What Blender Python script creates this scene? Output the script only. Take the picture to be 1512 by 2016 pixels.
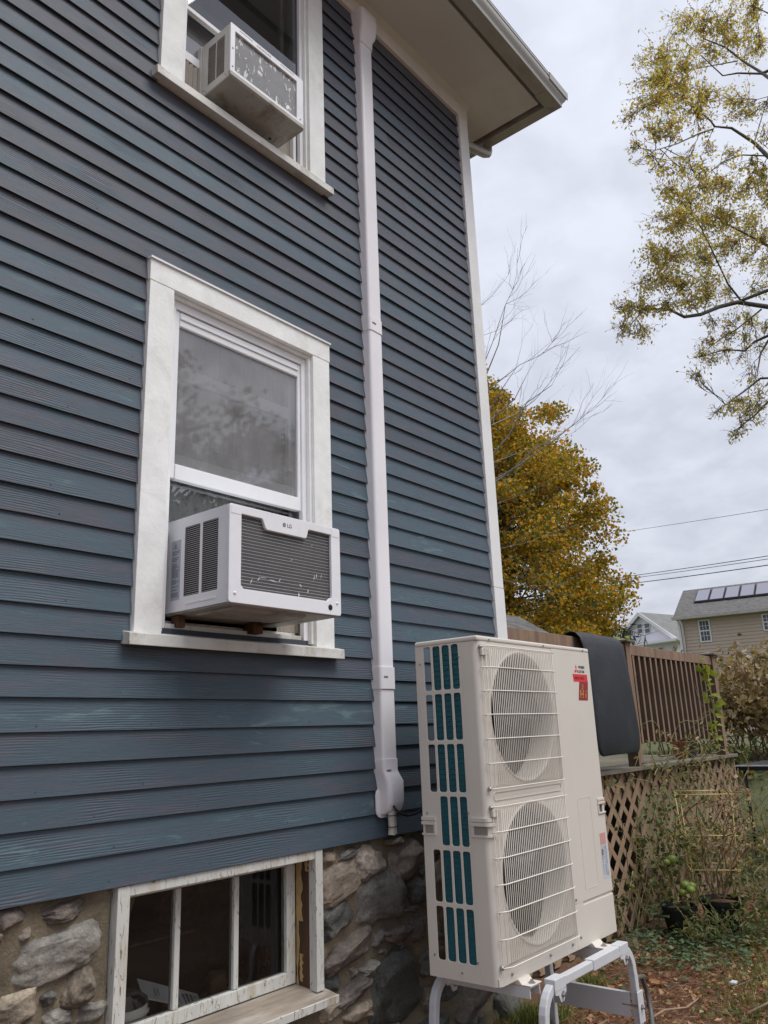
import bpy, bmesh, math, random
import numpy as np
from mathutils import Vector, Matrix, noise as mnoise

# ---------------------------------------------------------------- scene, camera, light
for o in list(bpy.data.objects):
    bpy.data.objects.remove(o)
SC = bpy.context.scene
COL = SC.collection
R = math.radians

EYE = Vector((0.0, -2.5, 1.42))
yaw, pitch, roll = R(39.256), R(15.647), R(-2.184)
fwd = Vector((math.cos(pitch) * math.cos(yaw), math.cos(pitch) * math.sin(yaw), math.sin(pitch)))
rgt = fwd.cross(Vector((0, 0, 1))).normalized()
upv = rgt.cross(fwd)
r2 = rgt * math.cos(roll) + upv * math.sin(roll)
u2 = -rgt * math.sin(roll) + upv * math.cos(roll)
cd = bpy.data.cameras.new('camera')
cam = bpy.data.objects.new('camera', cd)
COL.objects.link(cam)
cam.matrix_world = Matrix(((r2.x, u2.x, -fwd.x, EYE.x), (r2.y, u2.y, -fwd.y, EYE.y),
                           (r2.z, u2.z, -fwd.z, EYE.z), (0, 0, 0, 1)))
cd.sensor_fit = 'HORIZONTAL'
cd.sensor_width = 36.0
cd.lens = 36.0 * 1564.9 / 1512.0
cd.clip_start = 0.05
cd.clip_end = 2000
SC.camera = cam

SUN_EL, SUN_AZ = R(60), R(-76)          # azimuth measured from +x towards +y
w = bpy.data.worlds.new('World')
SC.world = w
w.use_nodes = True
wn, wl = w.node_tree.nodes, w.node_tree.links
wn.clear()
wo = wn.new('ShaderNodeOutputWorld')
bg = wn.new('ShaderNodeBackground')
bg.inputs['Strength'].default_value = 0.1
sky = wn.new('ShaderNodeTexSky')
sky.sky_type = 'NISHITA'
sky.sun_disc = False
sky.sun_elevation = SUN_EL
sky.sun_rotation = math.pi / 2 - SUN_AZ
sky.dust_density = 3.0
tc = wn.new('ShaderNodeTexCoord')
sep = wn.new('ShaderNodeSeparateXYZ')
wl.new(tc.outputs['Generated'], sep.inputs[0])
def wmath(op, a, b=None, clamp=False):
    n = wn.new('ShaderNodeMath'); n.operation = op; n.use_clamp = clamp
    for i, v in enumerate((a, b)):
        if v is None: continue
        if isinstance(v, (int, float)): n.inputs[i].default_value = v
        else: wl.new(v, n.inputs[i])
    return n.outputs[0]
zc = wmath('MAXIMUM', sep.outputs['Z'], 0.0)
den = wmath('ADD', zc, 0.28)
comb = wn.new('ShaderNodeCombineXYZ')
wl.new(wmath('DIVIDE', sep.outputs['X'], den), comb.inputs[0])
wl.new(wmath('DIVIDE', sep.outputs['Y'], den), comb.inputs[1])
cn = wn.new('ShaderNodeTexNoise')
cn.inputs['Scale'].default_value = 9.0
cn.inputs['Detail'].default_value = 4.5
cn.inputs['Roughness'].default_value = 0.52
cn.inputs['Distortion'].default_value = 0.25
wl.new(comb.outputs[0], cn.inputs['Vector'])
cn2 = wn.new('ShaderNodeTexNoise')
cn2.inputs['Scale'].default_value = 1.3
cn2.inputs['Detail'].default_value = 2.0
wl.new(comb.outputs[0], cn2.inputs['Vector'])
cl = wmath('ADD', wmath('MULTIPLY', cn.outputs[0], 0.6), wmath('MULTIPLY', cn2.outputs[0], 0.4))
cr = wn.new('ShaderNodeValToRGB')
cr.color_ramp.elements[0].position = 0.40
cr.color_ramp.elements[0].color = (0.615, 0.640, 0.735, 1)
cr.color_ramp.elements[1].position = 0.60
cr.color_ramp.elements[1].color = (0.725, 0.752, 0.845, 1)
wl.new(cl, cr.inputs[0])
grad = wmath('ADD', wmath('MULTIPLY', zc, 0.42), 0.84)      # overcast: brighter overhead
grad = wmath('MULTIPLY', grad, 6.75)
vm = wn.new('ShaderNodeVectorMath'); vm.operation = 'SCALE'
wl.new(cr.outputs[0], vm.inputs[0]); wl.new(grad, vm.inputs['Scale'])
mx = wn.new('ShaderNodeMixRGB')
mx.inputs[0].default_value = 0.93
wl.new(sky.outputs[0], mx.inputs[1]); wl.new(vm.outputs[0], mx.inputs[2])
wl.new(mx.outputs[0], bg.inputs['Color'])
wl.new(bg.outputs[0], wo.inputs['Surface'])

sd = bpy.data.lights.new('sun', 'SUN')
sd.energy = 1.5
sd.angle = R(35)
sd.color = (1.0, 0.97, 0.93)
sun = bpy.data.objects.new('sun', sd)
COL.objects.link(sun)
sdir = Vector((math.cos(SUN_EL) * math.cos(SUN_AZ), math.cos(SUN_EL) * math.sin(SUN_AZ), math.sin(SUN_EL)))
sun.rotation_euler = sdir.to_track_quat('Z', 'Y').to_euler()
sun.location = (-3, -8, 12)

vs = SC.view_settings
vs.view_transform = 'Standard'
vs.look = 'None'
vs.exposure = 0.72
vs.gamma = 1.0
SC.render.engine = 'CYCLES'

# ---------------------------------------------------------------- materials
MATS = {}
def nt(name):
    m = bpy.data.materials.new(name)
    m.use_nodes = True
    n, l = m.node_tree.nodes, m.node_tree.links
    n.clear()
    out = n.new('ShaderNodeOutputMaterial')
    b = n.new('ShaderNodeBsdfPrincipled')
    l.new(b.outputs[0], out.inputs['Surface'])
    MATS[name] = m
    return m, n, l, b, out
def ramp(n, l, src, stops):
    c = n.new('ShaderNodeValToRGB')
    e = c.color_ramp.elements
    while len(e) < len(stops): e.new(0.5)
    for i, (p, col) in enumerate(stops):
        e[i].position = p
        e[i].color = (*col, 1) if len(col) == 3 else col
    l.new(src, c.inputs[0])
    return c.outputs[0]
def pos(n, l, scale=(1, 1, 1), kind='Object', rnd=False):
    """object coordinates, stretched; rnd shifts them for each object"""
    t = n.new('ShaderNodeTexCoord')
    src = t.outputs[kind]
    if rnd:
        oi = n.new('ShaderNodeObjectInfo')
        ml = n.new('ShaderNodeMath'); ml.operation = 'MULTIPLY'; ml.inputs[1].default_value = 37.0
        l.new(oi.outputs['Random'], ml.inputs[0])
        ad = n.new('ShaderNodeVectorMath'); ad.operation = 'ADD'
        l.new(src, ad.inputs[0]); l.new(ml.outputs[0], ad.inputs[1])
        src = ad.outputs[0]
    mp = n.new('ShaderNodeMapping')
    mp.inputs['Scale'].default_value = scale
    l.new(src, mp.inputs['Vector'])
    return mp.outputs[0]
def tnoise(n, l, vec, scale, detail=4, rough=0.55, dist=0.0):
    t = n.new('ShaderNodeTexNoise')
    t.inputs['Scale'].default_value = scale
    t.inputs['Detail'].default_value = detail
    t.inputs['Roughness'].default_value = rough
    t.inputs['Distortion'].default_value = dist
    l.new(vec, t.inputs['Vector'])
    return t.outputs[0]
def mixc(n, l, fac, a, b, mode='MIX'):
    x = n.new('ShaderNodeMixRGB'); x.blend_type = mode
    for i, v in enumerate((fac, a, b)):
        if isinstance(v, (int, float)): x.inputs[i].default_value = v
        elif isinstance(v, tuple): x.inputs[i].default_value = (*v, 1) if len(v) == 3 else v
        else: l.new(v, x.inputs[i])
    return x.outputs[0]
def bump(n, l, b, h, strength=0.3, dist=0.01):
    u = n.new('ShaderNodeBump')
    u.inputs['Strength'].default_value = strength
    u.inputs['Distance'].default_value = dist
    l.new(h, u.inputs['Height'])
    l.new(u.outputs[0], b.inputs['Normal'])
def nmath(n, l, op, a, b=None, clamp=False):
    x = n.new('ShaderNodeMath'); x.operation = op; x.use_clamp = clamp
    for i, v in enumerate((a, b)):
        if v is None: continue
        if isinstance(v, (int, float)): x.inputs[i].default_value = v
        else: l.new(v, x.inputs[i])
    return x.outputs[0]

def simple(name, col, rough=0.5, var=0.12, vscale=6.0, metal=0.0, bmp=0.0, bscale=80.0, spec=0.4, dirt=None, dscale=3.0, damt=0.5, stretch=(1, 1, 1)):
    m, n, l, b, o = nt(name)
    v = pos(n, l, stretch)
    f = tnoise(n, l, v, vscale)
    lo = tuple(c * (1 - var) for c in col); hi = tuple(min(1, c * (1 + var)) for c in col)
    c = ramp(n, l, f, [(0.3, lo), (0.7, hi)])
    if dirt:
        d = tnoise(n, l, v, dscale, 6, 0.68, 0.3)
        d = ramp(n, l, d, [(0.5, (0, 0, 0)), (0.72, (damt,) * 3)])
        c = mixc(n, l, d, c, dirt)
    l.new(c, b.inputs['Base Color'])
    b.inputs['Roughness'].default_value = rough
    b.inputs['Metallic'].default_value = metal
    b.inputs['Specular IOR Level'].default_value = spec
    if bmp:
        bump(n, l, b, tnoise(n, l, v, bscale, 3), bmp, 0.004)
    return m

# painted cedar clapboard: two stain tones in patches, raised grain
m, n, l, b, o = nt('clapboard_paint')
v0 = pos(n, l, (1, 1, 1), rnd=True)
vg = pos(n, l, (1.1, 1, 26), rnd=True)
vp = pos(n, l, (2.6, 1, 13), rnd=True)
patch = tnoise(n, l, vp, 1.5, 5, 0.6, 0.8)
oi = n.new('ShaderNodeObjectInfo')
grn = tnoise(n, l, vg, 6.0, 6, 0.62, 1.4)
fine = tnoise(n, l, pos(n, l, (6, 1, 140), rnd=True), 3.0, 4, 0.6)
pr = nmath(n, l, 'ADD', nmath(n, l, 'SUBTRACT', nmath(n, l, 'MULTIPLY', patch, 1.15), 0.13), nmath(n, l, 'MULTIPLY', nmath(n, l, 'SUBTRACT', oi.outputs['Random'], 0.5), 0.20))
gp = n.new('ShaderNodeNewGeometry')
sz = n.new('ShaderNodeSeparateXYZ'); l.new(gp.outputs['Position'], sz.inputs[0])
sky_tint = nmath(n, l, 'MULTIPLY', nmath(n, l, 'SUBTRACT', sz.outputs['Z'], 1.9), 0.06)   # painted reflection of sky and soffit, greyer towards the top
pr = nmath(n, l, 'SUBTRACT', pr, sky_tint)
c = ramp(n, l, pr, [(0.24, (0.092, 0.097, 0.121)), (0.40, (0.073, 0.097, 0.123)), (0.60, (0.064, 0.101, 0.126)), (0.74, (0.112, 0.162, 0.180))])
c = mixc(n, l, 0.35, c, ramp(n, l, grn, [(0.3, (0.62, 0.62, 0.64)), (0.62, (1.1, 1.1, 1.1))]), 'MULTIPLY')
c = mixc(n, l, 0.25, c, ramp(n, l, fine, [(0.3, (0.6, 0.6, 0.6)), (0.65, (1.15, 1.15, 1.15))]), 'MULTIPLY')
tone = nmath(n, l, 'ADD', nmath(n, l, 'MULTIPLY', oi.outputs['Random'], 0.30), 0.86)
c = mixc(n, l, 1.0, c, tone, 'MULTIPLY')
spk = ramp(n, l, tnoise(n, l, v0, 28, 2, 0.5), [(0.80, (0, 0, 0)), (0.815, (0.7, 0.7, 0.7))])
c = mixc(n, l, spk, c, (0.30, 0.33, 0.35))
l.new(c, b.inputs['Base Color'])
b.inputs['Roughness'].default_value = 0.55
b.inputs['Specular IOR Level'].default_value = 0.35
wv = n.new('ShaderNodeTexWave')
wv.wave_type = 'BANDS'; wv.bands_direction = 'Z'
wv.inputs['Scale'].default_value = 2.6
wv.inputs['Distortion'].default_value = 9.0
wv.inputs['Detail'].default_value = 2.0
wv.inputs['Detail Scale'].default_value = 0.7
l.new(pos(n, l, (1.6, 1, 14), rnd=True), wv.inputs['Vector'])
msk = ramp(n, l, tnoise(n, l, pos(n, l, (1.3, 1, 3), rnd=True), 1.6, 2), [(0.48, (0, 0, 0)), (0.62, (1, 1, 1))])
h = nmath(n, l, 'ADD', nmath(n, l, 'MULTIPLY', nmath(n, l, 'MULTIPLY', wv.outputs[0], msk), 0.9), nmath(n, l, 'ADD', nmath(n, l, 'MULTIPLY', fine, 0.6), nmath(n, l, 'MULTIPLY', grn, 0.8)))
bump(n, l, b, h, 0.50, 0.0024)

# white oil paint on old trim: brush relief, hairline cracks, grime
def whitepaint(name, col, grime, amt, crack=0.5, wood=(0.16, 0.11, 0.07), st=(1, 1, 1)):
    m, n, l, b, o = nt(name)
    v = pos(n, l, st)
    f = tnoise(n, l, v, 9, 5, 0.6)
    c = ramp(n, l, f, [(0.3, tuple(x * 0.9 for x in col)), (0.7, tuple(min(1, x * 1.05) for x in col))])
    d = ramp(n, l, tnoise(n, l, v, 4.5, 8, 0.72, 0.6), [(0.52, (0, 0, 0)), (0.75, (amt,) * 3)])
    c = mixc(n, l, d, c, grime)
    k = tnoise(n, l, v, 38, 6, 0.75, 1.2)
    k = ramp(n, l, k, [(0.685 - 0.22 * (crack - 0.5), (0, 0, 0)), (0.72 - 0.2 * max(0, crack - 0.5), (crack,) * 3)])
    c = mixc(n, l, k, c, wood)
    l.new(c, b.inputs['Base Color'])
    b.inputs['Roughness'].default_value = 0.5
    b.inputs['Specular IOR Level'].default_value = 0.4
    hh = nmath(n, l, 'SUBTRACT', tnoise(n, l, v, 55, 4, 0.6), nmath(n, l, 'MULTIPLY', k, 0.8))
    bump(n, l, b, hh, 0.45, 0.003)
whitepaint('trim_white', (0.83, 0.84, 0.82), (0.48, 0.47, 0.42), 0.55, 0.5)
whitepaint('sill_white', (0.66, 0.66, 0.62), (0.22, 0.17, 0.11), 0.75, 0.7)
whitepaint('peeling_paint', (0.60, 0.60, 0.56), (0.34, 0.25, 0.13), 0.85, 1.0, (0.20, 0.15, 0.09), (1.6, 1.6, 0.35))
simple('corner_white', (0.77, 0.775, 0.77), 0.5, 0.06, 2.5, bmp=0.15, dirt=(0.5, 0.48, 0.42), dscale=2.0, damt=0.35)
simple('soffit_paint', (0.63, 0.64, 0.635), 0.65, 0.06, 1.5, dirt=(0.50, 0.45, 0.36), dscale=1.4, damt=0.5, bmp=0.1)
simple('gutter_metal', (0.40, 0.39, 0.36), 0.38, 0.1, 4, metal=0.25, dirt=(0.16, 0.15, 0.13), dscale=6, damt=0.6, stretch=(0.3, 1, 2))
simple('aluminium_white', (0.80, 0.81, 0.83), 0.35, 0.04, 5, dirt=(0.52, 0.52, 0.5), damt=0.3)
simple('vinyl_white', (0.79, 0.775, 0.80), 0.33, 0.035, 2.0, dirt=(0.55, 0.54, 0.54), dscale=2.5, damt=0.22)
simple('ac_white', (0.80, 0.81, 0.84), 0.35, 0.04, 4, dirt=(0.5, 0.49, 0.46), dscale=4, damt=0.35)
simple('ac_cream', (0.66, 0.65, 0.61), 0.42, 0.06, 4, dirt=(0.38, 0.34, 0.27), dscale=5, damt=0.5)
simple('ac_pan', (0.40, 0.39, 0.36), 0.45, 0.12, 5, dirt=(0.15, 0.095, 0.05), dscale=6, damt=0.9)
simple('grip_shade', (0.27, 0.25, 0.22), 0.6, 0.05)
simple('rusty_steel', (0.10, 0.05, 0.025), 0.8, 0.5, 25, bmp=0.4)
simple('ivory_steel', (0.655, 0.615, 0.550), 0.40, 0.025, 2.0, dirt=(0.50, 0.46, 0.40), dscale=3, damt=0.22)
simple('ivory_wire', (0.76, 0.72, 0.65), 0.35, 0.02)
simple('ivory_plastic', (0.64, 0.60, 0.535), 0.5, 0.03)
simple('stand_powdercoat', (0.58, 0.595, 0.62), 0.38, 0.05, 5, dirt=(0.35, 0.33, 0.3), damt=0.3)
simple('zinc', (0.42, 0.42, 0.43), 0.35, 0.1, 20, metal=0.9)
simple('black_plastic', (0.015, 0.015, 0.016), 0.5, 0.1)
simple('fan_grey', (0.045, 0.045, 0.045), 0.5, 0.06)
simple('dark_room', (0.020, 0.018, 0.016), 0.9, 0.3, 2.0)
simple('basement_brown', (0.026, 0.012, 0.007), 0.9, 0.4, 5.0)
simple('rubber_mat', (0.017, 0.020, 0.026), 0.55, 0.16, 7, bmp=0.3, bscale=400, dirt=(0.05, 0.05, 0.052), dscale=4, damt=0.6)
simple('deck_wood', (0.185, 0.115, 0.075), 0.8, 0.28, 3.0, bmp=0.4, bscale=25, dirt=(0.11, 0.085, 0.06), dscale=2.5, damt=0.7, stretch=(6, 6, 1))
simple('deck_floor', (0.19, 0.165, 0.125), 0.85, 0.3, 3.0, bmp=0.4, bscale=25, dirt=(0.10, 0.12, 0.06), dscale=3, damt=0.8, stretch=(1, 6, 6))
# railing shading painted by face direction: lit fronts lighter, other faces darker
def railwood(name, shaded_side, lit_front):
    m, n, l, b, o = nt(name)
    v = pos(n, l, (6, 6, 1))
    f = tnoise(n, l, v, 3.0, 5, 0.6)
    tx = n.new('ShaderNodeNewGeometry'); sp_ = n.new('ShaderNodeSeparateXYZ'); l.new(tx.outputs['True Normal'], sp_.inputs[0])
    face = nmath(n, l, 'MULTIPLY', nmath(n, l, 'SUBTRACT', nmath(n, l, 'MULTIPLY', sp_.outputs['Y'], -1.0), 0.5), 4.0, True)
    c = mixc(n, l, face, shaded_side, lit_front)
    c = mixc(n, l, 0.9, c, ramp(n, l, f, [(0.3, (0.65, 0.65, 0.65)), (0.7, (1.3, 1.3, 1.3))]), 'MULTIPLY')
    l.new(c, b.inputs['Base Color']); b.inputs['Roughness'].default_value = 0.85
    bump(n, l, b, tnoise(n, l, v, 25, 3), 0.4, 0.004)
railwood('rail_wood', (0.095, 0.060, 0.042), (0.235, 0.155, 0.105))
simple('lattice_wood', (0.315, 0.215, 0.138), 0.85, 0.25, 5.0, bmp=0.3, bscale=30, dirt=(0.20, 0.17, 0.115), dscale=2.5, damt=0.7)
simple('copper_pipe_wrap', (0.55, 0.53, 0.46), 0.7, 0.1, 20, bmp=0.4, bscale=120)
simple('black_rubber', (0.012, 0.012, 0.013), 0.45, 0.1)
simple('terracotta', (0.30, 0.09, 0.04), 0.8, 0.15)
simple('plant_pot_black', (0.012, 0.013, 0.015), 0.5, 0.2)
simple('cage_wire', (0.56, 0.44, 0.17), 0.5, 0.15, 12)
simple('blue_plastic', (0.03, 0.16, 0.48), 0.4, 0.1)
simple('white_plastic', (0.62, 0.63, 0.64), 0.45, 0.08, dirt=(0.3, 0.27, 0.22), damt=0.5)
simple('grey_hose', (0.11, 0.11, 0.11), 0.5, 0.15)
simple('red_paint', (0.62, 0.012, 0.018), 0.45, 0.05)
simple('sticker_red', (0.66, 0.020, 0.025), 0.35, 0.03)
simple('sticker_dark_red', (0.27, 0.006, 0.010), 0.35, 0.1)
simple('sticker_gold', (0.50, 0.33, 0.06), 0.4, 0.2, 60)
simple('print_black', (0.02, 0.02, 0.022), 0.5, 0.05)
simple('print_grey', (0.16, 0.17, 0.20), 0.5, 0.05)
simple('label_white', (0.52, 0.56, 0.60), 0.5, 0.03)
simple('label_pink', (0.58, 0.30, 0.28), 0.5, 0.06)
simple('decal_grey', (0.43, 0.47, 0.53), 0.5, 0.03)
simple('card_grey', (0.62, 0.64, 0.66), 0.6, 0.06)
simple('glove_grey', (0.055, 0.055, 0.06), 0.9, 0.3, 30)
simple('bucket_white', (0.66, 0.65, 0.62), 0.5, 0.08, 6, dirt=(0.25, 0.22, 0.18), damt=0.4)
simple('print_fabric', (0.62, 0.62, 0.60), 0.9, 0.1, 6, dirt=(0.16, 0.19, 0.14), dscale=16, damt=0.9)
simple('curtain', (0.48, 0.48, 0.49), 0.9, 0.12, 4, stretch=(9, 1, 0.6))
simple('accordion_vinyl', (0.40, 0.36, 0.31), 0.6, 0.1, 8)
simple('bark_dark', (0.105, 0.095, 0.083), 0.9, 0.35, 12, bmp=0.6, bscale=40)
simple('bark_grey', (0.30, 0.29, 0.29), 0.9, 0.25, 12)
simple('twig_brown', (0.23, 0.155, 0.095), 0.9, 0.4, 12)
simple('stem_olive', (0.22, 0.19, 0.09), 0.85, 0.4, 12)
simple('wire_black', (0.04, 0.04, 0.055), 0.6, 0.1)
simple('brick_jamb_brown', (0.075, 0.038, 0.022), 0.8, 0.4, 6, bmp=0.5, bscale=30, stretch=(4, 4, 0.6))
simple('caulk_yellow', (0.42, 0.30, 0.13), 0.8, 0.2, 12, bmp=0.4, bscale=60)
simple('sill_wood', (0.30, 0.25, 0.20), 0.8, 0.3, 5, bmp=0.5, bscale=40, dirt=(0.55, 0.54, 0.5), dscale=6, damt=0.8, stretch=(0.6, 4, 4))
simple('beige_vinyl', (0.455, 0.375, 0.305), 0.6, 0.05, 0.7)
simple('house_white', (0.74, 0.73, 0.80), 0.6, 0.04, 0.4)
simple('far_glass', (0.10, 0.12, 0.14), 0.15, 0.3, 1.5, spec=0.6)
simple('far_trim', (0.70, 0.70, 0.70), 0.6, 0.03)
simple('shingle_grey', (0.125, 0.12, 0.115), 0.9, 0.45, 3.0, stretch=(1.2, 1.2, 8), dirt=(0.21, 0.20, 0.19), dscale=5, damt=0.6)
simple('shingle_green', (0.18, 0.185, 0.18), 0.9, 0.15, 1.0)
simple('solar_cell', (0.20, 0.20, 0.25), 0.12, 0.05, spec=0.7)
simple('solar_frame', (0.02, 0.02, 0.025), 0.4, 0.1)
simple('tomato_green', (0.20, 0.27, 0.06), 0.35, 0.2, 20)
simple('siding_dark_back', (0.05, 0.06, 0.075), 0.8, 0.1)

# aluminium fins behind wires
def fins(name, lo, hi, patches, pitch=900.0, pamt=1.0, axis='X', thr=0.66):
    m, n, l, b, o = nt(name)
    v = pos(n, l, (1, 1, 1))
    s = n.new('ShaderNodeTexWave'); s.bands_direction = axis
    s.inputs['Scale'].default_value = pitch / 6.283
    l.new(v, s.inputs['Vector'])
    c = mixc(n, l, s.outputs[0], lo, hi)
    p = tnoise(n, l, pos(n, l, (1.3, 1, 0.7)), 17, 7, 0.7, 0.4)
    p = ramp(n, l, p, [(thr, (0, 0, 0)), (thr + 0.035, (pamt,) * 3)])
    c = mixc(n, l, p, c, patches)
    g = tnoise(n, l, v, 6, 3)
    c = mixc(n, l, 0.5, c, ramp(n, l, g, [(0.3, (0.6, 0.6, 0.6)), (0.7, (1.15, 1.15, 1.15))]), 'MULTIPLY')
    l.new(c, b.inputs['Base Color'])
    b.inputs['Roughness'].default_value = 0.45
    b.inputs['Metallic'].default_value = 0.15
    bump(n, l, b, nmath(n, l, 'ADD', s.outputs[0], p), 0.4, 0.002)
fins('coil_dark', (0.075, 0.073, 0.070), (0.13, 0.127, 0.122), (0.25, 0.25, 0.25), 2600, 0.6, 'X', 0.71)
fins('coil_silver', (0.17, 0.17, 0.175), (0.28, 0.28, 0.285), (0.80, 0.80, 0.80), 2400, 1.0, 'X', 0.575)
fins('coil_teal', (0.006, 0.075, 0.100), (0.015, 0.150, 0.185), (0.05, 0.22, 0.25), 1500, 0.4, 'Y', 0.68)

# glass panes
def glass(name, tint, refl, haze=0.0, hazecol=(0.4, 0.4, 0.42), rough=0.015):
    m = bpy.data.materials.new(name); m.use_nodes = True
    n, l = m.node_tree.nodes, m.node_tree.links
    n.clear()
    out = n.new('ShaderNodeOutputMaterial')
    tr = n.new('ShaderNodeBsdfTransparent'); tr.inputs[0].default_value = (*tint, 1)
    gl = n.new('ShaderNodeBsdfGlossy'); gl.inputs['Roughness'].default_value = rough
    gl.inputs[0].default_value = (0.95, 0.97, 1, 1)
    fr = n.new('ShaderNodeFresnel'); fr.inputs[0].default_value = 1.5
    f = nmath(n, l, 'MULTIPLY', fr.outputs[0], refl, True)
    mxs = n.new('ShaderNodeMixShader')
    l.new(f, mxs.inputs[0]); l.new(tr.outputs[0], mxs.inputs[1]); l.new(gl.outputs[0], mxs.inputs[2])
    last = mxs.outputs[0]
    if haze:
        df = n.new('ShaderNodeBsdfDiffuse'); df.inputs[0].default_value = (*hazecol, 1)
        v = pos(n, l, (1, 1, 1))
        k = ramp(n, l, tnoise(n, l, v, 5, 6, 0.65, 0.5), [(0.3, (haze * 0.6,) * 3), (0.75, (haze * 1.35,) * 3)])
        m2 = n.new('ShaderNodeMixShader')
        l.new(k, m2.inputs[0]); l.new(last, m2.inputs[1]); l.new(df.outputs[0], m2.inputs[2])
        last = m2.outputs[0]
    l.new(last, out.inputs['Surface'])
    MATS[name] = m
glass('dusty_glass', (0.95, 0.95, 0.95), 2.8, 0.30, (0.50, 0.50, 0.505), 0.03)
glass('clear_glass', (0.9, 0.92, 0.92), 4.5, 0.03)
glass('basement_glass', (0.9, 0.9, 0.88), 0.9, 0.012, (0.4, 0.37, 0.33))
glass('screen_glass', (0.5, 0.52, 0.55), 1.6, 0.10, (0.16, 0.16, 0.18))

# field stones and mortar
m, n, l, b, o = nt('field_stone')
v = pos(n, l, (1, 1, 1), rnd=True)
oi = n.new('ShaderNodeObjectInfo')
a1 = tnoise(n, l, v, 9, 8, 0.68, 0.4)
a2 = tnoise(n, l, v, 70, 5, 0.7)
c = mixc(n, l, 1.0, oi.outputs['Color'], ramp(n, l, a1, [(0.25, (0.40, 0.39, 0.38)), (0.5, (0.95, 0.95, 0.93)), (0.75, (1.6, 1.52, 1.40))]), 'MULTIPLY')
c = mixc(n, l, 0.55, c, ramp(n, l, a2, [(0.3, (0.45, 0.45, 0.45)), (0.7, (1.45, 1.45, 1.45))]), 'MULTIPLY')
sp = ramp(n, l, tnoise(n, l, v, 55, 3, 0.6), [(0.735, (0, 0, 0)), (0.76, (0.75, 0.75, 0.75))])
c = mixc(n, l, sp, c, (0.62, 0.61, 0.57))
l.new(c, b.inputs['Base Color'])
b.inputs['Roughness'].default_value = 0.68
b.inputs['Specular IOR Level'].default_value = 0.35
bump(n, l, b, nmath(n, l, 'ADD', a1, nmath(n, l, 'MULTIPLY', a2, 0.35)), 0.9, 0.012)
m, n, l, b, o = nt('mortar')
v = pos(n, l, (1, 1, 1))
a1 = tnoise(n, l, v, 5, 7, 0.65, 0.4); a2 = tnoise(n, l, v, 90, 5, 0.7)
c = ramp(n, l, a1, [(0.28, (0.085, 0.068, 0.048)), (0.5, (0.185, 0.15, 0.10)), (0.72, (0.285, 0.235, 0.165))])
c = mixc(n, l, 0.45, c, ramp(n, l, a2, [(0.3, (0.5, 0.5, 0.5)), (0.7, (1.35, 1.35, 1.35))]), 'MULTIPLY')
l.new(c, b.inputs['Base Color']); b.inputs['Roughness'].default_value = 0.95
bump(n, l, b, nmath(n, l, 'ADD', a1, nmath(n, l, 'MULTIPLY', a2, 0.4)), 0.9, 0.012)

# ground: soil with needles, turning to leaf-strewn grass
m, n, l, b, o = nt('soil')
v = pos(n, l, (1, 1, 1))
a1 = tnoise(n, l, v, 1.6, 7, 0.65, 0.3); a2 = tnoise(n, l, v, 45, 6, 0.75)
soil = ramp(n, l, a1, [(0.3, (0.085, 0.048, 0.029)), (0.55, (0.175, 0.10, 0.058)), (0.75, (0.25, 0.155, 0.088))])
soil = mixc(n, l, 0.6, soil, ramp(n, l, a2, [(0.3, (0.35, 0.35, 0.35)), (0.7, (1.6, 1.5, 1.4))]), 'MULTIPLY')
grs = ramp(n, l, tnoise(n, l, v, 3, 6, 0.7), [(0.3, (0.06, 0.075, 0.028)), (0.6, (0.11, 0.12, 0.05)), (0.8, (0.17, 0.13, 0.07))])
gp = n.new('ShaderNodeNewGeometry'); sx = n.new('ShaderNodeSeparateXYZ'); l.new(gp.outputs['Position'], sx.inputs[0])
far = nmath(n, l, 'ADD', nmath(n, l, 'MULTIPLY', nmath(n, l, 'SUBTRACT', sx.outputs['X'], 7.2), 0.6), nmath(n, l, 'MULTIPLY', nmath(n, l, 'SUBTRACT', a1, 0.5), 2.0), True)
l.new(mixc(n, l, far, soil, grs), b.inputs['Base Color'])
b.inputs['Roughness'].default_value = 0.95
bump(n, l, b, a2, 0.9, 0.02)

# leaves: colour varies leaf by leaf, some light comes through
def leafmat(name, stops, trans=0.35, rough=0.55):
    m, n, l, b, o = nt(name)
    g = n.new('ShaderNodeNewGeometry')
    c = ramp(n, l, g.outputs['Random Per Island'], stops)
    l.new(c, b.inputs['Base Color'])
    b.inputs['Roughness'].default_value = rough
    b.inputs['Specular IOR Level'].default_value = 0.3
    t = n.new('ShaderNodeBsdfTranslucent')
    l.new(mixc(n, l, 1.0, c, (1.15, 1.05, 0.6), 'MULTIPLY'), t.inputs[0])
    ms = n.new('ShaderNodeMixShader'); ms.inputs[0].default_value = trans
    l.new(b.outputs[0], ms.inputs[1]); l.new(t.outputs[0], ms.inputs[2])
    l.new(ms.outputs[0], o.inputs['Surface'])
leafmat('leaf_maple', [(0.0, (0.10, 0.125, 0.025)), (0.28, (0.20, 0.20, 0.03)), (0.48, (0.35, 0.275, 0.032)), (0.7, (0.53, 0.345, 0.032)), (0.9, (0.62, 0.345, 0.032)), (1.0, (0.52, 0.20, 0.04))], 0.46)
leafmat('leaf_elm', [(0.0, (0.30, 0.31, 0.10)), (0.35, (0.46, 0.43, 0.13)), (0.7, (0.60, 0.52, 0.18)), (0.85, (0.54, 0.38, 0.18)), (1.0, (0.48, 0.31, 0.22))], 0.72)
leafmat('needle_spruce', [(0.0, (0.020, 0.032, 0.020)), (1.0, (0.055, 0.065, 0.042))], 0.1)
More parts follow.
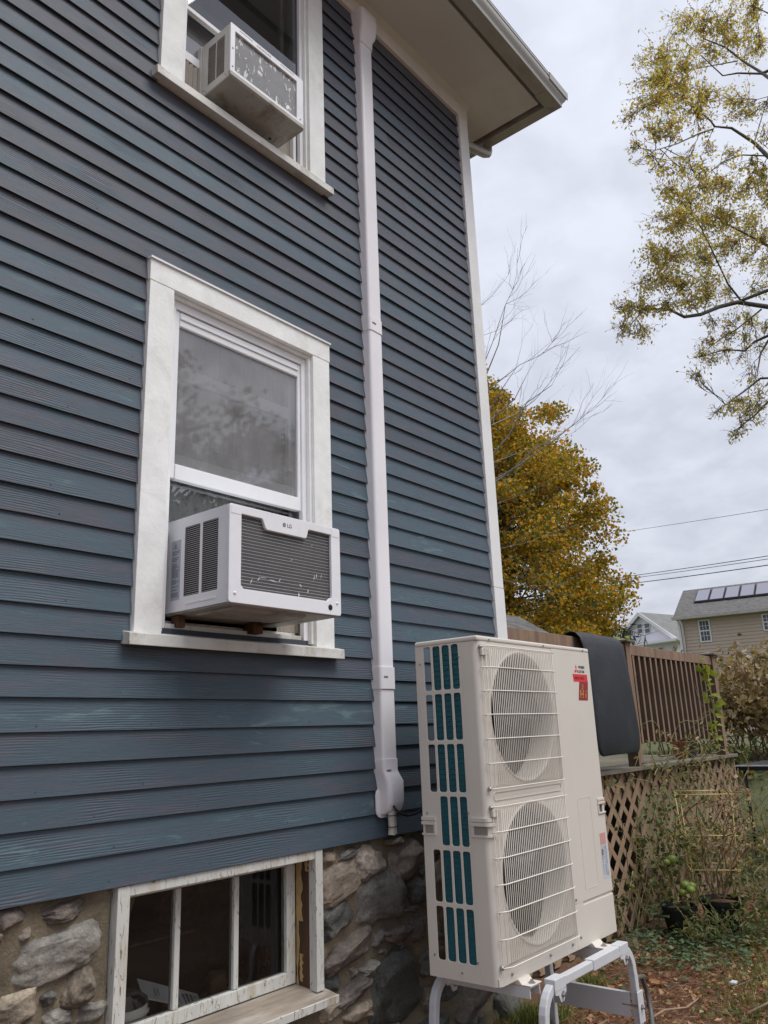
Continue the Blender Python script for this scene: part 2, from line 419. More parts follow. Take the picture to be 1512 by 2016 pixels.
leafmat('leaf_hedge', [(0.0, (0.10, 0.10, 0.035)), (0.25, (0.22, 0.165, 0.07)), (0.5, (0.34, 0.255, 0.125)), (0.8, (0.50, 0.42, 0.26)), (1.0, (0.30, 0.16, 0.10))], 0.3)
leafmat('leaf_vine', [(0.0, (0.04, 0.075, 0.022)), (0.4, (0.09, 0.14, 0.042)), (0.7, (0.17, 0.19, 0.06)), (1.0, (0.30, 0.24, 0.10))], 0.35)
leafmat('leaf_ground', [(0.0, (0.05, 0.10, 0.055)), (0.6, (0.105, 0.17, 0.085)), (1.0, (0.20, 0.22, 0.10))], 0.25)
leafmat('leaf_lime', [(0.0, (0.17, 0.26, 0.03)), (1.0, (0.38, 0.42, 0.09))], 0.45)
leafmat('leaf_gold', [(0.0, (0.32, 0.23, 0.06)), (1.0, (0.45, 0.32, 0.12))], 0.35)
leafmat('leaf_fallen', [(0.0, (0.10, 0.05, 0.025)), (0.35, (0.24, 0.105, 0.045)), (0.65, (0.36, 0.20, 0.09)), (0.85, (0.46, 0.31, 0.17)), (1.0, (0.24, 0.05, 0.035))], 0.15, 0.6)
leafmat('needles_dry', [(0.0, (0.10, 0.048, 0.027)), (0.4, (0.26, 0.12, 0.062)), (0.8, (0.40, 0.215, 0.115)), (1.0, (0.54, 0.39, 0.235))], 0.05, 0.6)
leafmat('grass_blade', [(0.0, (0.08, 0.125, 0.028)), (0.6, (0.16, 0.22, 0.055)), (1.0, (0.34, 0.31, 0.12))], 0.3)
leafmat('leaf_back', [(0.0, (0.05, 0.06, 0.025)), (1.0, (0.14, 0.13, 0.05))], 0.3)

# ---------------------------------------------------------------- mesh helpers
def M(m): return MATS[m]
def link(o, parent=None):
    COL.objects.link(o)
    if parent is not None: o.parent = parent
    return o
def tag(o, label, cat, group=None):
    o['label'] = label; o['category'] = cat
    if group: o['group'] = group
    return o
def struct(o, kind='structure'):
    o['kind'] = kind
    return o
def thing(name, label, cat, loc=(0, 0, 0), group=None):
    e = bpy.data.objects.new(name, None)
    e.empty_display_size = 0.1
    e.location = loc
    link(e)
    return tag(e, label, cat, group)
class MB:
    """collects vertices and faces in world coordinates"""
    def __init__(s): s.v = []; s.f = []
    def add(s, vs, fs):
        k = len(s.v); s.v += [tuple(p) for p in vs]; s.f += [tuple(i + k for i in f) for f in fs]
    def box(s, x0, x1, y0, y1, z0, z1):
        s.add([(x0, y0, z0), (x1, y0, z0), (x1, y1, z0), (x0, y1, z0), (x0, y0, z1), (x1, y0, z1), (x1, y1, z1), (x0, y1, z1)],
              [(0, 3, 2, 1), (4, 5, 6, 7), (0, 1, 5, 4), (1, 2, 6, 5), (2, 3, 7, 6), (3, 0, 4, 7)])
        return s
    def tube(s, path, r, n=8, cap=True, r1=None, sx=1.0):
        path = [Vector(p) for p in path]
        k0 = len(s.v); m = len(path)
        t0 = (path[1] - path[0]).normalized()
        a = Vector((0, 0, 1)) if abs(t0.z) < 0.9 else Vector((1, 0, 0))
        nrm = t0.cross(a).normalized()
        for i, p in enumerate(path):
            t = (path[min(i + 1, m - 1)] - path[max(i - 1, 0)]).normalized()
            nrm = (nrm - t * nrm.dot(t)).normalized()
            bn = t.cross(nrm)
            rr = r if r1 is None else r + (r1 - r) * i / (m - 1)
            if isinstance(r, (list, tuple)): rr = r[i]
            for j in range(n):
                q = 2 * math.pi * j / n
                s.v.append(tuple(p + nrm * math.cos(q) * rr + bn * math.sin(q) * rr * sx))
        for i in range(m - 1):
            for j in range(n):
                a0 = k0 + i * n + j; a1 = k0 + i * n + (j + 1) % n
                s.f.append((a0, a1, a1 + n, a0 + n))
        if cap:
            s.f.append(tuple(k0 + j for j in reversed(range(n))))
            s.f.append(tuple(k0 + (m - 1) * n + j for j in range(n)))
        return s
    def prism(s, prof, x0, x1, axis='x'):
        """profile [(a,b)] extruded along an axis (x: profile is y,z ; y: x,z ; z: x,y)"""
        n = len(prof)
        def P(a, b, t):
            return (t, a, b) if axis == 'x' else (a, t, b) if axis == 'y' else (a, b, t)
        k = len(s.v)
        s.v += [P(a, b, x0) for a, b in prof] + [P(a, b, x1) for a, b in prof]
        for i in range(n):
            j = (i + 1) % n
            s.f.append((k + i, k + j, k + n + j, k + n + i))
        s.f.append(tuple(k + i for i in reversed(range(n))))
        s.f.append(tuple(k + n + i for i in range(n)))
        return s
    def lathe(s, prof, c, n=24, axis='z'):
        """profile [(r,h)] turned about an axis through c"""
        k = len(s.v); m = len(prof)
        for r, h in prof:
            for j in range(n):
                q = 2 * math.pi * j / n
                a, bb = r * math.cos(q), r * math.sin(q)
                if axis == 'z': s.v.append((c[0] + a, c[1] + bb, c[2] + h))
                elif axis == 'y': s.v.append((c[0] + a, c[1] + h, c[2] + bb))
                else: s.v.append((c[0] + h, c[1] + a, c[2] + bb))
        for i in range(m - 1):
            for j in range(n):
                a0 = k + i * n + j; a1 = k + i * n + (j + 1) % n
                s.f.append((a0, a1, a1 + n, a0 + n))
        return s
    def mesh(s, name, origin=(0, 0, 0)):
        me = bpy.data.meshes.new(name)
        ox, oy, oz = origin
        me.from_pydata([(a - ox, b_ - oy, c_ - oz) for a, b_, c_ in s.v], [], s.f)
        return me
    def build(s, name, mat, parent=None, smooth=False, bevel=0.0, seg=2, fixn=True, subsurf=0, auto=None):
        me = s.mesh(name)
        bm = bmesh.new(); bm.from_mesh(me)
        if fixn: bmesh.ops.recalc_face_normals(bm, faces=bm.faces)
        if bevel:
            bmesh.ops.remove_doubles(bm, verts=bm.verts, dist=1e-6)
            es = [e for e in bm.edges if len(e.link_faces) == 2 and e.calc_face_angle(0) > 0.6]
            bmesh.ops.bevel(bm, geom=es, offset=bevel, segments=seg, affect='EDGES', profile=0.5, clamp_overlap=True)
        bm.to_mesh(me); bm.free()
        return finish(name, me, mat, parent, smooth, auto)
def finish(name, me, mat, parent=None, smooth=False, auto=None):
    o = bpy.data.objects.new(name, me)
    if mat: me.materials.append(M(mat))
    if smooth:
        for p in me.polygons: p.use_smooth = True
        if auto:
            bm = bmesh.new(); bm.from_mesh(me)
            for e in bm.edges:
                if len(e.link_faces) == 2 and e.calc_face_angle(0) > R(auto): e.smooth = False
            bm.to_mesh(me); bm.free()
    # keep world placement while giving the object an origin of its own
    if len(me.vertices):
        co = np.empty(len(me.vertices) * 3); me.vertices.foreach_get('co', co); co = co.reshape(-1, 3)
        c0 = (co.min(0) + co.max(0)) / 2; c0[2] = co[:, 2].min()
        me.vertices.foreach_set('co', (co - c0).ravel()); me.update()
        base = Vector((0, 0, 0))
        q = parent
        while q is not None:
            base = base + q.location; q = q.parent
        o.location = Vector(c0) - base
    link(o, parent)
    return o
def B(name, mat, parent, x0, x1, y0, y1, z0, z1, bevel=0.0, seg=2):
    return MB().box(min(x0, x1), max(x0, x1), min(y0, y1), max(y0, y1), min(z0, z1), max(z0, z1)).build(name, mat, parent, bevel=bevel, seg=seg)
def curve_mesh(cu):
    o = bpy.data.objects.new('tmp', cu)
    COL.objects.link(o)
    dg = bpy.context.evaluated_depsgraph_get()
    me = bpy.data.meshes.new_from_object(o.evaluated_get(dg))
    bpy.data.objects.remove(o); bpy.data.curves.remove(cu)
    return me
def plate_mesh(outer, holes, th, bevel=0.0):
    """flat plate in local xy with holes, thickness th centred on z = 0"""
    cu = bpy.data.curves.new('tmp', 'CURVE')
    cu.dimensions = '2D'; cu.fill_mode = 'BOTH'
    cu.extrude = max(th / 2 - bevel, 0.0002); cu.bevel_depth = bevel; cu.bevel_resolution = 1
    for loop in [outer] + holes:
        s = cu.splines.new('POLY'); s.points.add(len(loop) - 1)
        for p, q in zip(s.points, loop): p.co = (q[0], q[1], 0, 1)
        s.use_cyclic_u = True
    return curve_mesh(cu)
def rrect(x0, x1, y0, y1, r, n=5):
    pts = []
    for cx, cy, a in ((x1 - r, y1 - r, 0), (x0 + r, y1 - r, 90), (x0 + r, y0 + r, 180), (x1 - r, y0 + r, 270)):
        for i in range(n + 1):
            q = R(a + 90 * i / n); pts.append((cx + r * math.cos(q), cy + r * math.sin(q)))
    return pts
def circle(cx, cy, r, n=48):
    return [(cx + r * math.cos(2 * math.pi * i / n), cy + r * math.sin(2 * math.pi * i / n)) for i in range(n)]
def place(me, mat4):
    me.transform(mat4); me.update(); return me
FRONT = Matrix(((1, 0, 0, 0), (0, 0, -1, 0), (0, 1, 0, 0), (0, 0, 0, 1)))     # local x->x, y->z, z->-y (faces -y)
LEFTF = Matrix(((0, 0, -1, 0), (-1, 0, 0, 0), (0, 1, 0, 0), (0, 0, 0, 1)))    # local x->-y, y->z, z->-x (faces -x)
def text_mesh(s, size, extrude=0.0006, font_scale_x=1.0, shear=0.0, align='LEFT'):
    cu = bpy.data.curves.new('tmp', 'FONT')
    cu.body = s; cu.size = size; cu.extrude = extrude; cu.align_x = align; cu.shear = shear
    cu.resolution_u = 3
    me = curve_mesh(cu)
    if font_scale_x != 1.0: me.transform(Matrix.Diagonal((font_scale_x, 1, 1, 1)))
    return me
def T(x, y, z): return Matrix.Translation((x, y, z))
def kites(P, D, N, L, W, fold=0.25):
    """leaf blades: base point P, direction D, normal N, length L, width W -> verts, faces (numpy)"""
    D = D / np.linalg.norm(D, axis=1, keepdims=True)
    S = np.cross(D, N); S /= np.linalg.norm(S, axis=1, keepdims=True) + 1e-9
    U = np.cross(S, D)
    L = L[:, None]; W = W[:, None]
    a = P; t = P + D * L
    mid = P + D * L * 0.45
    lft = mid + S * W * 0.5 + U * W * fold; rgt_ = mid - S * W * 0.5 + U * W * fold
    V = np.stack([a, lft, t, rgt_], 1).reshape(-1, 3)
    n = len(P)
    F = np.arange(n * 4).reshape(n, 4)
    F = np.concatenate([F[:, [0, 1, 2]], F[:, [0, 2, 3]]])
    return V, F
def npmesh(name, V, F, mat, parent=None):
    me = bpy.data.meshes.new(name)
    me.vertices.add(len(V)); me.vertices.foreach_set('co', np.asarray(V, dtype=np.float32).ravel())
    k = F.shape[1]
    me.loops.add(F.size); me.loops.foreach_set('vertex_index', F.ravel().astype(np.int32))
    me.polygons.add(len(F))
    me.polygons.foreach_set('loop_start', np.arange(0, F.size, k, dtype=np.int32))
    me.polygons.foreach_set('loop_total', np.full(len(F), k, dtype=np.int32))
    me.update(calc_edges=True)
    return finish(name, me, mat, parent)
rng = np.random.default_rng(7)
random.seed(7)
def rdir(n, zmul=1.0):
    d = rng.normal(size=(n, 3)); d[:, 2] *= zmul
    return d / np.linalg.norm(d, axis=1, keepdims=True)
def leaves(name, P, mat, parent, L=(0.05, 0.08), asp=0.55, droop=-0.3, fold=0.2):
    n = len(P)
    D = rdir(n); D[:, 2] += droop
    N = rdir(n); N[:, 2] += 0.6
    ln = rng.uniform(L[0], L[1], n)
    V, F = kites(np.asarray(P), D, N, ln, ln * asp * rng.uniform(0.8, 1.2, n), fold)
    return npmesh(name, V, F, mat, parent)

# ---------------------------------------------------------------- ground
def gz(x, y):
    t = min(1, max(0, (x - 8.3) / 5.0)); t = t * t * (3 - 2 * t)
    z = 0.92 * t
    k = min(1.0, max(0, (14 - abs(x)) / 6)) 
    z += k * (0.020 * mnoise.noise(Vector((x * 1.1, y * 1.1, 0))) + 0.012 * mnoise.noise(Vector((x * 3.7, y * 3.7, 5))))
    return z
xs = np.concatenate([np.linspace(-600, -20, 8), np.linspace(-14, 1, 16), np.linspace(1.2, 9, 66), np.linspace(9.3, 20, 26), np.linspace(26, 900, 16)])
ys = np.concatenate([np.linspace(-600, -14, 8), np.linspace(-9, -3, 9), np.linspace(-2.8, 1.2, 40), np.linspace(1.6, 14, 18), np.linspace(20, 700, 12)])
gv = [(x, y, gz(x, y)) for x in xs for y in ys]
ny = len(ys)
gf = [(i * ny + j, (i + 1) * ny + j, (i + 1) * ny + j + 1, i * ny + j + 1) for i in range(len(xs) - 1) for j in range(ny - 1)]
gm = bpy.data.meshes.new('ground'); gm.from_pydata(gv, [], gf)
gm.materials.append(M('soil'))
for p in gm.polygons: p.use_smooth = True
ground = bpy.data.objects.new('ground', gm); link(ground); struct(ground)

# ---------------------------------------------------------------- the blue house
HX0, HX1 = -2.2, 4.14          # house wall runs along x, faces -y ; rear corner at HX1
FZ = 5.645                     # underside of the frieze board
SZ = 5.775                     # soffit
house = thing('house', 'two storey house with slate blue clapboards and white trim on a fieldstone base', 'house', (HX0, 0, 0))
WIN = [(1.60, 2.632, 1.775, 3.315), (1.60, 2.632, 4.20, 5.66)]      # casing outlines x0,x1,z0,z1
lap = [0.976, 1.077, 1.179, 1.272, 1.370, 1.469, 1.574, 1.674, 1.771, 1.868, 1.966, 2.064, 2.161, 2.255, 2.355, 2.454, 2.551]
lap += [2.551 + 0.0944 * i for i in range(1, 9)]
lap[-1] = 3.306
lap += [3.400, 3.500, 3.602, 3.696, 3.796, 3.893, 3.989]
k = (5.645 - 3.989) / 17
lap += [3.989 + k * i for i in range(1, 18)]
def cuts(x0, x1, z0, z1):
    segs = [(x0, x1)]
    for wx0, wx1, wz0, wz1 in WIN:
        if z1 > wz0 + 0.012 and z0 < wz1 - 0.02:
            out = []
            for a, b_ in segs:
                if wx0 > a and wx1 < b_: out += [(a, wx0 - 0.002), (wx1 + 0.002, b_)]
                else: out.append((a, b_))
            segs = out
    return segs
rb = random.Random(3)
for i in range(len(lap) - 1):
    z0, z1 = lap[i], lap[i + 1]
    for a, b_ in cuts(HX0, 4.028, z0, z1):
        pts = [a]
        if b_ - a > 2.2:
            pts += [HX0 + rb.uniform(0.4, 2.6)] if rb.random() < 0.5 else []
        elif b_ - a > 1.2 and rb.random() < 0.22:
            pts += [rb.uniform(a + 0.35, b_ - 0.35)]
        pts.append(b_)
        for p, q in zip(pts[:-1], pts[1:]):
            dy = rb.uniform(-0.0012, 0.0012); tz = rb.uniform(-0.0012, 0.0012)
            mb = MB().prism([(-0.0190 + dy, z0 + tz), (-0.0045 + dy, z1 + 0.014), (0.006, z1 + 0.014), (0.006, z0 + 0.011), (-0.0065, z0 + 0.010), (-0.0150 + dy, z0 + 0.0012 + tz)], p + 0.0006, q - 0.0006)
            mb.build('clapboard', 'clapboard_paint', house)
# nail heads along the foot of each course, relief shade painted as darker colour
nb = MB()
for i in range(26):
    for a, b_ in cuts(HX0, 4.028, lap[i], lap[i + 1]):
        x = HX0 + rb.uniform(0.0, 0.4)
        while x < b_ - 0.03:
            if x > a + 0.03:
                zc_ = lap[i] + 0.019 + rb.uniform(-0.003, 0.003)
                yc_ = -0.0190 + 0.0145 * (zc_ - lap[i]) / (lap[i + 1] + 0.014 - lap[i]) - 0.0006
                r_ = rb.uniform(0.0022, 0.0034)
                nb.add([(x + r_ * math.cos(q_), yc_, zc_ + r_ * math.sin(q_)) for q_ in [2 * math.pi * k_ / 7 for k_ in range(7)]], [tuple(range(7))])
            x += 0.406 + rb.uniform(-0.03, 0.03)
struct(nb.build('nail_heads', 'siding_dark_back', house), 'stuff')
# wall behind the boards, left open at the windows
mb = MB()
OPEN = [(1.715, 2.518, 1.83, 3.207), (1.715, 2.518, 4.25, 5.60)]
zz = [0.97, 1.83, 3.207, 4.25, 5.60, 5.80]
for z0, z1 in zip(zz[:-1], zz[1:]):
    hole = any(o_[2] <= z0 + 1e-6 and o_[3] >= z1 - 1e-6 for o_ in OPEN)
    if hole:
        mb.box(HX0, 1.715, 0.0065, 0.13, z0, z1); mb.box(2.518, 4.02, 0.0065, 0.13, z0, z1)
    else:
        mb.box(HX0, 4.02, 0.0065, 0.13, z0, z1)
mb.build('wall', 'siding_dark_back', house)
mb = MB()
mb.box(4.0205, 4.125, 0.012, 6.5, 0.97, 5.80); mb.box(HX0 - 0.1, HX0 - 0.001, 0.0, 6.5, 0.0, 5.80); mb.box(HX0, 4.02, 6.4, 6.5, 0.0, 5.80)
mb.build('wall', 'clapboard_paint', house)
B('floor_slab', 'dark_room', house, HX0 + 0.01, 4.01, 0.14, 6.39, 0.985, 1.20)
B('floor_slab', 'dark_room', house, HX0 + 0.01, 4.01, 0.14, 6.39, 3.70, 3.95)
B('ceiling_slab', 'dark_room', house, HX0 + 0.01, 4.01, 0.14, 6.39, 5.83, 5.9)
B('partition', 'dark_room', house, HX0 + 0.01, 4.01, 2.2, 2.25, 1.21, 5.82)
# corner board in two lengths, frieze, soffit
B('corner_board', 'corner_white', house, 4.03, 4.1385, -0.030, 0.011, 2.246, FZ - 0.001, 0.002)
B('corner_board', 'corner_white', house, 4.03, 4.140, -0.0315, 0.011, 0.976, 2.243, 0.002)
B('corner_board', 'corner_white', house, 4.1255, 4.150, 0.0115, 0.12, 0.976, FZ + 0.13, 0.002)
B('frieze_board', 'corner_white', house, HX0, 4.147, -0.028, 0.005, FZ, SZ - 0.001, 0.002)
mb = MB(); mb.prism([(-0.028, SZ - 0.032), (-0.028, SZ - 0.001), (-0.060, SZ - 0.001)], HX0, 4.15)
mb.build('cove_moulding', 'soffit_paint', house)
B('soffit', 'soffit_paint', house, HX0 - 0.4, 4.465, -0.440, 6.8, SZ, SZ + 0.05)
# fascia (recessed dark groove) and box gutters on two sides
mb = MB(); mb.box(HX0 - 0.4, 4.50, -0.470, -0.4405, SZ + 0.035, SZ + 0.16); mb.box(4.4655, 4.495, -0.44, 6.8, SZ + 0.035, SZ + 0.16)
mb.build('fascia', 'gutter_metal', house)
def gutter_profile(s0):
    # (outwards distance, height): back, bottom, ogee front, lip
    return [(0.0, 0.12), (0.0, 0.0), (0.085, 0.0), (0.090, 0.004), (0.089, 0.018), (0.096, 0.036), (0.110, 0.055), (0.118, 0.075), (0.116, 0.092), (0.121, 0.098), (0.121, 0.114), (0.112, 0.114), (0.112, 0.103), (0.106, 0.09), (0.107, 0.075), (0.098, 0.06), (0.084, 0.035), (0.080, 0.006), (0.004, 0.006), (0.004, 0.12)]
gp_ = gutter_profile(0)
GZ = SZ - 0.020
mb = MB(); nP = len(gp_)
loops = []
for tt in (HX0 - 0.4, None):
    row = []
    for d_, h_ in gp_:
        row.append(((HX0 - 0.4) if tt is not None else 4.500 + d_, -0.473 - d_, GZ + h_))
    loops.append(row)
loops.append([(4.500 + d_, 6.8, GZ + h_) for d_, h_ in gp_])
mb2 = MB(); mb2.v = loops[0] + loops[1]
mb2.f = [(i, (i + 1) % nP, nP + (i + 1) % nP, nP + i) for i in range(nP)]
mb2.build('gutter', 'gutter_metal', house, smooth=True, auto=35)
mb2 = MB(); mb2.v = loops[1] + loops[2]
mb2.f = [(i, (i + 1) % nP, nP + (i + 1) % nP, nP + i) for i in range(nP)]
mb2.build('gutter', 'gutter_metal', house, smooth=True, auto=35)
# mitre strip and joint sleeve near the corner
mb = MB(); mb.box(4.36, 4.505, -0.566, -0.468, GZ - 0.0045, GZ - 0.0005)
mb.build('gutter_joint', 'gutter_metal', house, bevel=0.001)
mb = MB(); mb.prism([(-0.5915, GZ + 0.07), (-0.597, GZ + 0.075), (-0.601, GZ + 0.125), (-0.588, GZ + 0.125)], 4.36, 4.63)
mb.build('gutter_mitre', 'gutter_metal', house)
# low hip roof over the eaves
rz = SZ + 0.17
e0x, e1x, e0y, e1y = HX0 - 0.45, 4.60, -0.565, 6.85
mb = MB()
mb.add([(e0x, e0y, rz), (e1x, e0y, rz), (e1x, e1y, rz), (e0x, e1y, rz), (0.7, 3.15, rz + 2.1), (1.5, 3.15, rz + 2.1)],
       [(0, 1, 5, 4), (1, 2, 5), (2, 3, 4, 5), (3, 0, 4), (3, 2, 1, 0)])
mb.build('roof', 'shingle_grey', house)
# downspout on the rear side: outlet, elbow, slanting run back to the wall
mb = MB(); mb.tube([(4.548, 0.05, GZ), (4.548, 0.05, GZ - 0.05), (4.535, 0.05, GZ - 0.085), (4.50, 0.052, GZ - 0.105), (4.30, 0.07, GZ - 0.155), (4.205, 0.075, GZ - 0.18), (4.180, 0.078, GZ - 0.21), (4.176, 0.08, GZ - 0.30), (4.176, 0.08, 0.35)], 0.034, 8)
mb.build('downspout', 'gutter_metal', house, bevel=0.0, smooth=True, auto=30)
mb = MB(); mb.box(4.16, 4.25, 0.03, 0.125, GZ - 0.135, GZ - 0.12)
mb.build('downspout_strap', 'gutter_metal', house)

def sheet(name, mat, parent, x0, x1, y, z0, z1):
    mb = MB(); mb.add([(x0, y, z0), (x1, y, z0), (x1, y, z1), (x0, y, z1)], [(0, 1, 2, 3)])
    return mb.build(name, mat, parent, fixn=False)
# ---- windows of the upper floors
def dh_window(x0, x1, z0, z1, ox0, ox1, oz0, oz1, upper):
    # casing boards: two sides and a head; the window part is the pair of side casings
    top = z1 - 0.016
    mb = MB().prism([(x0, z0 + 0.001), (ox0, z0 + 0.001), (ox0, oz1), (ox1, oz1), (ox1, z0 + 0.001), (x1, z0 + 0.001), (x1, top), (x0, top)], -0.034, 0.0055, 'y')
    wnd = mb.build('window', 'trim_white', house, bevel=0.002)
    if not upper:
        B('head_casing', 'trim_white', wnd, x0 - 0.003, x1 + 0.003, -0.036, 0.006, oz1 + 0.0015, z1 - 0.012, 0.002)
        B('drip_cap', 'aluminium_white', wnd, x0 - 0.006, x1 + 0.006, -0.044, 0.004, z1 - 0.0115, z1 - 0.003)
    # sloping sill with horns
    mb = MB(); mb.prism([(-0.062, z0 - 0.047), (-0.060, z0 - 0.004), (0.10, z0 + 0.030), (0.10, z0 - 0.02), (-0.02, z0 - 0.042)], x0 - 0.032, x1 + 0.036)
    sill = mb.build('sill', 'sill_white', wnd, bevel=0.0025)
    # deep reveal of the opening
    mb = MB(); mb.box(ox0 + 0.0005, ox0 + 0.014, -0.016, 0.125, oz0, oz1 - 0.0005); mb.box(ox1 - 0.014, ox1 - 0.0005, -0.016, 0.125, oz0, oz1 - 0.0005)
    mb.box(ox0 + 0.0145, ox1 - 0.0145, -0.014, 0.125, oz1 - 0.014, oz1 - 0.001)
    mb.build('jamb', 'trim_white', wnd)
    return wnd
# lower window: aluminium storm frame, dusty upper light, lower light raised on the air conditioner
W1 = dh_window(1.60, 2.632, 1.80, 3.315, 1.715, 2.518, 1.815, 3.207, False)
a0, a1 = 1.7295, 2.5035
mb = MB()
mb.box(a0, a0 + 0.026, 0.005, 0.030, 1.83, 3.192); mb.box(a1 - 0.026, a1, 0.005, 0.030, 1.83, 3.192); mb.box(a0 + 0.0265, a1 - 0.0265, 0.005, 0.030, 3.157, 3.192)
mb.build('storm_frame', 'aluminium_white', W1, bevel=0.002)
mb = MB()
mb.box(a0 + 0.027, a0 + 0.050, 0.014, 0.036, 2.421, 3.155); mb.box(a1 - 0.044, a1 - 0.027, 0.014, 0.036, 2.421, 3.155)
mb.box(a0 + 0.0505, a1 - 0.0445, 0.012, 0.036, 3.088, 3.152); mb.box(a0 + 0.0505, a1 - 0.0445, 0.010, 0.036, 2.418, 2.482)
mb.build('storm_sash', 'aluminium_white', W1, bevel=0.003)
mb = MB(); mb.box(a0 + 0.0505, a1 - 0.0445, 0.012 - 0.006, 0.0115, 3.118, 3.132)
mb.build('pull_rail', 'aluminium_white', W1, bevel=0.002)
sheet('pane', 'dusty_glass', W1, a0 + 0.05, a1 - 0.044, 0.0245, 2.48, 3.09)
sheet('pane', 'clear_glass', W1, a0 + 0.027, a1 - 0.027, 0.052, 2.235, 2.60)
mb = MB(); mb.box(a0 + 0.02, a1 - 0.02, 0.046, 0.062, 2.198, 2.238)
mb.build('sash_rail', 'aluminium_white', W1, bevel=0.003)
# inner sashes seen through the glass, and the shade behind them
mb = MB(); mb.box(a0 + 0.0605, a1 - 0.0605, 0.058, 0.085, 2.875, 2.935); mb.box(a0 + 0.015, a0 + 0.06, 0.060, 0.088, 2.62, 3.17); mb.box(a1 - 0.06, a1 - 0.015, 0.060, 0.088, 2.62, 3.17)
mb.build('inner_sash', 'aluminium_white', W1, bevel=0.004)
B('screen_rail', 'card_grey', W1, a0 + 0.055, a1 - 0.05, 0.037, 0.046, 2.484, 2.535, 0.002)
V = []; nC = 60
mb = MB()
cu_ = [(a0 + (a1 - a0) * i / nC, 0.17 + 0.012 * math.sin(i * 1.7) + 0.006 * math.sin(i * 0.63)) for i in range(nC + 1)]
mb.v = [(x, y, 2.44) for x, y in cu_] + [(x, y, 3.2) for x, y in cu_]
mb.f = [(i, i + 1, nC + 2 + i, nC + 1 + i) for i in range(nC)]
mb.build('curtain', 'curtain', W1, smooth=True)
mb = MB()
cu_ = [(a0 + 0.03 + 0.46 * i / 30, 0.085 + 0.010 * math.sin(i * 1.1)) for i in range(31)]
mb.v = [(x, y, 2.20) for x, y in cu_] + [(x, y, 2.43) for x, y in cu_]
mb.f = [(i, i + 1, 32 + i, 31 + i) for i in range(30)]
mb.build('printed_curtain', 'print_fabric', W1, smooth=True)
# loose ledge pieces under the air conditioner
mb = MB(); mb.box(1.76, 2.47, 0.012, 0.05, 1.831, 1.850); mb.box(1.76, 2.47, 0.051, 0.085, 1.842, 1.866)
mb.build('window_track', 'sill_white', W1, bevel=0.002)

# upper window: raised lower sash, dark screen above
W2 = dh_window(1.60, 2.632, 4.235, 5.66, 1.715, 2.518, 4.25, 5.60, True)
mb = MB()
mb.prism([(a0, 4.266), (a0 + 0.022, 4.266), (a0 + 0.022, 5.565), (a1 - 0.022, 5.565), (a1 - 0.022, 4.266), (a1, 4.266), (a1, 5.585), (a0, 5.585)], 0.002, 0.026, 'y')
mb.build('storm_frame', 'aluminium_white', W2, bevel=0.002)
mb = MB(); mb.box(a1 - 0.046, a1 - 0.026, 0.028, 0.056, 4.28, 5.58)
mb.build('track', 'aluminium_white', W2, bevel=0.002)
mb = MB(); mb.box(a0 + 0.0225, a1 - 0.0225, 0.010, 0.034, 4.735, 4.760)
mb.build('storm_rail', 'aluminium_white', W2, bevel=0.003)
mb = MB(); mb.box(a0 + 0.0225, a1 - 0.047, 0.06, 0.09, 4.505, 4.555)
mb.build('sash_rail', 'aluminium_white', W2, bevel=0.003)
sheet('pane', 'dusty_glass', W2, a0 + 0.02, a1 - 0.047, 0.072, 4.556, 4.90)
mb = MB(); mb.box(a0 + 0.01, a1 - 0.01, 0.095, 0.12, 4.86, 4.915); mb.box(a1 - 0.075, a1 - 0.047, 0.095, 0.12, 4.92, 5.59)
mb.build('inner_sash', 'ac_pan', W2, bevel=0.003)
sheet('pane', 'screen_glass', W2, a0 + 0.0225, a1 - 0.0225, 0.018, 4.76, 5.58)

# ---- fieldstone base with a three-light basement window
FW = MB()
for q in ((HX0, 1.598, 0.0, 0.985), (2.558, 4.135, 0.0, 0.985), (1.598, 2.558, 0.0, 0.44)):
    # uneven mortar face
    nx = max(2, int((q[1] - q[0]) / 0.022)); nz = max(2, int((q[3] - q[2]) / 0.022))
    k0 = len(FW.v)
    for i in range(nx + 1):
        for j in range(nz + 1):
            x = q[0] + (q[1] - q[0]) * i / nx; z = -0.12 + (q[3] + 0.12) * j / nz
            e = min(1, min(i, nx - i) / 1.0)
            y = 0.022 + e * (0.018 * mnoise.noise(Vector((x * 5, z * 5, 2))) + 0.010 * mnoise.noise(Vector((x * 17, z * 17, 9))) + 0.006 * mnoise.noise(Vector((x * 45, z * 45, 4))))
            FW.v.append((x, y, z))
    for i in range(nx):
        for j in range(nz):
            a_ = k0 + i * (nz + 1) + j
            FW.f.append((a_, a_ + nz + 1, a_ + nz + 2, a_ + 1))
    FW.box(q[0], q[1], 0.07, 0.40, -0.12, q[3])
fw = FW.build('foundation_wall', 'mortar', house, smooth=True, auto=40, fixn=False)
FW2 = MB().box(3.75, 4.13, 0.45, 6.5, -0.12, 0.965)
FW2.build('foundation_wall', 'mortar', house)
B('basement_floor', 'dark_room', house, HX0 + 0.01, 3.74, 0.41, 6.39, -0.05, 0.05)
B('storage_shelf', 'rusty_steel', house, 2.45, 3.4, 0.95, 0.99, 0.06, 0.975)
B('basement_partition', 'basement_brown', house, HX0 + 0.01, 3.74, 1.9, 1.95, 0.06, 0.975)
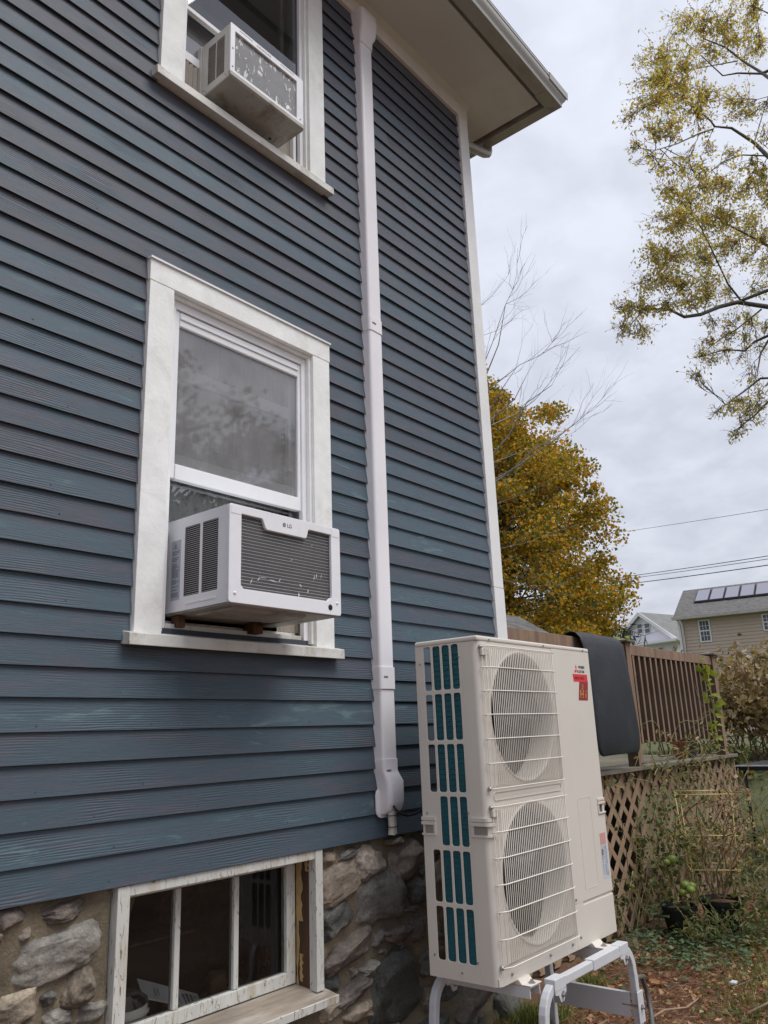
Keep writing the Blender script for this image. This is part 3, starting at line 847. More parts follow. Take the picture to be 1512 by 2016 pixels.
STONES = [[2.888, 0.88, 0.204, 0.135, 0.1, [0.416, 0.36, 0.308]], [2.66, 0.829, 0.251, 0.143, 0.25, [0.268, 0.22, 0.174]], [3.124, 0.848, 0.271, 0.151, 0, [0.245, 0.198, 0.171]], [2.938, 0.718, 0.313, 0.204, 0, [0.154, 0.146, 0.136]], [2.665, 0.693, 0.226, 0.124, 0.3, [0.103, 0.102, 0.095]], [2.727, 0.55, 0.32, 0.106, 0.28, [0.143, 0.117, 0.104]], [3.063, 0.552, 0.22, 0.065, 0, [0.143, 0.117, 0.104]], [3.055, 0.351, 0.34, 0.292, 0.05, [0.077, 0.08, 0.073]], [2.759, 0.402, 0.225, 0.065, 0.25, [0.134, 0.112, 0.107]], [2.846, 0.466, 0.125, 0.047, 0.1, [0.225, 0.211, 0.19]], [2.629, 0.455, 0.1, 0.083, 0, [0.077, 0.08, 0.073]], [2.616, 0.931, 0.103, 0.054, 0, [0.268, 0.22, 0.174]], [2.737, 0.928, 0.129, 0.055, 0.1, [0.154, 0.146, 0.136]], [3.051, 0.95, 0.124, 0.039, 0.2, [0.196, 0.165, 0.13]], [3.214, 0.709, 0.13, 0.111, 0, [0.103, 0.102, 0.095]], [3.2, 0.542, 0.139, 0.121, 0, [0.143, 0.117, 0.104]], [2.789, 0.313, 0.207, 0.072, 0, [0.343, 0.289, 0.225]], [2.608, 0.358, 0.134, 0.049, 0.2, [0.343, 0.289, 0.225]], [3.276, 0.385, 0.13, 0.113, 0, [0.154, 0.146, 0.136]], [3.274, 0.24, 0.129, 0.111, 0, [0.196, 0.165, 0.13]], [1.4, 0.814, 0.277, 0.142, 0.08, [0.225, 0.211, 0.19]], [1.31, 0.695, 0.156, 0.1, 0.1, [0.343, 0.289, 0.225]], [1.503, 0.695, 0.128, 0.082, 0.75, [0.196, 0.165, 0.13]], [1.423, 0.923, 0.186, 0.056, 0.1, [0.143, 0.117, 0.104]], [1.553, 0.62, 0.082, 0.053, 0, [0.225, 0.211, 0.19]], [1.264, 0.945, 0.089, 0.068, 0.2, [0.143, 0.117, 0.104]], [1.435, 0.632, 0.096, 0.043, 0, [0.225, 0.211, 0.19]], [1.23, 0.893, 0.039, 0.047, 0, [0.196, 0.165, 0.13]]]
srng = random.Random(11)
def stone(x, z, w, h, ang, col, prot=0.055, seed=0):
    bm = bmesh.new()
    bmesh.ops.create_icosphere(bm, subdivisions=5 if w > 0.12 else 4, radius=1.0)
    rs = random.Random(seed)
    ca, sa = math.cos(ang), math.sin(ang)
    off = Vector((rs.uniform(-50, 50), rs.uniform(-50, 50), rs.uniform(-50, 50)))
    ex = rs.uniform(0.56, 0.8)
    # planes that cut the boulder into facets
    cutp = [(Vector((rs.uniform(-1, 1), rs.uniform(-1.1, -0.1), rs.uniform(-1, 1))).normalized(), rs.uniform(0.55, 0.85)) for _ in range(9)]
    for v_ in bm.verts:
        p = v_.co.copy()
        for nn, dd in cutp:
            e = p.dot(nn) - dd
            if e > 0: p -= nn * e * 0.92
        p = Vector((math.copysign(abs(p.x) ** ex, p.x), p.y, math.copysign(abs(p.z) ** ex, p.z)))
        rdg = abs(mnoise.noise(p * 2.6 + off))
        s_ = 1 + 0.20 * mnoise.noise(p * 1.4 + off) + 0.10 * mnoise.noise(p * 3.3 + off) + 0.03 * mnoise.noise(p * 8 + off) + 0.012 * mnoise.noise(p * 19 + off) - 0.045 * (1 - min(1, rdg * 7))
        p *= s_
        lx, lz = p.x * w / 2, p.z * h / 2
        v_.co = Vector((x + lx * ca - lz * sa, 0.040 + p.y * prot * 1.12, z + lx * sa + lz * ca))
    me = bpy.data.meshes.new('stone')
    bm.to_mesh(me); bm.free()
    o = finish('stone', me, 'field_stone', fw, smooth=True)
    o.color = (*col, 1)
    return o
for i, (x, z, w_, h_, an, c_) in enumerate(STONES):
    gk = 1.30 if (w_ < 0.14 and x < 1.6) else 1.16
    stone(x, z, w_ * gk, h_ * gk, an, c_, 0.045 + 0.02 * srng.random() + 0.02 * min(1, w_ / 0.4), i * 13 + 5)
# stones beyond the part worked out one by one
pal = [(0.20, 0.17, 0.14), (0.14, 0.135, 0.125), (0.23, 0.19, 0.145), (0.17, 0.15, 0.13), (0.11, 0.11, 0.10)]
def too_near(x, z, r):
    for (a_, b__, c_, d_, _, _) in STONES:
        if abs(x - a_) < (c_ / 2 + r) * 0.80 and abs(z - b__) < (d_ / 2 + r * 0.8) * 0.80: return True
    return False
placed = []
for t_ in range(4000):
    sx_ = srng.uniform(HX0 + 0.2, 4.02); sz_ = srng.uniform(0.05, 0.90); r_ = [0.17, 0.13, 0.10, 0.07, 0.045, 0.03][min(5, t_ // 500)]
    if 1.50 - r_ < sx_ < 2.60 + r_ and sz_ > 0.30 - r_: continue
    if sx_ + r_ > 4.10 or sz_ + r_ * 0.75 > 0.965 or too_near(sx_, sz_, r_): continue
    if any(math.hypot(sx_ - a_, (sz_ - b__) * 1.25) < (r_ + c_) * 0.90 for a_, b__, c_ in placed): continue
    placed.append((sx_, sz_, r_))
    stone(sx_, sz_, 2 * r_ * srng.uniform(0.95, 1.2), 1.6 * r_ * srng.uniform(0.9, 1.15), srng.uniform(-0.4, 0.4), srng.choice(pal), 0.035 + 0.2 * r_, 400 + t_)
# basement window
BW = MB()
BW.box(1.604, 1.650, -0.012, 0.40, 0.40, 0.972)
bwin = BW.build('basement_window', 'peeling_paint', house, bevel=0.002)
bwin['label'] = 'basement window with peeling white paint and three lights'
B('head_board', 'peeling_paint', bwin, 1.6505, 2.515, -0.010, 0.09, 0.938, 0.9725, 0.003)
B('outer_stile', 'peeling_paint', bwin, 2.5155, 2.557, -0.013, 0.03, 0.452, 0.9725, 0.003)
B('jamb', 'brick_jamb_brown', bwin, 2.517, 2.56, 0.0305, 0.40, 0.43, 0.972)
# patches of old filler down the jamb
mb = MB()
def fillerpatch(y0, y1, z0, z1, sd):
    rr = random.Random(sd); nn = 12
    L_ = [(2.5155, y0 + rr.uniform(-0.002, 0.002), z0 + (z1 - z0) * i / nn) for i in range(nn + 1)]
    Rr = [(2.5135, y1 + rr.uniform(-0.006, 0.006), z0 + (z1 - z0) * i / nn) for i in range(nn + 1)]
    k_ = len(mb.v); mb.v += [(a_ + 0.003, b__, c_) for a_, b__, c_ in L_] + L_ + Rr + [(a_ + 0.004, b__, c_) for a_, b__, c_ in Rr]
    for g in range(3):
        for i in range(nn):
            mb.f.append((k_ + g * (nn + 1) + i, k_ + g * (nn + 1) + i + 1, k_ + (g + 1) * (nn + 1) + i + 1, k_ + (g + 1) * (nn + 1) + i))
fillerpatch(0.104, 0.072, 0.70, 0.937, 1); fillerpatch(0.104, 0.092, 0.46, 0.72, 2); fillerpatch(0.085, 0.070, 0.48, 0.58, 3); fillerpatch(0.052, 0.034, 0.89, 0.937, 4)
mb.build('filler', 'caulk_yellow', bwin)
S0, S1, SB, ST = 1.6505, 2.512, 0.470, 0.937
mb = MB()
mb.box(S0, S0 + 0.020, 0.105, 0.140, SB, ST); mb.box(S1 - 0.048, S1, 0.105, 0.140, SB, ST)
mb.box(S0 + 0.0205, S1 - 0.0485, 0.106, 0.140, ST - 0.026, ST - 0.001)
mb.build('sash', 'peeling_paint', bwin, bevel=0.003)
B('sash_rail', 'peeling_paint', bwin, S0 + 0.0205, S1 - 0.0485, 0.104, 0.140, SB, SB + 0.047, 0.003)
for mxx in (1.931, 2.203):
    B('muntin', 'peeling_paint', bwin, mxx - 0.012, mxx + 0.012, 0.107, 0.138, SB + 0.0475, ST - 0.0265, 0.004)
for p0, p1 in ((S0 + 0.020, 1.919), (1.943, 2.191), (2.215, S1 - 0.048)):
    sheet('pane', 'basement_glass', bwin, p0, p1, 0.122, SB + 0.047, ST - 0.026)
mb = MB(); mb.prism([(-0.055, 0.405), (-0.060, 0.438), (0.02, 0.452), (0.022, 0.458), (0.17, 0.4695), (0.17, 0.39), (-0.02, 0.39)], 1.59, 2.585)
mb.build('sill', 'sill_wood', bwin, bevel=0.004)
mb = MB(); mb.prism([(-0.063, 0.409), (-0.064, 0.436), (-0.0605, 0.438), (-0.0585, 0.409)], 2.05, 2.586)
mb.build('sill_facing', 'peeling_paint', bwin)

# ---- what stands behind the basement glass
LZ = 0.441
bk = thing('paint_bucket', 'pale plastic bucket on the ledge inside the basement window', 'bucket', (1.80, 0.262, LZ))
mb = MB(); prof = [(0.0, 0.0), (0.066, 0.0), (0.070, 0.03), (0.0725, 0.055), (0.079, 0.057), (0.079, 0.064), (0.0745, 0.066), (0.076, 0.088), (0.083, 0.090), (0.083, 0.097), (0.078, 0.099), (0.079, 0.122), (0.074, 0.122), (0.066, 0.01)]
mb.lathe([(a_ * 1.3, b_ * 0.82) for a_, b_ in prof], (1.80, 0.262, LZ), 40)
mb.build('tub', 'bucket_white', bk, smooth=True, auto=30)
mb = MB(); mb.tube([(1.706, 0.265, LZ + 0.094), (1.71, 0.215, LZ + 0.06), (1.75, 0.185, LZ + 0.045), (1.81, 0.185, LZ + 0.045), (1.855, 0.215, LZ + 0.06), (1.864, 0.265, LZ + 0.094)], 0.0025, 6)
mb.build('handle', 'zinc', bk, smooth=True)
gl_ = thing('work_glove', 'dark grey cloth glove lying over the bucket rim', 'glove', (1.80, 0.24, LZ + 0.125))
mb = MB()
for i in range(4):
    yy = 0.208 + 0.016 * i
    mb.tube([(1.70, yy + 0.02, LZ + 0.130), (1.75, yy + 0.012, LZ + 0.140), (1.80, yy + 0.006, LZ + 0.142), (1.845, yy, LZ + 0.138), (1.872 - 0.005 * i, yy - 0.004, LZ + 0.118), (1.882 - 0.006 * i, yy - 0.006, LZ + 0.085 + 0.008 * i)], [0.010, 0.0108, 0.011, 0.0108, 0.010, 0.008], 10, sx=0.8)
mb.build('fingers', 'glove_grey', gl_, smooth=True)
mb = MB(); mb.box(1.665, 1.775, 0.20, 0.285, LZ + 0.1235, LZ + 0.147)
mb.build('cuff', 'glove_grey', gl_, bevel=0.009, seg=3)
cdp = thing('carton', 'grey printed cardboard sheet lying aslant behind the basement glass', 'carton', (2.0, 0.27, LZ))
q = [(1.885, 0.235, 0.552), (1.93, 0.345, 0.585), (2.185, 0.315, 0.478), (2.115, 0.180, 0.462)]
nq = (Vector(q[1]) - Vector(q[0])).cross(Vector(q[3]) - Vector(q[0])).normalized()
if nq.z < 0: nq = -nq
mb = MB(); mb.add(q + [tuple(Vector(p) - nq * 0.006) for p in q], [(0, 1, 2, 3), (7, 6, 5, 4), (0, 4, 5, 1), (1, 5, 6, 2), (2, 6, 7, 3), (3, 7, 4, 0)])
mb.build('sheet', 'card_grey', cdp)
mb = MB()
def onq(u, v_):
    a_ = Vector(q[0]).lerp(Vector(q[3]), u); b__ = Vector(q[1]).lerp(Vector(q[2]), u)
    return a_.lerp(b__, v_) + nq * 0.0012
for u0, u1, v0_, v1 in ((0.70, 0.725, 0.15, 0.72), (0.76, 0.80, 0.12, 0.80), (0.83, 0.87, 0.10, 0.78), (0.90, 0.92, 0.2, 0.5), (0.22, 0.235, 0.2, 0.6), (0.28, 0.295, 0.25, 0.65), (0.62, 0.63, 0.05, 0.95), (0.90, 0.935, 0.62, 0.72)):
    mb.add([onq(u0, v0_), onq(u0, v1), onq(u1, v1), onq(u1, v0_)], [(0, 1, 2, 3)])
mb.build('printed_lines', 'print_grey', cdp)
jar = thing('glass_jar', 'round dusty jar on the ledge behind the middle basement light', 'jar', (2.27, 0.30, LZ))
mb = MB(); mb.lathe([(0.0, 0.0), (0.036, 0.0), (0.038, 0.008), (0.038, 0.062), (0.031, 0.074), (0.031, 0.084), (0.034, 0.085), (0.034, 0.096), (0.0, 0.097)], (2.27, 0.30, LZ), 24)
mb.build('jar_body', 'rusty_steel', jar, smooth=True, auto=30)
bx_ = thing('storage_box', 'dim cardboard box stored deep inside the basement', 'box', (2.2, 0.75, 0.06))
MB().box(2.02, 2.42, 0.62, 0.92, 0.052, 0.62).build('carton_body', 'basement_brown', bx_, bevel=0.004)
B('lid_flap', 'rusty_steel', bx_, 2.03, 2.41, 0.63, 0.91, 0.621, 0.63)
pk = MB(); pk.tube([(1.75, 0.55, 0.06), (2.35, 0.95, 0.95)], 0.03, 4)
tag(pk.build('plank', 'lattice_wood', None), 'loose plank leaning inside the dark basement', 'plank')
pp = MB(); pp.tube([(2.62, 0.50, 0.06), (2.60, 0.50, 0.70), (2.56, 0.52, 0.80), (2.46, 0.60, 0.83), (2.2, 0.8, 0.84)], 0.012, 8)
tag(pp.build('bent_pipe', 'fan_grey', None, smooth=True), 'dark bent pipe inside the basement behind the third light', 'pipe')

# ---------------------------------------------------------------- window air conditioners
def text_on(s, size, mat, parent, name, x, y, z, face='F', sx=1.0, shear=0.0, ext=0.0004, rot=0.0, align='LEFT'):
    me = text_mesh(s, size, ext, sx, shear, align)
    if rot: me.transform(Matrix.Rotation(rot, 4, 'Z'))
    place(me, T(x, y, z) @ (FRONT if face == 'F' else LEFTF))
    return finish(name, me, mat, parent)
def louvre(parent, x, y0, y1, z0, z1, n, mat, th=0.0025, tilt=0.004, dep=0.0018):
    mb = MB()
    for i in range(n):
        zc_ = z0 + (z1 - z0) * (i + 0.5) / n
        mb.add([(x, y0, zc_ - th / 2), (x, y1, zc_ - th / 2), (x + dep, y1, zc_ + tilt - th / 2), (x + dep, y0, zc_ + tilt - th / 2),
                (x, y0, zc_ + th / 2), (x, y1, zc_ + th / 2), (x + dep, y1, zc_ + tilt + th / 2), (x + dep, y0, zc_ + tilt + th / 2)],
               [(0, 3, 2, 1), (4, 5, 6, 7), (0, 1, 5, 4), (1, 2, 6, 5), (2, 3, 7, 6), (3, 0, 4, 7)])
    o = mb.build('louvre_slats', mat, parent)
    return struct(o, 'stuff')

# lower one: white case, dark fins, the maker's mark on a tab
X0, X1, Z0, Z1, YF, YB = 1.782, 2.359, 1.889, 2.247, -0.326, 0.075
ac = thing('window_air_conditioner', 'white window air conditioner with dark dented fins in the lower window', 'air conditioner', ((X0 + X1) / 2, -0.1, Z0))
side = plate_mesh([(0, 0), (YB - YF, 0), (YB - YF, Z1 - Z0), (0, Z1 - Z0)],
                  [rrect(0.140, 0.232, 0.052, 0.318, 0.004), rrect(0.246, 0.338, 0.052, 0.318, 0.004)], 0.0016)
# plate local x runs from the room side to the front
def sideplate(me, x): return place(me, Matrix(((0, 0, -1, x), (-1, 0, 0, YB), (0, 1, 0, Z0), (0, 0, 0, 1))))
cs = finish('case_side', sideplate(side, X0 + 0.0008), 'ac_white', ac)
louvre(ac, X0 + 0.0002, YB - 0.232, YB - 0.140, Z0 + 0.052, Z0 + 0.318, 34, 'ac_white', 0.0011, 0.0006)
louvre(ac, X0 + 0.0002, YB - 0.338, YB - 0.246, Z0 + 0.052, Z0 + 0.318, 34, 'ac_white', 0.0011, 0.0006)
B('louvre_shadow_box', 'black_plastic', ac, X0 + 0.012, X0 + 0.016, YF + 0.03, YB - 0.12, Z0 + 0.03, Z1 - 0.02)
B('case_side', 'ac_white', ac, X1 - 0.0016, X1, YF + 0.001, YB, Z0, Z1)
B('case_top', 'ac_white', ac, X0 + 0.0018, X1 - 0.0018, YF + 0.001, YB, Z1 - 0.0025, Z1 - 0.0005)
mb = MB(); mb.prism([(YF + 0.012, Z0 - 0.006), (YB, Z0 - 0.006), (YB, Z0 + 0.0006), (YF + 0.004, Z0 + 0.0006), (YF + 0.004, Z0)], X0 + 0.006, X1 - 0.006)
mb.build('base_pan', 'ac_pan', ac, bevel=0.001)
mb = MB(); mb.prism([(YF + 0.06, Z0 - 0.016), (YB - 0.16, Z0 - 0.016), (YB - 0.15, Z0 - 0.0065), (YF + 0.04, Z0 - 0.0065)], X0 + 0.05, X1 - 0.15)
mb.build('pan_rib', 'ac_pan', ac, bevel=0.002)
mb = MB(); mb.box(X0 + 0.01, X0 + 0.012, YB - 0.36, YB - 0.06, Z0 + 0.026, Z0 + 0.03)
B('side_bead', 'ac_white', ac, X0 - 0.0025, X0 - 0.0002, YB - 0.33, YB - 0.16, Z0 + 0.020, Z0 + 0.028, 0.001)
W_, H_ = X1 - X0, Z1 - Z0
hole = [(0.052, 0.065), (0.066, 0.050), (W_ - 0.075, 0.050), (W_ - 0.060, 0.064), (W_ - 0.048, 0.066), (W_ - 0.048, H_ - 0.028), (0.400, H_ - 0.028), (0.394, H_ - 0.034), (0.386, H_ - 0.062), (0.380, H_ - 0.067), (0.180, H_ - 0.067), (0.172, H_ - 0.062), (0.160, H_ - 0.034), (0.154, H_ - 0.028), (0.052, H_ - 0.028)]
fr = plate_mesh(rrect(0, W_, 0, H_, 0.010), [hole], 0.014, 0.002)
place(fr, T(X0, YF + 0.005, Z0) @ FRONT)
finish('front_frame', fr, 'ac_white', ac, smooth=True, auto=30)
B('condenser_fins', 'coil_dark', ac, X0 + 0.045, X1 - 0.040, YF + 0.014, YF + 0.024, Z0 + 0.045, Z1 - 0.020)
mb = MB()
for i in range(22):
    zc_ = Z0 + 0.062 + i * 0.0125
    mb.tube([(X0 + 0.05, YF + 0.0095, zc_), (X1 - 0.046, YF + 0.0095, zc_ + 0.0006 * math.sin(i * 2.1))], 0.0005, 5)
struct(mb.build('guard_wires', 'ac_white', ac), 'stuff')
# crushed fins that have gone bright
mb = MB(); rr = random.Random(4)
for px_, pz_, L_, a_, w_ in ((0.115, 0.088, 0.028, 1.1, 0.006), (0.150, 0.100, 0.02, 0.8, 0.007), (0.172, 0.108, 0.050, 0.0, 0.0045), (0.222, 0.101, 0.045, -0.18, 0.006), (0.255, 0.108, 0.02, 0.9, 0.006), (0.440, 0.142, 0.026, 1.3, 0.007), (0.453, 0.150, 0.024, 1.4, 0.008), (0.480, 0.152, 0.022, 1.35, 0.006), (0.365, 0.100, 0.018, -0.9, 0.006), (0.405, 0.083, 0.018, 1.1, 0.008), (0.355, 0.064, 0.024, 1.5, 0.009), (0.318, 0.196, 0.014, 0.5, 0.005), (0.155, 0.122, 0.03, 1.55, 0.0025), (0.43, 0.27, 0.008, 0.3, 0.004), (0.45, 0.30, 0.02, 1.5, 0.002), (0.06, 0.30, 0.018, 1.4, 0.003)):
    ca, sa = math.cos(a_), math.sin(a_)
    P0 = Vector((X0 + px_, YF + 0.0132, Z0 + pz_)); d_ = Vector((ca, 0, sa)) * L_ / 2; n_ = Vector((-sa, 0, ca)) * w_ / 2
    mb.add([P0 - d_, P0 - d_ * 0.2 - n_, P0 + d_, P0 + d_ * 0.1 + n_ + Vector((0, -0.003, 0))], [(0, 1, 2, 3)])
mb.build('bent_fins', 'ac_white', ac)
# corner screws, drain plug, seam plates
for sx_, sz_ in ((X0 + 0.026, Z0 + 0.033), (X1 - 0.022, Z0 + 0.048)):
    mb = MB(); mb.lathe([(0.0, -0.0045), (0.003, -0.0042), (0.0058, -0.002), (0.006, 0.0)], (sx_, YF - 0.002, sz_), 14, 'y')
    mb.build('screw', 'ac_white', ac, smooth=True)
mb = MB(); mb.lathe([(0.0, -0.0045), (0.0085, -0.0045), (0.0115, -0.003), (0.012, 0.0)], (X1 - 0.062, YF - 0.0005, Z0 + 0.028), 18, 'y')
mb.build('drain_port', 'black_plastic', ac, smooth=True, auto=40)
B('corner_plate', 'ac_white', ac, X0 + 0.004, X0 + 0.050, YF - 0.0032, YF - 0.0022, Z1 - 0.034, Z1 - 0.005, 0.0004)
B('corner_plate', 'ac_white', ac, X1 - 0.046, X1 - 0.004, YF - 0.0032, YF - 0.0022, Z1 - 0.036, Z1 - 0.005, 0.0004)
text_on('LG', 0.022, 'print_black', ac, 'maker_mark', X0 + 0.281, YF - 0.0024, Z1 - 0.042, 'F', 0.9)
mb = MB(); mb.lathe([(0.0, -0.0007), (0.008, -0.0007), (0.008, 0.0)], (X0 + 0.266, YF - 0.0026, Z1 - 0.034), 20, 'y')
mb.build('maker_emblem', 'print_grey', ac)
mb = MB()
for k_ in range(7): 
    a_ = math.pi * (0.05 + 0.9 * k_ / 6)
mb.box(X0 + 0.2655, X0 + 0.267, YF - 0.0038, YF - 0.0034, Z1 - 0.036, Z1 - 0.030)
mb.box(X0 + 0.2655, X0 + 0.2695, YF - 0.0038, YF - 0.0034, Z1 - 0.037, Z1 - 0.036)
mb.build('emblem_lines', 'ac_white', ac)
# warning decal on the case side
B('warning_decal', 'decal_grey', ac, X0 - 0.0008, X0 - 0.0002, YB - 0.118, YB - 0.062, Z0 + 0.045, Z0 + 0.275)
mb = MB()
tri = [(YB - 0.086, Z0 + 0.268), (YB - 0.073, Z0 + 0.243), (YB - 0.099, Z0 + 0.243)]
tin = [(YB - 0.086, Z0 + 0.2635), (YB - 0.0765, Z0 + 0.2455), (YB - 0.0955, Z0 + 0.2455)]
for i in range(3):
    j = (i + 1) % 3
    mb.add([(X0 - 0.0012, *tri[i]), (X0 - 0.0012, *tri[j]), (X0 - 0.0012, *tin[j]), (X0 - 0.0012, *tin[i])], [(0, 1, 2, 3)])
mb.add([(X0 - 0.0012, YB - 0.084, Z0 + 0.258), (X0 - 0.0012, YB - 0.088, Z0 + 0.258), (X0 - 0.0012, YB - 0.089, Z0 + 0.247), (X0 - 0.0012, YB - 0.083, Z0 + 0.247)], [(0, 1, 2, 3)])
rr = random.Random(8); zt = Z0 + 0.234
while zt > Z0 + 0.055:
    if rr.random() < 0.82:
        ln = rr.uniform(0.025, 0.046)
        mb.add([(X0 - 0.0012, YB - 0.068, zt), (X0 - 0.0012, YB - 0.068 - ln, zt), (X0 - 0.0012, YB - 0.068 - ln, zt - 0.0032), (X0 - 0.0012, YB - 0.068, zt - 0.0032)], [(0, 1, 2, 3)])
    zt -= 0.0062
mb.build('decal_print', 'print_grey', ac)
# support bracket underneath
mb = MB(); mb.tube([(X1 - 0.13, YF + 0.09, Z0 - 0.007), (X1 - 0.15, YF + 0.20, Z0 - 0.012), (X1 - 0.17, -0.02, Z0 - 0.018)], 0.006, 8)
mb.build('support_rod', 'zinc', ac, smooth=True)
B('support_foot', 'rusty_steel', ac, X1 - 0.20, X1 - 0.15, -0.030, 0.035, Z0 - 0.052, Z0 - 0.0065, 0.003)
B('support_foot', 'rusty_steel', ac, X0 + 0.02, X0 + 0.055, -0.010, 0.035, Z0 - 0.052, Z0 - 0.0065, 0.003)
# expanding side curtain between case and frame
def accordion(parent, xa, xb, y, z0, z1, n, mat):
    mb = MB()
    xs_ = [xa + (xb - xa) * i / n for i in range(n + 1)]
    mb.v = [(x, y + (0.006 if i % 2 else -0.006), z0) for i, x in enumerate(xs_)] + [(x, y + (0.006 if i % 2 else -0.006), z1) for i, x in enumerate(xs_)]
    mb.f = [(i, i + 1, n + 2 + i, n + 1 + i) for i in range(n)]
    return mb.build('side_curtain', mat, parent)
accordion(ac, X1 + 0.001, 2.49, 0.058, 1.868, 2.197, 10, 'accordion_vinyl')
accordion(ac, 1.745, X0 - 0.001, 0.058, 1.868, 2.197, 4, 'accordion_vinyl')

# upper one: cream case, corroded silver fins
X0, X1, Z0, Z1, YF, YB = 1.875, 2.337, 4.331, 4.626, -0.164, 0.085
ac2 = thing('window_air_conditioner', 'older cream window air conditioner with corroded silver fins in the upper window', 'air conditioner', ((X0 + X1) / 2, -0.05, Z0))
side = plate_mesh([(0, 0), (YB - YF, 0), (YB - YF, Z1 - Z0), (0, Z1 - Z0)], [rrect(0.085, 0.206, 0.040, 0.255, 0.004)], 0.0016)
finish('case_side', place(side, Matrix(((0, 0, -1, X0 + 0.0008), (-1, 0, 0, YB), (0, 1, 0, Z0), (0, 0, 0, 1)))), 'ac_cream', ac2)
louvre(ac2, X0 + 0.0002, YB - 0.206, YB - 0.085, Z0 + 0.040, Z0 + 0.255, 24, 'ac_cream', 0.0024, 0.002)
B('louvre_bar', 'ac_cream', ac2, X0 - 0.0012, X0 + 0.004, YB - 0.147, YB - 0.143, Z0 + 0.041, Z0 + 0.254)
simple('rusty_inside', (0.10, 0.065, 0.035), 0.9, 0.4, 12)
B('inner_lining', 'rusty_inside', ac2, X0 + 0.020, X0 + 0.024, YF + 0.03, YB - 0.07, Z0 + 0.03, Z1 - 0.03)
B('case_side', 'ac_cream', ac2, X1 - 0.0016, X1, YF + 0.001, YB, Z0, Z1)
B('case_top', 'ac_cream', ac2, X0 + 0.0018, X1 - 0.0018, YF + 0.001, YB, Z1 - 0.0025, Z1 - 0.0005)
mb = MB(); mb.prism([(YF - 0.005, Z0 - 0.001), (YF + 0.006, Z0 - 0.010), (YB, Z0 - 0.010), (YB, Z0 + 0.0004), (YF + 0.012, Z0 + 0.0004), (YF + 0.012, Z0 + 0.0215), (YF - 0.005, Z0 + 0.0215)], X0 - 0.0025, X1 + 0.0025)
mb.build('base_pan', 'ac_pan', ac2, bevel=0.003)
mb = MB(); mb.lathe([(0.0, 0.0), (0.0075, 0.0), (0.0075, -0.001)], (X1 - 0.075, YF + 0.16, Z0 - 0.0103), 16, 'z')
mb.build('drain_hole', 'black_plastic', ac2)
for rx_, ry_, rr_ in ((X1 - 0.078, YF + 0.155, 0.030), (X1 - 0.035, YF + 0.12, 0.012), (X1 - 0.13, YF + 0.165, 0.022)):
    mb = MB(); mb.lathe([(rr_, 0.0), (rr_ + 0.001, -0.002), (rr_ + 0.0035, -0.002), (rr_ + 0.0045, 0.0)], (rx_, ry_, Z0 - 0.0101), 24, 'z')
    mb.build('pressed_ring', 'ac_pan', ac2, smooth=True)
W_, H_ = X1 - X0, Z1 - Z0
fr = plate_mesh(rrect(0, W_, 0.022, H_, 0.004), [rrect(0.024, W_ - 0.040, 0.036, H_ - 0.032, 0.003)], 0.012, 0.0015)
finish('front_frame', place(fr, T(X0, YF + 0.004, Z0) @ FRONT), 'ac_white', ac2, smooth=True, auto=30)
B('condenser_fins', 'coil_silver', ac2, X0 + 0.018, X1 - 0.034, YF + 0.009, YF + 0.018, Z0 + 0.030, Z1 - 0.026)
mb = MB(); rr = random.Random(21)
for i in range(44):
    px_ = rr.uniform(0.035, W_ - 0.052); pz_ = 0.045 + (H_ - 0.09) * rr.random() ** 1.4
    L_ = rr.uniform(0.006, 0.032); a_ = rr.choice([1.5, 1.6, 1.2, 0.2, 1.9]) + rr.uniform(-0.2, 0.2); w_ = rr.uniform(0.002, 0.009)
    ca, sa = math.cos(a_), math.sin(a_)
    P0 = Vector((X0 + px_, YF + 0.0085, Z0 + pz_)); d_ = Vector((ca, 0, sa)) * L_ / 2; n_ = Vector((-sa, 0, ca)) * w_ / 2
    mb.add([P0 - d_, P0 - n_ + d_ * rr.uniform(-0.4, 0.4), P0 + d_, P0 + d_ * rr.uniform(-0.4, 0.4) + n_ + Vector((0, -0.002, 0))], [(0, 1, 2, 3)])
mb.build('bent_fins', 'aluminium_white', ac2)
text_on('KENMORE', 0.019, 'print_grey', ac2, 'maker_mark', X0 + 0.155, YF - 0.0021, Z1 - 0.0225, 'F', 1.05, ext=0.0003)
for a_, b_ in ((0.05, 0.13), (0.31, 0.40)):
    B('grip_slot', 'print_grey', ac2, X0 + a_, X0 + b_, YF - 0.0026, YF - 0.0021, Z1 - 0.0125, Z1 - 0.0095)
for sx_, sz_ in ((X0 + 0.012, Z0 + 0.052), (X1 - 0.02, Z0 + 0.045), (X0 + 0.012, Z0 + 0.155)):
    mb = MB(); mb.lathe([(0.0, -0.003), (0.004, -0.002), (0.0045, 0.0)], (sx_, YF - 0.002, sz_), 12, 'y')
    mb.build('screw', 'zinc', ac2, smooth=True)
for yy, zz_ in ((YB - 0.055, Z0 + 0.03), (YB - 0.075, Z0 + 0.012), (YF + 0.03, Z0 + 0.02), (YB - 0.035, Z0 + 0.16)):
    mb = MB(); mb.lathe([(0.0, -0.003), (0.0035, -0.002), (0.004, 0.0)], (X0 - 0.0001, yy, zz_), 10, 'x')
    mb.build('screw', 'zinc', ac2, smooth=True)
accordion(ac2, 1.752, X0 - 0.006, 0.062, 4.272, 4.50, 9, 'accordion_vinyl')
accordion(ac2, X1 + 0.006, 2.475, 0.062, 4.272, 4.50, 9, 'accordion_vinyl')
B('curtain_frame', 'ac_cream', ac2, X0 - 0.006, X0 - 0.0022, 0.045, 0.078, 4.272, 4.625)

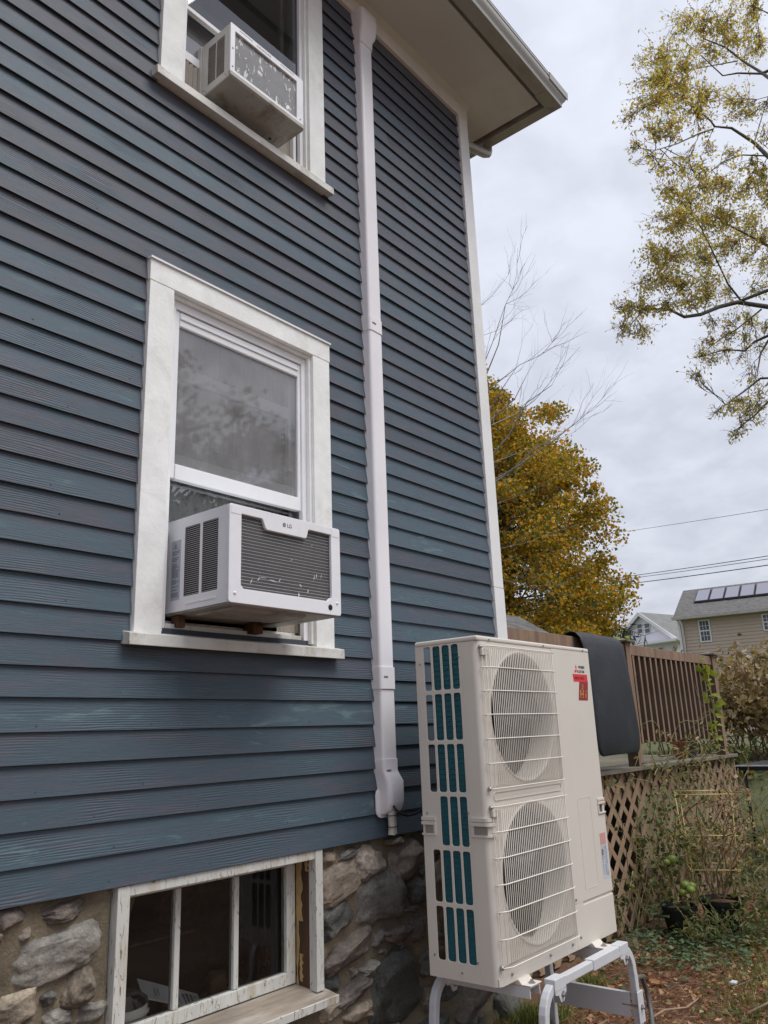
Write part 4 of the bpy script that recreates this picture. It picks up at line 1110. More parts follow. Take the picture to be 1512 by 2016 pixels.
# ---------------------------------------------------------------- refrigerant line cover on the wall
lc = thing('line_set_cover', 'white plastic pipe cover running up the blue wall to the eave', 'pipe cover', (2.96, -0.04, 0.98))
def chan(wd, dp, r=0.014):
    """half-round-cornered channel profile (x across, y outwards)"""
    p = [(-wd / 2, -0.004)]
    p += [(-wd / 2 + 0.004, -dp * 0.55)]
    for i in range(6):
        q = R(180 + 90 * i / 5); p.append((-wd / 2 + 0.004 + r + r * math.cos(q), -dp + r + r * math.sin(q)))
    for i in range(6):
        q = R(270 + 90 * i / 5); p.append((wd / 2 - 0.004 - r + r * math.cos(q), -dp + r + r * math.sin(q)))
    p += [(wd / 2 - 0.004, -dp * 0.55), (wd / 2, -0.004)]
    return p
def axis_x(z): return 2.962 + 0.0055 * (z - 1.0)       # the run leans a touch
def loft(sections):
    """sections: (z, width, depth, radius, dx)"""
    mb = MB(); rows = []
    for z, wd, dp, r_, dx in sections:
        rows.append([(axis_x(z) + dx + x, y, z) for x, y in chan(wd, dp, r_)])
    n_ = len(rows[0])
    for r_ in rows: mb.v += r_
    for i in range(len(rows) - 1):
        for j in range(n_):
            k_ = (j + 1) % n_
            mb.f.append((i * n_ + j, i * n_ + k_, (i + 1) * n_ + k_, (i + 1) * n_ + j))
    mb.f.append(tuple(reversed(range(n_)))); mb.f.append(tuple((len(rows) - 1) * n_ + j for j in range(n_)))
    return mb
loft([(3.575, 0.112, 0.062, 0.016, 0), (5.42, 0.112, 0.062, 0.016, 0)]).build('channel', 'vinyl_white', lc, smooth=True, auto=40)
loft([(1.725, 0.112, 0.062, 0.016, 0), (3.505, 0.112, 0.062, 0.016, 0)]).build('channel', 'vinyl_white', lc, smooth=True, auto=40)
loft([(1.306, 0.112, 0.062, 0.016, 0), (1.635, 0.112, 0.062, 0.016, 0)]).build('channel', 'vinyl_white', lc, smooth=True, auto=40)
loft([(3.500, 0.118, 0.066, 0.017, 0), (3.580, 0.118, 0.066, 0.017, 0)]).build('coupling', 'vinyl_white', lc, smooth=True, auto=40)
loft([(1.628, 0.120, 0.067, 0.017, 0), (1.729, 0.120, 0.067, 0.017, 0)]).build('coupling', 'vinyl_white', lc, smooth=True, auto=40)
for zc_ in (1.683, 3.545, 1.262):
    mb = MB(); mb.box(axis_x(zc_) - 0.036, axis_x(zc_) - 0.006, -0.0685, -0.0655, zc_ - 0.004, zc_ + 0.004)
    mb.build('vent_slot', 'print_grey', lc, bevel=0.001)
loft([(5.415, 0.120, 0.067, 0.017, 0), (5.47, 0.124, 0.070, 0.017, 0), (5.50, 0.142, 0.090, 0.02, 0), (5.585, 0.150, 0.100, 0.022, 0), (5.640, 0.150, 0.100, 0.024, 0), (5.662, 0.140, 0.085, 0.022, 0)]).build('wall_inlet_cap', 'vinyl_white', lc, smooth=True, auto=50)
loft([(1.076, 0.105, 0.060, 0.022, 0.010), (1.092, 0.116, 0.080, 0.026, 0.010), (1.125, 0.122, 0.092, 0.026, 0.010), (1.215, 0.122, 0.092, 0.026, 0.010), (1.248, 0.118, 0.070, 0.018, 0.004), (1.262, 0.118, 0.066, 0.017, 0), (1.312, 0.118, 0.066, 0.017, 0)]).build('end_boot', 'vinyl_white', lc, smooth=True, auto=50)
mb = MB(); pl = rrect(-0.066, 0.070, 1.060, 1.185, 0.032)
me = plate_mesh(pl, [], 0.008, 0.002); place(me, T(axis_x(1.1), -0.022, 0) @ FRONT)
finish('boot_flange', me, 'vinyl_white', lc, smooth=True, auto=30)
mb = MB(); mb.tube([(2.955, -0.060, 1.09), (2.957, -0.060, 1.05), (2.958, -0.060, 1.01), (2.953, -0.060, 0.985)], [0.018, 0.017, 0.0165, 0.017], 14)
mb.build('insulated_pipe', 'copper_pipe_wrap', lc, smooth=True, auto=50)
mb = MB(); mb.tube([(2.975, -0.055, 1.09), (2.977, -0.055, 1.05), (2.976, -0.055, 1.01), (2.979, -0.055, 0.988)], 0.0135, 12)
mb.build('insulated_pipe', 'copper_pipe_wrap', lc, smooth=True, auto=50)
for zc_ in (1.020, 1.068):
    mb = MB()
    mb.tube([(2.965 + 0.031 * math.cos(q), -0.058 + 0.021 * math.sin(q), zc_) for q in [2 * math.pi * i / 20 for i in range(21)]], 0.0018, 6)
    mb.build('cable_tie', 'black_rubber', lc, smooth=True)
cb = MB(); cb.tube([(2.930, -0.096, 1.112), (2.934, -0.108, 1.094), (2.952, -0.118, 1.078), (2.99, -0.122, 1.066), (3.05, -0.122, 1.068), (3.12, -0.122, 1.085), (3.19, -0.13, 1.11), (3.25, -0.17, 1.14), (3.30, -0.26, 1.17)], 0.0062, 8)
cable = cb.build('power_cable', 'black_rubber', None, smooth=True)
tag(cable, 'thin black cable running from the pipe cover boot behind the outdoor unit', 'cable')

# ---------------------------------------------------------------- outdoor heat pump
X0, Y0, Z0 = 2.868, -0.636, 0.476
W_, D_, H_ = 1.05, 0.33, 1.338
hp = thing('heat_pump', 'tall ivory outdoor heat pump with two fans standing on a metal stand', 'heat pump', (X0 + W_ / 2, Y0 + D_ / 2, Z0))
def Fp(x, z, d=0.0): return (X0 + x, Y0 - d, Z0 + z)
# top cover with a rolled edge
mb = MB(); mb.box(X0 - 0.004, X0 + W_ + 0.004, Y0 - 0.004, Y0 + D_ + 0.002, Z0 + H_ - 0.022, Z0 + H_)
mb.build('top_cover', 'ivory_steel', hp, bevel=0.012, seg=4, smooth=True, auto=40) if False else mb.build('top_cover', 'ivory_steel', hp, bevel=0.008, seg=3)
# corner piece: rounded L wrapping side and front
def lprof(x_end, y_end, r, th):
    o_ = [(y_end, 0.0)]
    pts = [(0.0, y_end)]
    for i in range(9):
        q = R(180 + 90 * i / 8); pts.append((r + r * math.cos(q), r + r * math.sin(q)))
    pts.append((x_end, 0.0)); 
    inn = [(x_end, th)]
    for i in range(9):
        q = R(270 - 90 * i / 8); inn.append((r + (r - th) * math.cos(q), r + (r - th) * math.sin(q)))
    inn.append((th, y_end))
    return pts + inn
pf = [(X0 + a, Y0 + b_) for a, b_ in lprof(0.030, 0.0845, 0.030, 0.003)]
mb = MB(); mb.prism(pf, Z0 + 0.0, Z0 + H_ - 0.0225, 'z')
mb.build('corner_panel', 'ivory_steel', hp, smooth=True, auto=40)
# slotted side panel
cols = [(0.2465, 0.2855), (0.1955, 0.2365), (0.1460, 0.1865), (0.0985, 0.1370)]
rows = [(1.120, 1.312), (0.911, 1.106), (0.702, 0.897), (0.493, 0.687), (0.277, 0.477), (0.063, 0.263)]
holes = []
for ri, (za, zb) in enumerate(rows):
    for ci, (ya, yb) in enumerate(cols):
        if ri == 3 and ci == 0: continue
        holes.append(rrect(-yb, -ya, za, zb, 0.011))
me = plate_mesh([(-D_, 0.0), (-0.0862, 0.0), (-0.0862, H_ - 0.0225), (-D_, H_ - 0.0225)], holes, 0.004, 0.0012)
place(me, T(X0 + 0.002, Y0, Z0) @ LEFTF)
finish('side_panel', me, 'ivory_steel', hp, smooth=True, auto=30)
# rear lip and the coil inside
B('rear_post', 'ivory_steel', hp, X0 + 0.0045, X0 + 0.016, Y0 + D_ - 0.004, Y0 + D_, Z0, Z0 + H_ - 0.0225)
mb = MB(); mb.box(X0 + 0.0085, X0 + 0.030, Y0 + 0.060, Y0 + 0.238, Z0 + 0.03, Z0 + H_ - 0.03)
mb.box(X0 + 0.13, X0 + W_ - 0.25, Y0 + D_ - 0.05, Y0 + D_ - 0.02, Z0 + 0.03, Z0 + H_ - 0.03)
coil = mb.build('coil', 'coil_teal', hp)
mb = MB()
for i in range(58):
    zc_ = Z0 + 0.045 + i * 0.0215
    mb.tube([(X0 + 0.0075, Y0 + 0.062, zc_), (X0 + 0.0075, Y0 + 0.236, zc_)], 0.0022, 5)
struct(mb.build('coil_tubes', 'coil_teal', hp), 'stuff')
B('coil_end_plate', 'zinc', hp, X0 + 0.008, X0 + 0.060, Y0 + 0.2385, Y0 + 0.2405, Z0 + 0.03, Z0 + H_ - 0.03)
# base, right side, back frame
B('base_tray', 'ivory_steel', hp, X0 + 0.006, X0 + W_ - 0.003, Y0 + 0.005, Y0 + D_ - 0.005, Z0 + 0.0005, Z0 + 0.028)
B('side_panel', 'ivory_steel', hp, X0 + W_ - 0.003, X0 + W_, Y0 + 0.003, Y0 + D_, Z0, Z0 + H_ - 0.0225)
B('back_panel', 'ivory_steel', hp, X0 + W_ - 0.25, X0 + W_ - 0.0035, Y0 + D_ - 0.003, Y0 + D_, Z0 + 0.03, Z0 + H_ - 0.0225)
# fan panel with two round openings
CX, C1, C2, FR = 0.345, 1.005, 0.365, 0.272
me = plate_mesh([(0.0305, 0.0), (0.6495, 0.0), (0.6495, H_ - 0.0225), (0.0305, H_ - 0.0225)], [circle(CX, C1, FR, 64), circle(CX, C2, FR, 64)], 0.004, 0.0)
place(me, T(X0, Y0 + 0.002, Z0) @ FRONT)
finish('fan_panel', me, 'ivory_steel', hp)
for cz in (C1, C2):
    mb = MB()
    prof = [(FR + 0.012, 0.0), (FR + 0.008, -0.004), (FR, -0.002), (FR - 0.006, 0.010), (FR - 0.010, 0.03), (FR - 0.010, 0.115)]
    mb.lathe(prof, Fp(CX, cz), 64, 'y')
    mb.build('bell_mouth', 'ivory_plastic', hp, smooth=True)
    fan = MB()
    fan.lathe([(0.0, 0.045), (0.030, 0.046), (0.052, 0.056), (0.056, 0.12)], Fp(CX, cz), 24, 'y')
    for bl in range(3):
        a0_ = 2 * math.pi * bl / 3 + (0.5 if cz == C1 else 1.2)
        nr, na = 7, 8; k_ = len(fan.v)
        for i in range(nr + 1):
            rr_ = 0.05 + (FR - 0.022 - 0.05) * i / nr
            sweep = 1.25 + 0.5 * i / nr
            for j in range(na + 1):
                t_ = j / na
                q = a0_ + (t_ - 0.5) * sweep + 0.25 * i / nr
                fan.v.append((X0 + CX + rr_ * math.cos(q), Y0 + 0.045 + 0.075 * t_ + 0.01 * math.sin(t_ * 3.1), Z0 + cz + rr_ * math.sin(q)))
        for i in range(nr):
            for j in range(na):
                a_ = k_ + i * (na + 1) + j
                fan.f.append((a_, a_ + 1, a_ + na + 2, a_ + na + 1))
    fan.build('fan', 'fan_grey', hp, smooth=True)
    B('motor_strut', 'black_plastic', hp, X0 + CX - 0.03, X0 + CX + 0.03, Y0 + 0.19, Y0 + 0.21, Z0 + cz - 0.30, Z0 + cz + 0.30)
B('inner_wall', 'black_plastic', hp, X0 + 0.06, X0 + 0.648, Y0 + 0.235, Y0 + 0.24, Z0 + 0.03, Z0 + H_ - 0.03)
B('compressor_wall', 'zinc', hp, X0 + 0.6485, X0 + 0.652, Y0 + 0.012, Y0 + 0.27, Z0 + 0.03, Z0 + H_ - 0.03)
# service panels on the right of the front
me = plate_mesh([(0.6505, 0.182), (W_ - 0.0005, 0.182), (W_ - 0.0005, H_ - 0.0225), (0.6505, H_ - 0.0225)], [rrect(0.985, W_ - 0.018, 0.535, 0.588, 0.006)], 0.006, 0.0014)
place(me, T(X0, Y0 + 0.001, Z0) @ FRONT)
finish('service_panel', me, 'ivory_steel', hp, smooth=True, auto=30)
me = plate_mesh([(0.6505, 0.0), (W_ - 0.0005, 0.0), (W_ - 0.0005, 0.165), (0.735, 0.165), (0.735, 0.1785), (0.6505, 0.1785)], [], 0.006, 0.0014)
place(me, T(X0, Y0 + 0.0015, Z0) @ FRONT)
finish('valve_cover', me, 'ivory_steel', hp, smooth=True, auto=30)
B('panel_joint', 'ivory_steel', hp, X0 + 0.7355, X0 + W_ - 0.001, Y0 + 0.003, Y0 + 0.006, Z0 + 0.1655, Z0 + 0.1815)
me = plate_mesh(rrect(0.770, 0.905, 0.225, 0.62, 0.008), [rrect(0.772, 0.903, 0.227, 0.618, 0.007)], 0.0012, 0.0)
place(me, T(X0, Y0 - 0.0024, Z0) @ FRONT)
finish('pressed_line', me, 'ivory_steel', hp)
# hand grips: pocket shade painted as a dark plate, two ribs above
def grip(pts_fn, name='hand_grip'):
    mb = MB()
    for z0_, z1_, pr_ in ((0.590, 0.604, 0.007), (0.574, 0.587, 0.006)):
        pts_fn(mb, z0_, z1_, pr_, 0)
    pts_fn(mb, 0.534, 0.541, 0.006, 0)
    return mb
mb = MB()
for z0_, z1_, pr_ in ((0.592, 0.606, 0.006), (0.575, 0.588, 0.0075), (0.534, 0.541, 0.006)):
    o1 = [(X0 - pr_, Y0 + 0.0835), (X0 - pr_, Y0 + 0.02)]
    for i in range(6):
        q = R(180 + 90 * i / 5); o1.append((X0 + 0.024 - pr_ + 0.024 * math.cos(q), Y0 + 0.024 - pr_ + 0.024 * math.sin(q)))
    o1 += [(X0 + 0.045, Y0 - pr_), (X0 + 0.045, Y0 + 0.002), (X0 + 0.006, Y0 + 0.006), (X0 + 0.002, Y0 + 0.0835)]
    mb.prism(o1, Z0 + z0_, Z0 + z1_, 'z')
mb.box(X0 - 0.006, X0 + 0.002, Y0 + 0.072, Y0 + 0.0835, Z0 + 0.5412, Z0 + 0.5748)
mb.build('hand_grip', 'ivory_plastic', hp)
B('grip_pocket_shade', 'grip_shade', hp, X0 - 0.0016, X0 - 0.0002, Y0 + 0.008, Y0 + 0.0715, Z0 + 0.5415, Z0 + 0.574)
mb = MB()
for z0_, z1_, pr_ in ((0.590, 0.604, 0.006), (0.573, 0.586, 0.0075), (0.532, 0.539, 0.006)):
    mb.box(X0 - pr_, X0 - 0.0002, Y0 + 0.263, Y0 + D_ + 0.004, Z0 + z0_, Z0 + z1_)
mb.box(X0 - 0.006, X0 - 0.0002, Y0 + 0.262, Y0 + 0.272, Z0 + 0.5392, Z0 + 0.5728)
mb.build('hand_grip', 'ivory_plastic', hp)
B('grip_pocket_shade', 'grip_shade', hp, X0 - 0.0016, X0 - 0.0002, Y0 + 0.2725, Y0 + 0.318, Z0 + 0.5395, Z0 + 0.5725)
mb = MB()
for z0_, z1_, pr_ in ((0.592, 0.604, 0.007), (0.576, 0.588, 0.0075), (0.532, 0.540, 0.008)):
    mb.box(X0 + 0.978, X0 + W_ + 0.004, Y0 - pr_, Y0 - 0.0022, Z0 + z0_, Z0 + z1_)
mb.box(X0 + 0.978, X0 + 0.988, Y0 - 0.0065, Y0 - 0.0022, Z0 + 0.5402, Z0 + 0.5758)
mb.build('hand_grip', 'ivory_plastic', hp, bevel=0.0015)
B('grip_pocket_shade', 'grip_shade', hp, X0 + 0.986, X0 + W_ - 0.019, Y0 + 0.008, Y0 + 0.010, Z0 + 0.53, Z0 + 0.59)
# fan guards: bent vertical wires, six cross bars, rim
def guard(zb, zt):
    mb = MB(); n_ = 42
    xa, xb = 0.020, 0.628
    for i in range(n_):
        x = xa + (xb - xa) * i / (n_ - 1)
        e = 0.030 if 0 < i < n_ - 1 else 0.026
        e *= min(1.0, 0.35 + 0.65 * min(i, n_ - 1 - i) / 2.0)
        mb.tube([Fp(x, zb + 0.002, 0.004), Fp(x, zb + 0.020, e), Fp(x, zt - 0.020, e), Fp(x, zt - 0.002, 0.004)], 0.0019, 5, cap=False)
    g_ = mb.build('fan_guard', 'ivory_wire', hp, smooth=True)
    hs = [zb + 0.004] + [zb + 0.102 + 0.0972 * i for i in range(5)] + [zt - 0.012]
    for hz_ in hs:
        mb = MB(); mb.tube([Fp(0.010, hz_ - 0.002, 0.004), Fp(0.028, hz_, 0.022), Fp(0.052, hz_, 0.0325), Fp(0.600, hz_, 0.0325), Fp(0.632, hz_, 0.022), Fp(0.640, hz_, 0.004)], 0.0026, 6)
        mb.build('cross_bar', 'ivory_wire', g_, smooth=True)
    mb = MB(); mb.tube([Fp(0.636, zb + 0.004, 0.006), Fp(0.638, zt - 0.012, 0.006)], 0.0018, 6)
    mb.build('edge_wire', 'ivory_wire', g_, smooth=True)
    for (x, z) in ((0.018, zt - 0.016), (0.018, zb + 0.004)):
        mb = MB(); mb.lathe([(0.0, -0.012), (0.006, -0.012), (0.0085, -0.009), (0.0085, 0.0)], Fp(x, z), 14, 'y')
        mb.build('fixing_screw', 'zinc', g_, smooth=True, auto=40)
    B('guard_clip', 'ivory_plastic', g_, X0 + 0.014, X0 + 0.060, Y0 - 0.016, Y0 - 0.0022, Z0 + zt - 0.052, Z0 + zt - 0.022, 0.003)
guard(0.713, 1.305)
guard(0.062, 0.660)
me = plate_mesh(rrect(0.050, 0.625, 0.668, 0.702, 0.010), [rrect(0.053, 0.622, 0.671, 0.699, 0.008)], 0.003, 0.0)
place(me, T(X0, Y0 - 0.0016, Z0) @ FRONT)
finish('pressed_panel', me, 'ivory_steel', hp)
# screws
for face, u_, z_ in (('F', 0.09, 1.325), ('F', 0.57, 1.327), ('F', 0.985, 1.327), ('F', 0.03, 1.255), ('F', 0.03, 0.62), ('F', 0.09, 0.030), ('F', 0.40, 0.032), ('F', 0.60, 0.032), ('F', 0.68, 0.045), ('F', 0.665, 0.20), ('F', 0.64, 0.80), ('S', 0.305, 1.24), ('S', 0.097, 1.255), ('S', 0.095, 0.625), ('S', 0.305, 0.618), ('S', 0.17, 0.030), ('S', 0.30, 0.08), ('S', 0.093, 0.075)):
    mb = MB()
    if face == 'F': mb.lathe([(0.0, -0.0055), (0.004, -0.005), (0.006, -0.003), (0.006, 0.0)], Fp(u_, z_, 0.0025), 12, 'y')
    else: mb.lathe([(0.0, -0.0045), (0.0035, -0.004), (0.0042, -0.002), (0.0042, 0.0)], (X0 - 0.0002, Y0 + u_, Z0 + z_), 12, 'x')
    mb.build('screw', 'zinc', hp, smooth=True, auto=40)
# maker's emblem, lettering, stickers
mb = MB()
ex, ez, er = X0 + 0.895, Z0 + 1.224, 0.0215
for a_ in (90, 210, 330):
    q = R(a_); d_ = Vector((math.cos(q), 0, math.sin(q))); p_ = Vector((-math.sin(q), 0, math.cos(q)))
    c_ = Vector((ex, Y0 - 0.0026, ez))
    mb.add([c_, c_ + d_ * er * 0.62 + p_ * er * 0.36, c_ + d_ * er * 1.24, c_ + d_ * er * 0.62 - p_ * er * 0.36], [(0, 1, 2, 3)])
mb.build('emblem', 'red_paint', hp)
text_on('MITSUBISHI', 0.0185, 'print_black', hp, 'lettering', X0 + 0.921, Y0 - 0.0026, Z0 + 1.2325, 'F', 0.72)
text_on('ELECTRIC', 0.0185, 'print_black', hp, 'lettering', X0 + 0.921, Y0 - 0.0026, Z0 + 1.2105, 'F', 0.80)
mb = MB(); mb.add([Fp(0.850, 1.203, 0.0027), Fp(1.010, 1.203, 0.0027), Fp(1.012, 1.1655, 0.0027), Fp(0.856, 1.1655, 0.0027)], [(0, 1, 2, 3)])
mb.build('red_sticker', 'sticker_red', hp)
text_on('SMART MULTI', 0.020, 'sticker_dark_red', hp, 'sticker_lettering', X0 + 0.868, Y0 - 0.0031, Z0 + 1.177, 'F', 0.86)
mb = MB(); mb.add([Fp(0.915, 1.1650, 0.0027), Fp(1.012, 1.1650, 0.0027), Fp(0.992, 1.074, 0.0027), Fp(0.890, 1.074, 0.0027)], [(0, 1, 2, 3)])
mb.build('dark_red_sticker', 'sticker_dark_red', hp)
text_on('H', 0.058, 'sticker_gold', hp, 'sticker_lettering', X0 + 0.905, Y0 - 0.0031, Z0 + 1.085, 'F', 1.0, 0.25)
text_on('2', 0.036, 'sticker_gold', hp, 'sticker_lettering', X0 + 0.930, Y0 - 0.0033, Z0 + 1.128, 'F', 1.2, 0.25)
text_on('i', 0.058, 'sticker_gold', hp, 'sticker_lettering', X0 + 0.962, Y0 - 0.0031, Z0 + 1.085, 'F', 1.2, 0.25)
mb = MB(); mb.add([Fp(0.968, 0.444, 0.0027), Fp(1.030, 0.444, 0.0027), Fp(1.030, 0.392, 0.0027), Fp(0.968, 0.392, 0.0027)], [(0, 1, 2, 3)])
mb.build('pink_notice', 'label_pink', hp)
mb = MB(); mb.add([Fp(0.968, 0.390, 0.0027), Fp(1.036, 0.390, 0.0027), Fp(1.036, 0.240, 0.0027), Fp(0.968, 0.240, 0.0027)], [(0, 1, 2, 3)])
mb.build('rating_label', 'label_white', hp)
mb = MB(); rr = random.Random(9); zt = 0.384
while zt > 0.25:
    for xx in (0.972, 0.995, 1.012):
        if rr.random() < 0.7:
            mb.add([Fp(xx, zt, 0.003), Fp(xx + rr.uniform(0.008, 0.018), zt, 0.003), Fp(xx + 0.014, zt - 0.0022, 0.003), Fp(xx, zt - 0.0022, 0.003)], [(0, 1, 2, 3)])
    zt -= 0.0048
mb.add([Fp(0.972, 0.372, 0.0032), Fp(0.990, 0.372, 0.0032), Fp(0.990, 0.345, 0.0032), Fp(0.972, 0.345, 0.0032)], [(0, 1, 2, 3)])
mb.build('label_print', 'print_grey', hp)
# feet
for fx in (0.165, 0.815):
    mb = MB()
    mb.prism([(Y0 - 0.062, Z0 - 0.016), (Y0 - 0.062, Z0 - 0.012), (Y0 - 0.022, Z0 - 0.012), (Y0 - 0.008, Z0 + 0.004), (Y0 + 0.05, Z0 + 0.004), (Y0 + 0.05, Z0 - 0.0005), (Y0 + 0.30, Z0 - 0.0005), (Y0 + 0.31, Z0 - 0.016)], X0 + fx - 0.042, X0 + fx + 0.042)
    f_ = mb.build('foot', 'ivory_steel', hp, bevel=0.0015)
    mb = MB(); mb.lathe([(0.0, 0.012), (0.006, 0.012), (0.006, 0.006), (0.011, 0.006), (0.011, 0.001), (0.016, 0.001), (0.016, 0.0)], (X0 + fx, Y0 - 0.042, Z0 - 0.0118), 6, 'z')
    mb.build('bolt', 'zinc', f_)

# ---------------------------------------------------------------- stand
st = thing('equipment_stand', 'grey powder coated tube stand carrying the heat pump', 'stand', (X0 + W_ / 2, Y0 + D_ / 2, 0))
def hoop(y, xa, xb, zt, drop=0.20):
    rb_ = 0.11
    path = [(xa - 0.02, y, 0.0), (xa - 0.012, y, 0.20), (xa - 0.004, y, zt - rb_ - 0.02)]
    for i in range(8):
        q = R(180 - 90 * i / 7); path.append((xa + rb_ + rb_ * math.cos(q), y, zt - rb_ + rb_ * math.sin(q)))
    return path
ZT = Z0 - 0.036
sq = lambda mb, path, r_=0.0225: mb.tube(path, r_, 4)
def sqtube(path, hw=0.0165):
    """square tube swept in a plane of constant y"""
    mb = MB(); n_ = len(path); P_ = [Vector(p) for p in path]
    for i, p in enumerate(P_):
        t_ = (P_[min(i + 1, n_ - 1)] - P_[max(i - 1, 0)]).normalized()
        nn = Vector((-t_.z, 0, t_.x))
        for a_, b__ in ((-1, -1), (1, -1), (1, 1), (-1, 1)):
            mb.v.append(tuple(p + nn * hw * a_ + Vector((0, hw * b__, 0))))
    for i in range(n_ - 1):
        for j in range(4):
            k_ = (j + 1) % 4
            mb.f.append((i * 4 + j, i * 4 + k_, i * 4 + 4 + k_, i * 4 + 4 + j))
    mb.f += [(3, 2, 1, 0), tuple((n_ - 1) * 4 + j for j in range(4))]
    return mb
for yy, xa, xb in ((-0.715, 3.04, 3.87), (-0.275, 2.925, 3.87)):
    pl_ = hoop(yy, xa, xb, ZT)
    sqtube(pl_).build('leg', 'stand_powdercoat', st, bevel=0.004)
    pr_ = [(2 * (xa + xb) / 2 - p[0], p[1], p[2]) for p in pl_]
    sqtube(pr_).build('leg', 'stand_powdercoat', st, bevel=0.004)
    xm = (xa + xb) / 2
    B('rail', 'stand_powdercoat', st, xa + 0.095, xm + 0.05, yy - 0.0165, yy + 0.0165, ZT - 0.0165, ZT + 0.0165, 0.003)
    B('rail', 'stand_powdercoat', st, xm, xb - 0.095, yy - 0.0215, yy + 0.0215, ZT - 0.0215, ZT + 0.0215, 0.003)
    for sx_, sg in ((xa + 0.11, 1), (xb - 0.11, -1)):
        B('sleeve', 'stand_powdercoat', st, sx_ - 0.045, sx_ + 0.045, yy - 0.0245, yy + 0.0245, ZT - 0.020, ZT + 0.0245, 0.003)
        me = plate_mesh([(-0.045, 0.0), (0.045, 0.0), (0.045, -0.03), (0.02, -0.062), (-0.005, -0.062), (-0.02, -0.035), (-0.045, -0.03)], [circle(0.012, -0.045, 0.005, 10)], 0.004)
        place(me, T(sx_, yy - 0.0215, ZT) @ FRONT)
        finish('gusset', me, 'stand_powdercoat', st)
        mb = MB(); mb.lathe([(0.0, -0.014), (0.008, -0.014), (0.0095, -0.011), (0.0095, -0.003), (0.013, -0.003), (0.013, 0.0)], (sx_ + 0.012, yy - 0.0236, ZT - 0.036), 6, 'y')
        mb.build('bolt', 'zinc', st)
for xx in (X0 + 0.165, X0 + 0.815):
    mb = MB(); mb.prism([(xx - 0.04, ZT + 0.012), (xx + 0.04, ZT + 0.012), (xx + 0.04, ZT + 0.0185), (xx - 0.04, ZT + 0.0185)], -0.69, -0.26, 'y')
    mb.prism([(xx - 0.04, ZT - 0.022), (xx - 0.035, ZT - 0.022), (xx - 0.035, ZT + 0.0118), (xx - 0.04, ZT + 0.0118)], -0.69, -0.26, 'y')
    mb.prism([(xx + 0.035, ZT - 0.022), (xx + 0.04, ZT - 0.022), (xx + 0.04, ZT + 0.0118), (xx + 0.035, ZT + 0.0118)], -0.69, -0.26, 'y')
    mb.build('cross_channel', 'stand_powdercoat', st)
for xx in (3.045, 3.865):
    zb = 0.185
    mb = MB(); mb.prism([(xx - 0.004, zb - 0.05), (xx + 0.02, zb - 0.05), (xx + 0.02, zb - 0.045), (xx + 0.001, zb - 0.045), (xx + 0.001, zb + 0.045), (xx + 0.02, zb + 0.045), (xx + 0.02, zb + 0.05), (xx - 0.004, zb + 0.05)], -0.692, -0.298, 'y')
    mb.build('brace', 'stand_powdercoat', st)
    B('brace_plate', 'stand_powdercoat', st, xx - 0.03, xx + 0.03, -0.745, -0.7395, zb - 0.065, zb + 0.065, 0.006)
    mb = MB(); mb.lathe([(0.0, -0.016), (0.007, -0.016), (0.009, -0.012), (0.009, -0.002), (0.012, -0.002), (0.012, 0.0)], (xx, -0.7455, zb), 6, 'y')
    mb.build('bolt', 'zinc', st)
    mb = MB(); mb.lathe([(0.005, 0.0), (0.005, 0.09)], (xx, -0.74, zb), 8, 'y')
    mb.build('bolt_shank', 'zinc', st, smooth=True)

# ---------------------------------------------------------------- deck behind the house
DX0, DX1, DY, DZ = 4.20, 8.72, 0.17, 1.105
deck = thing('deck', 'weathered brown wooden deck with railing above diagonal lattice', 'deck', (DX0, DY, 0))
drng = random.Random(2)
y = DY - 0.03; i = 0
while y < 3.1:
    B('floor_board', 'deck_floor', deck, DX0, DX1 + drng.uniform(-0.01, 0.01), y, y + 0.134, DZ - 0.026, DZ + drng.uniform(-0.002, 0.002), 0.002)
    y += 0.141
B('rim_joist', 'lattice_wood', deck, DX0, DX1 - 0.03, DY + 0.045, DY + 0.085, DZ - 0.235, DZ - 0.0275)
B('rim_joist', 'deck_wood', deck, DX1 - 0.07, DX1 - 0.03, DY + 0.0855, 3.1, DZ - 0.235, DZ - 0.0275)
for px_ in (4.3, 6.36, 8.55): B('footing_post', 'deck_wood', deck, px_, px_ + 0.09, DY + 0.10, DY + 0.19, 0.0, DZ - 0.24)
# railing: posts with caps, rails, balusters
RZ = 2.064
def post(x):
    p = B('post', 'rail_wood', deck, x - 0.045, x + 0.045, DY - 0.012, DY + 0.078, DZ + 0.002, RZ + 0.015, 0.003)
    mb = MB(); mb.add([(x - 0.075, DY - 0.042, RZ + 0.016), (x + 0.075, DY - 0.042, RZ + 0.016), (x + 0.075, DY + 0.108, RZ + 0.016), (x - 0.075, DY + 0.108, RZ + 0.016),
                       (x - 0.075, DY - 0.042, RZ + 0.030), (x + 0.075, DY - 0.042, RZ + 0.030), (x + 0.075, DY + 0.108, RZ + 0.030), (x - 0.075, DY + 0.108, RZ + 0.030), (x, DY + 0.033, RZ + 0.052)],
                      [(3, 2, 1, 0), (0, 1, 5, 4), (1, 2, 6, 5), (2, 3, 7, 6), (3, 0, 4, 7), (4, 5, 8), (5, 6, 8), (6, 7, 8), (7, 4, 8)])
    mb.build('post_cap', 'deck_floor', p)
PX = [4.27, 6.345, 8.46]
for x in PX: post(x)
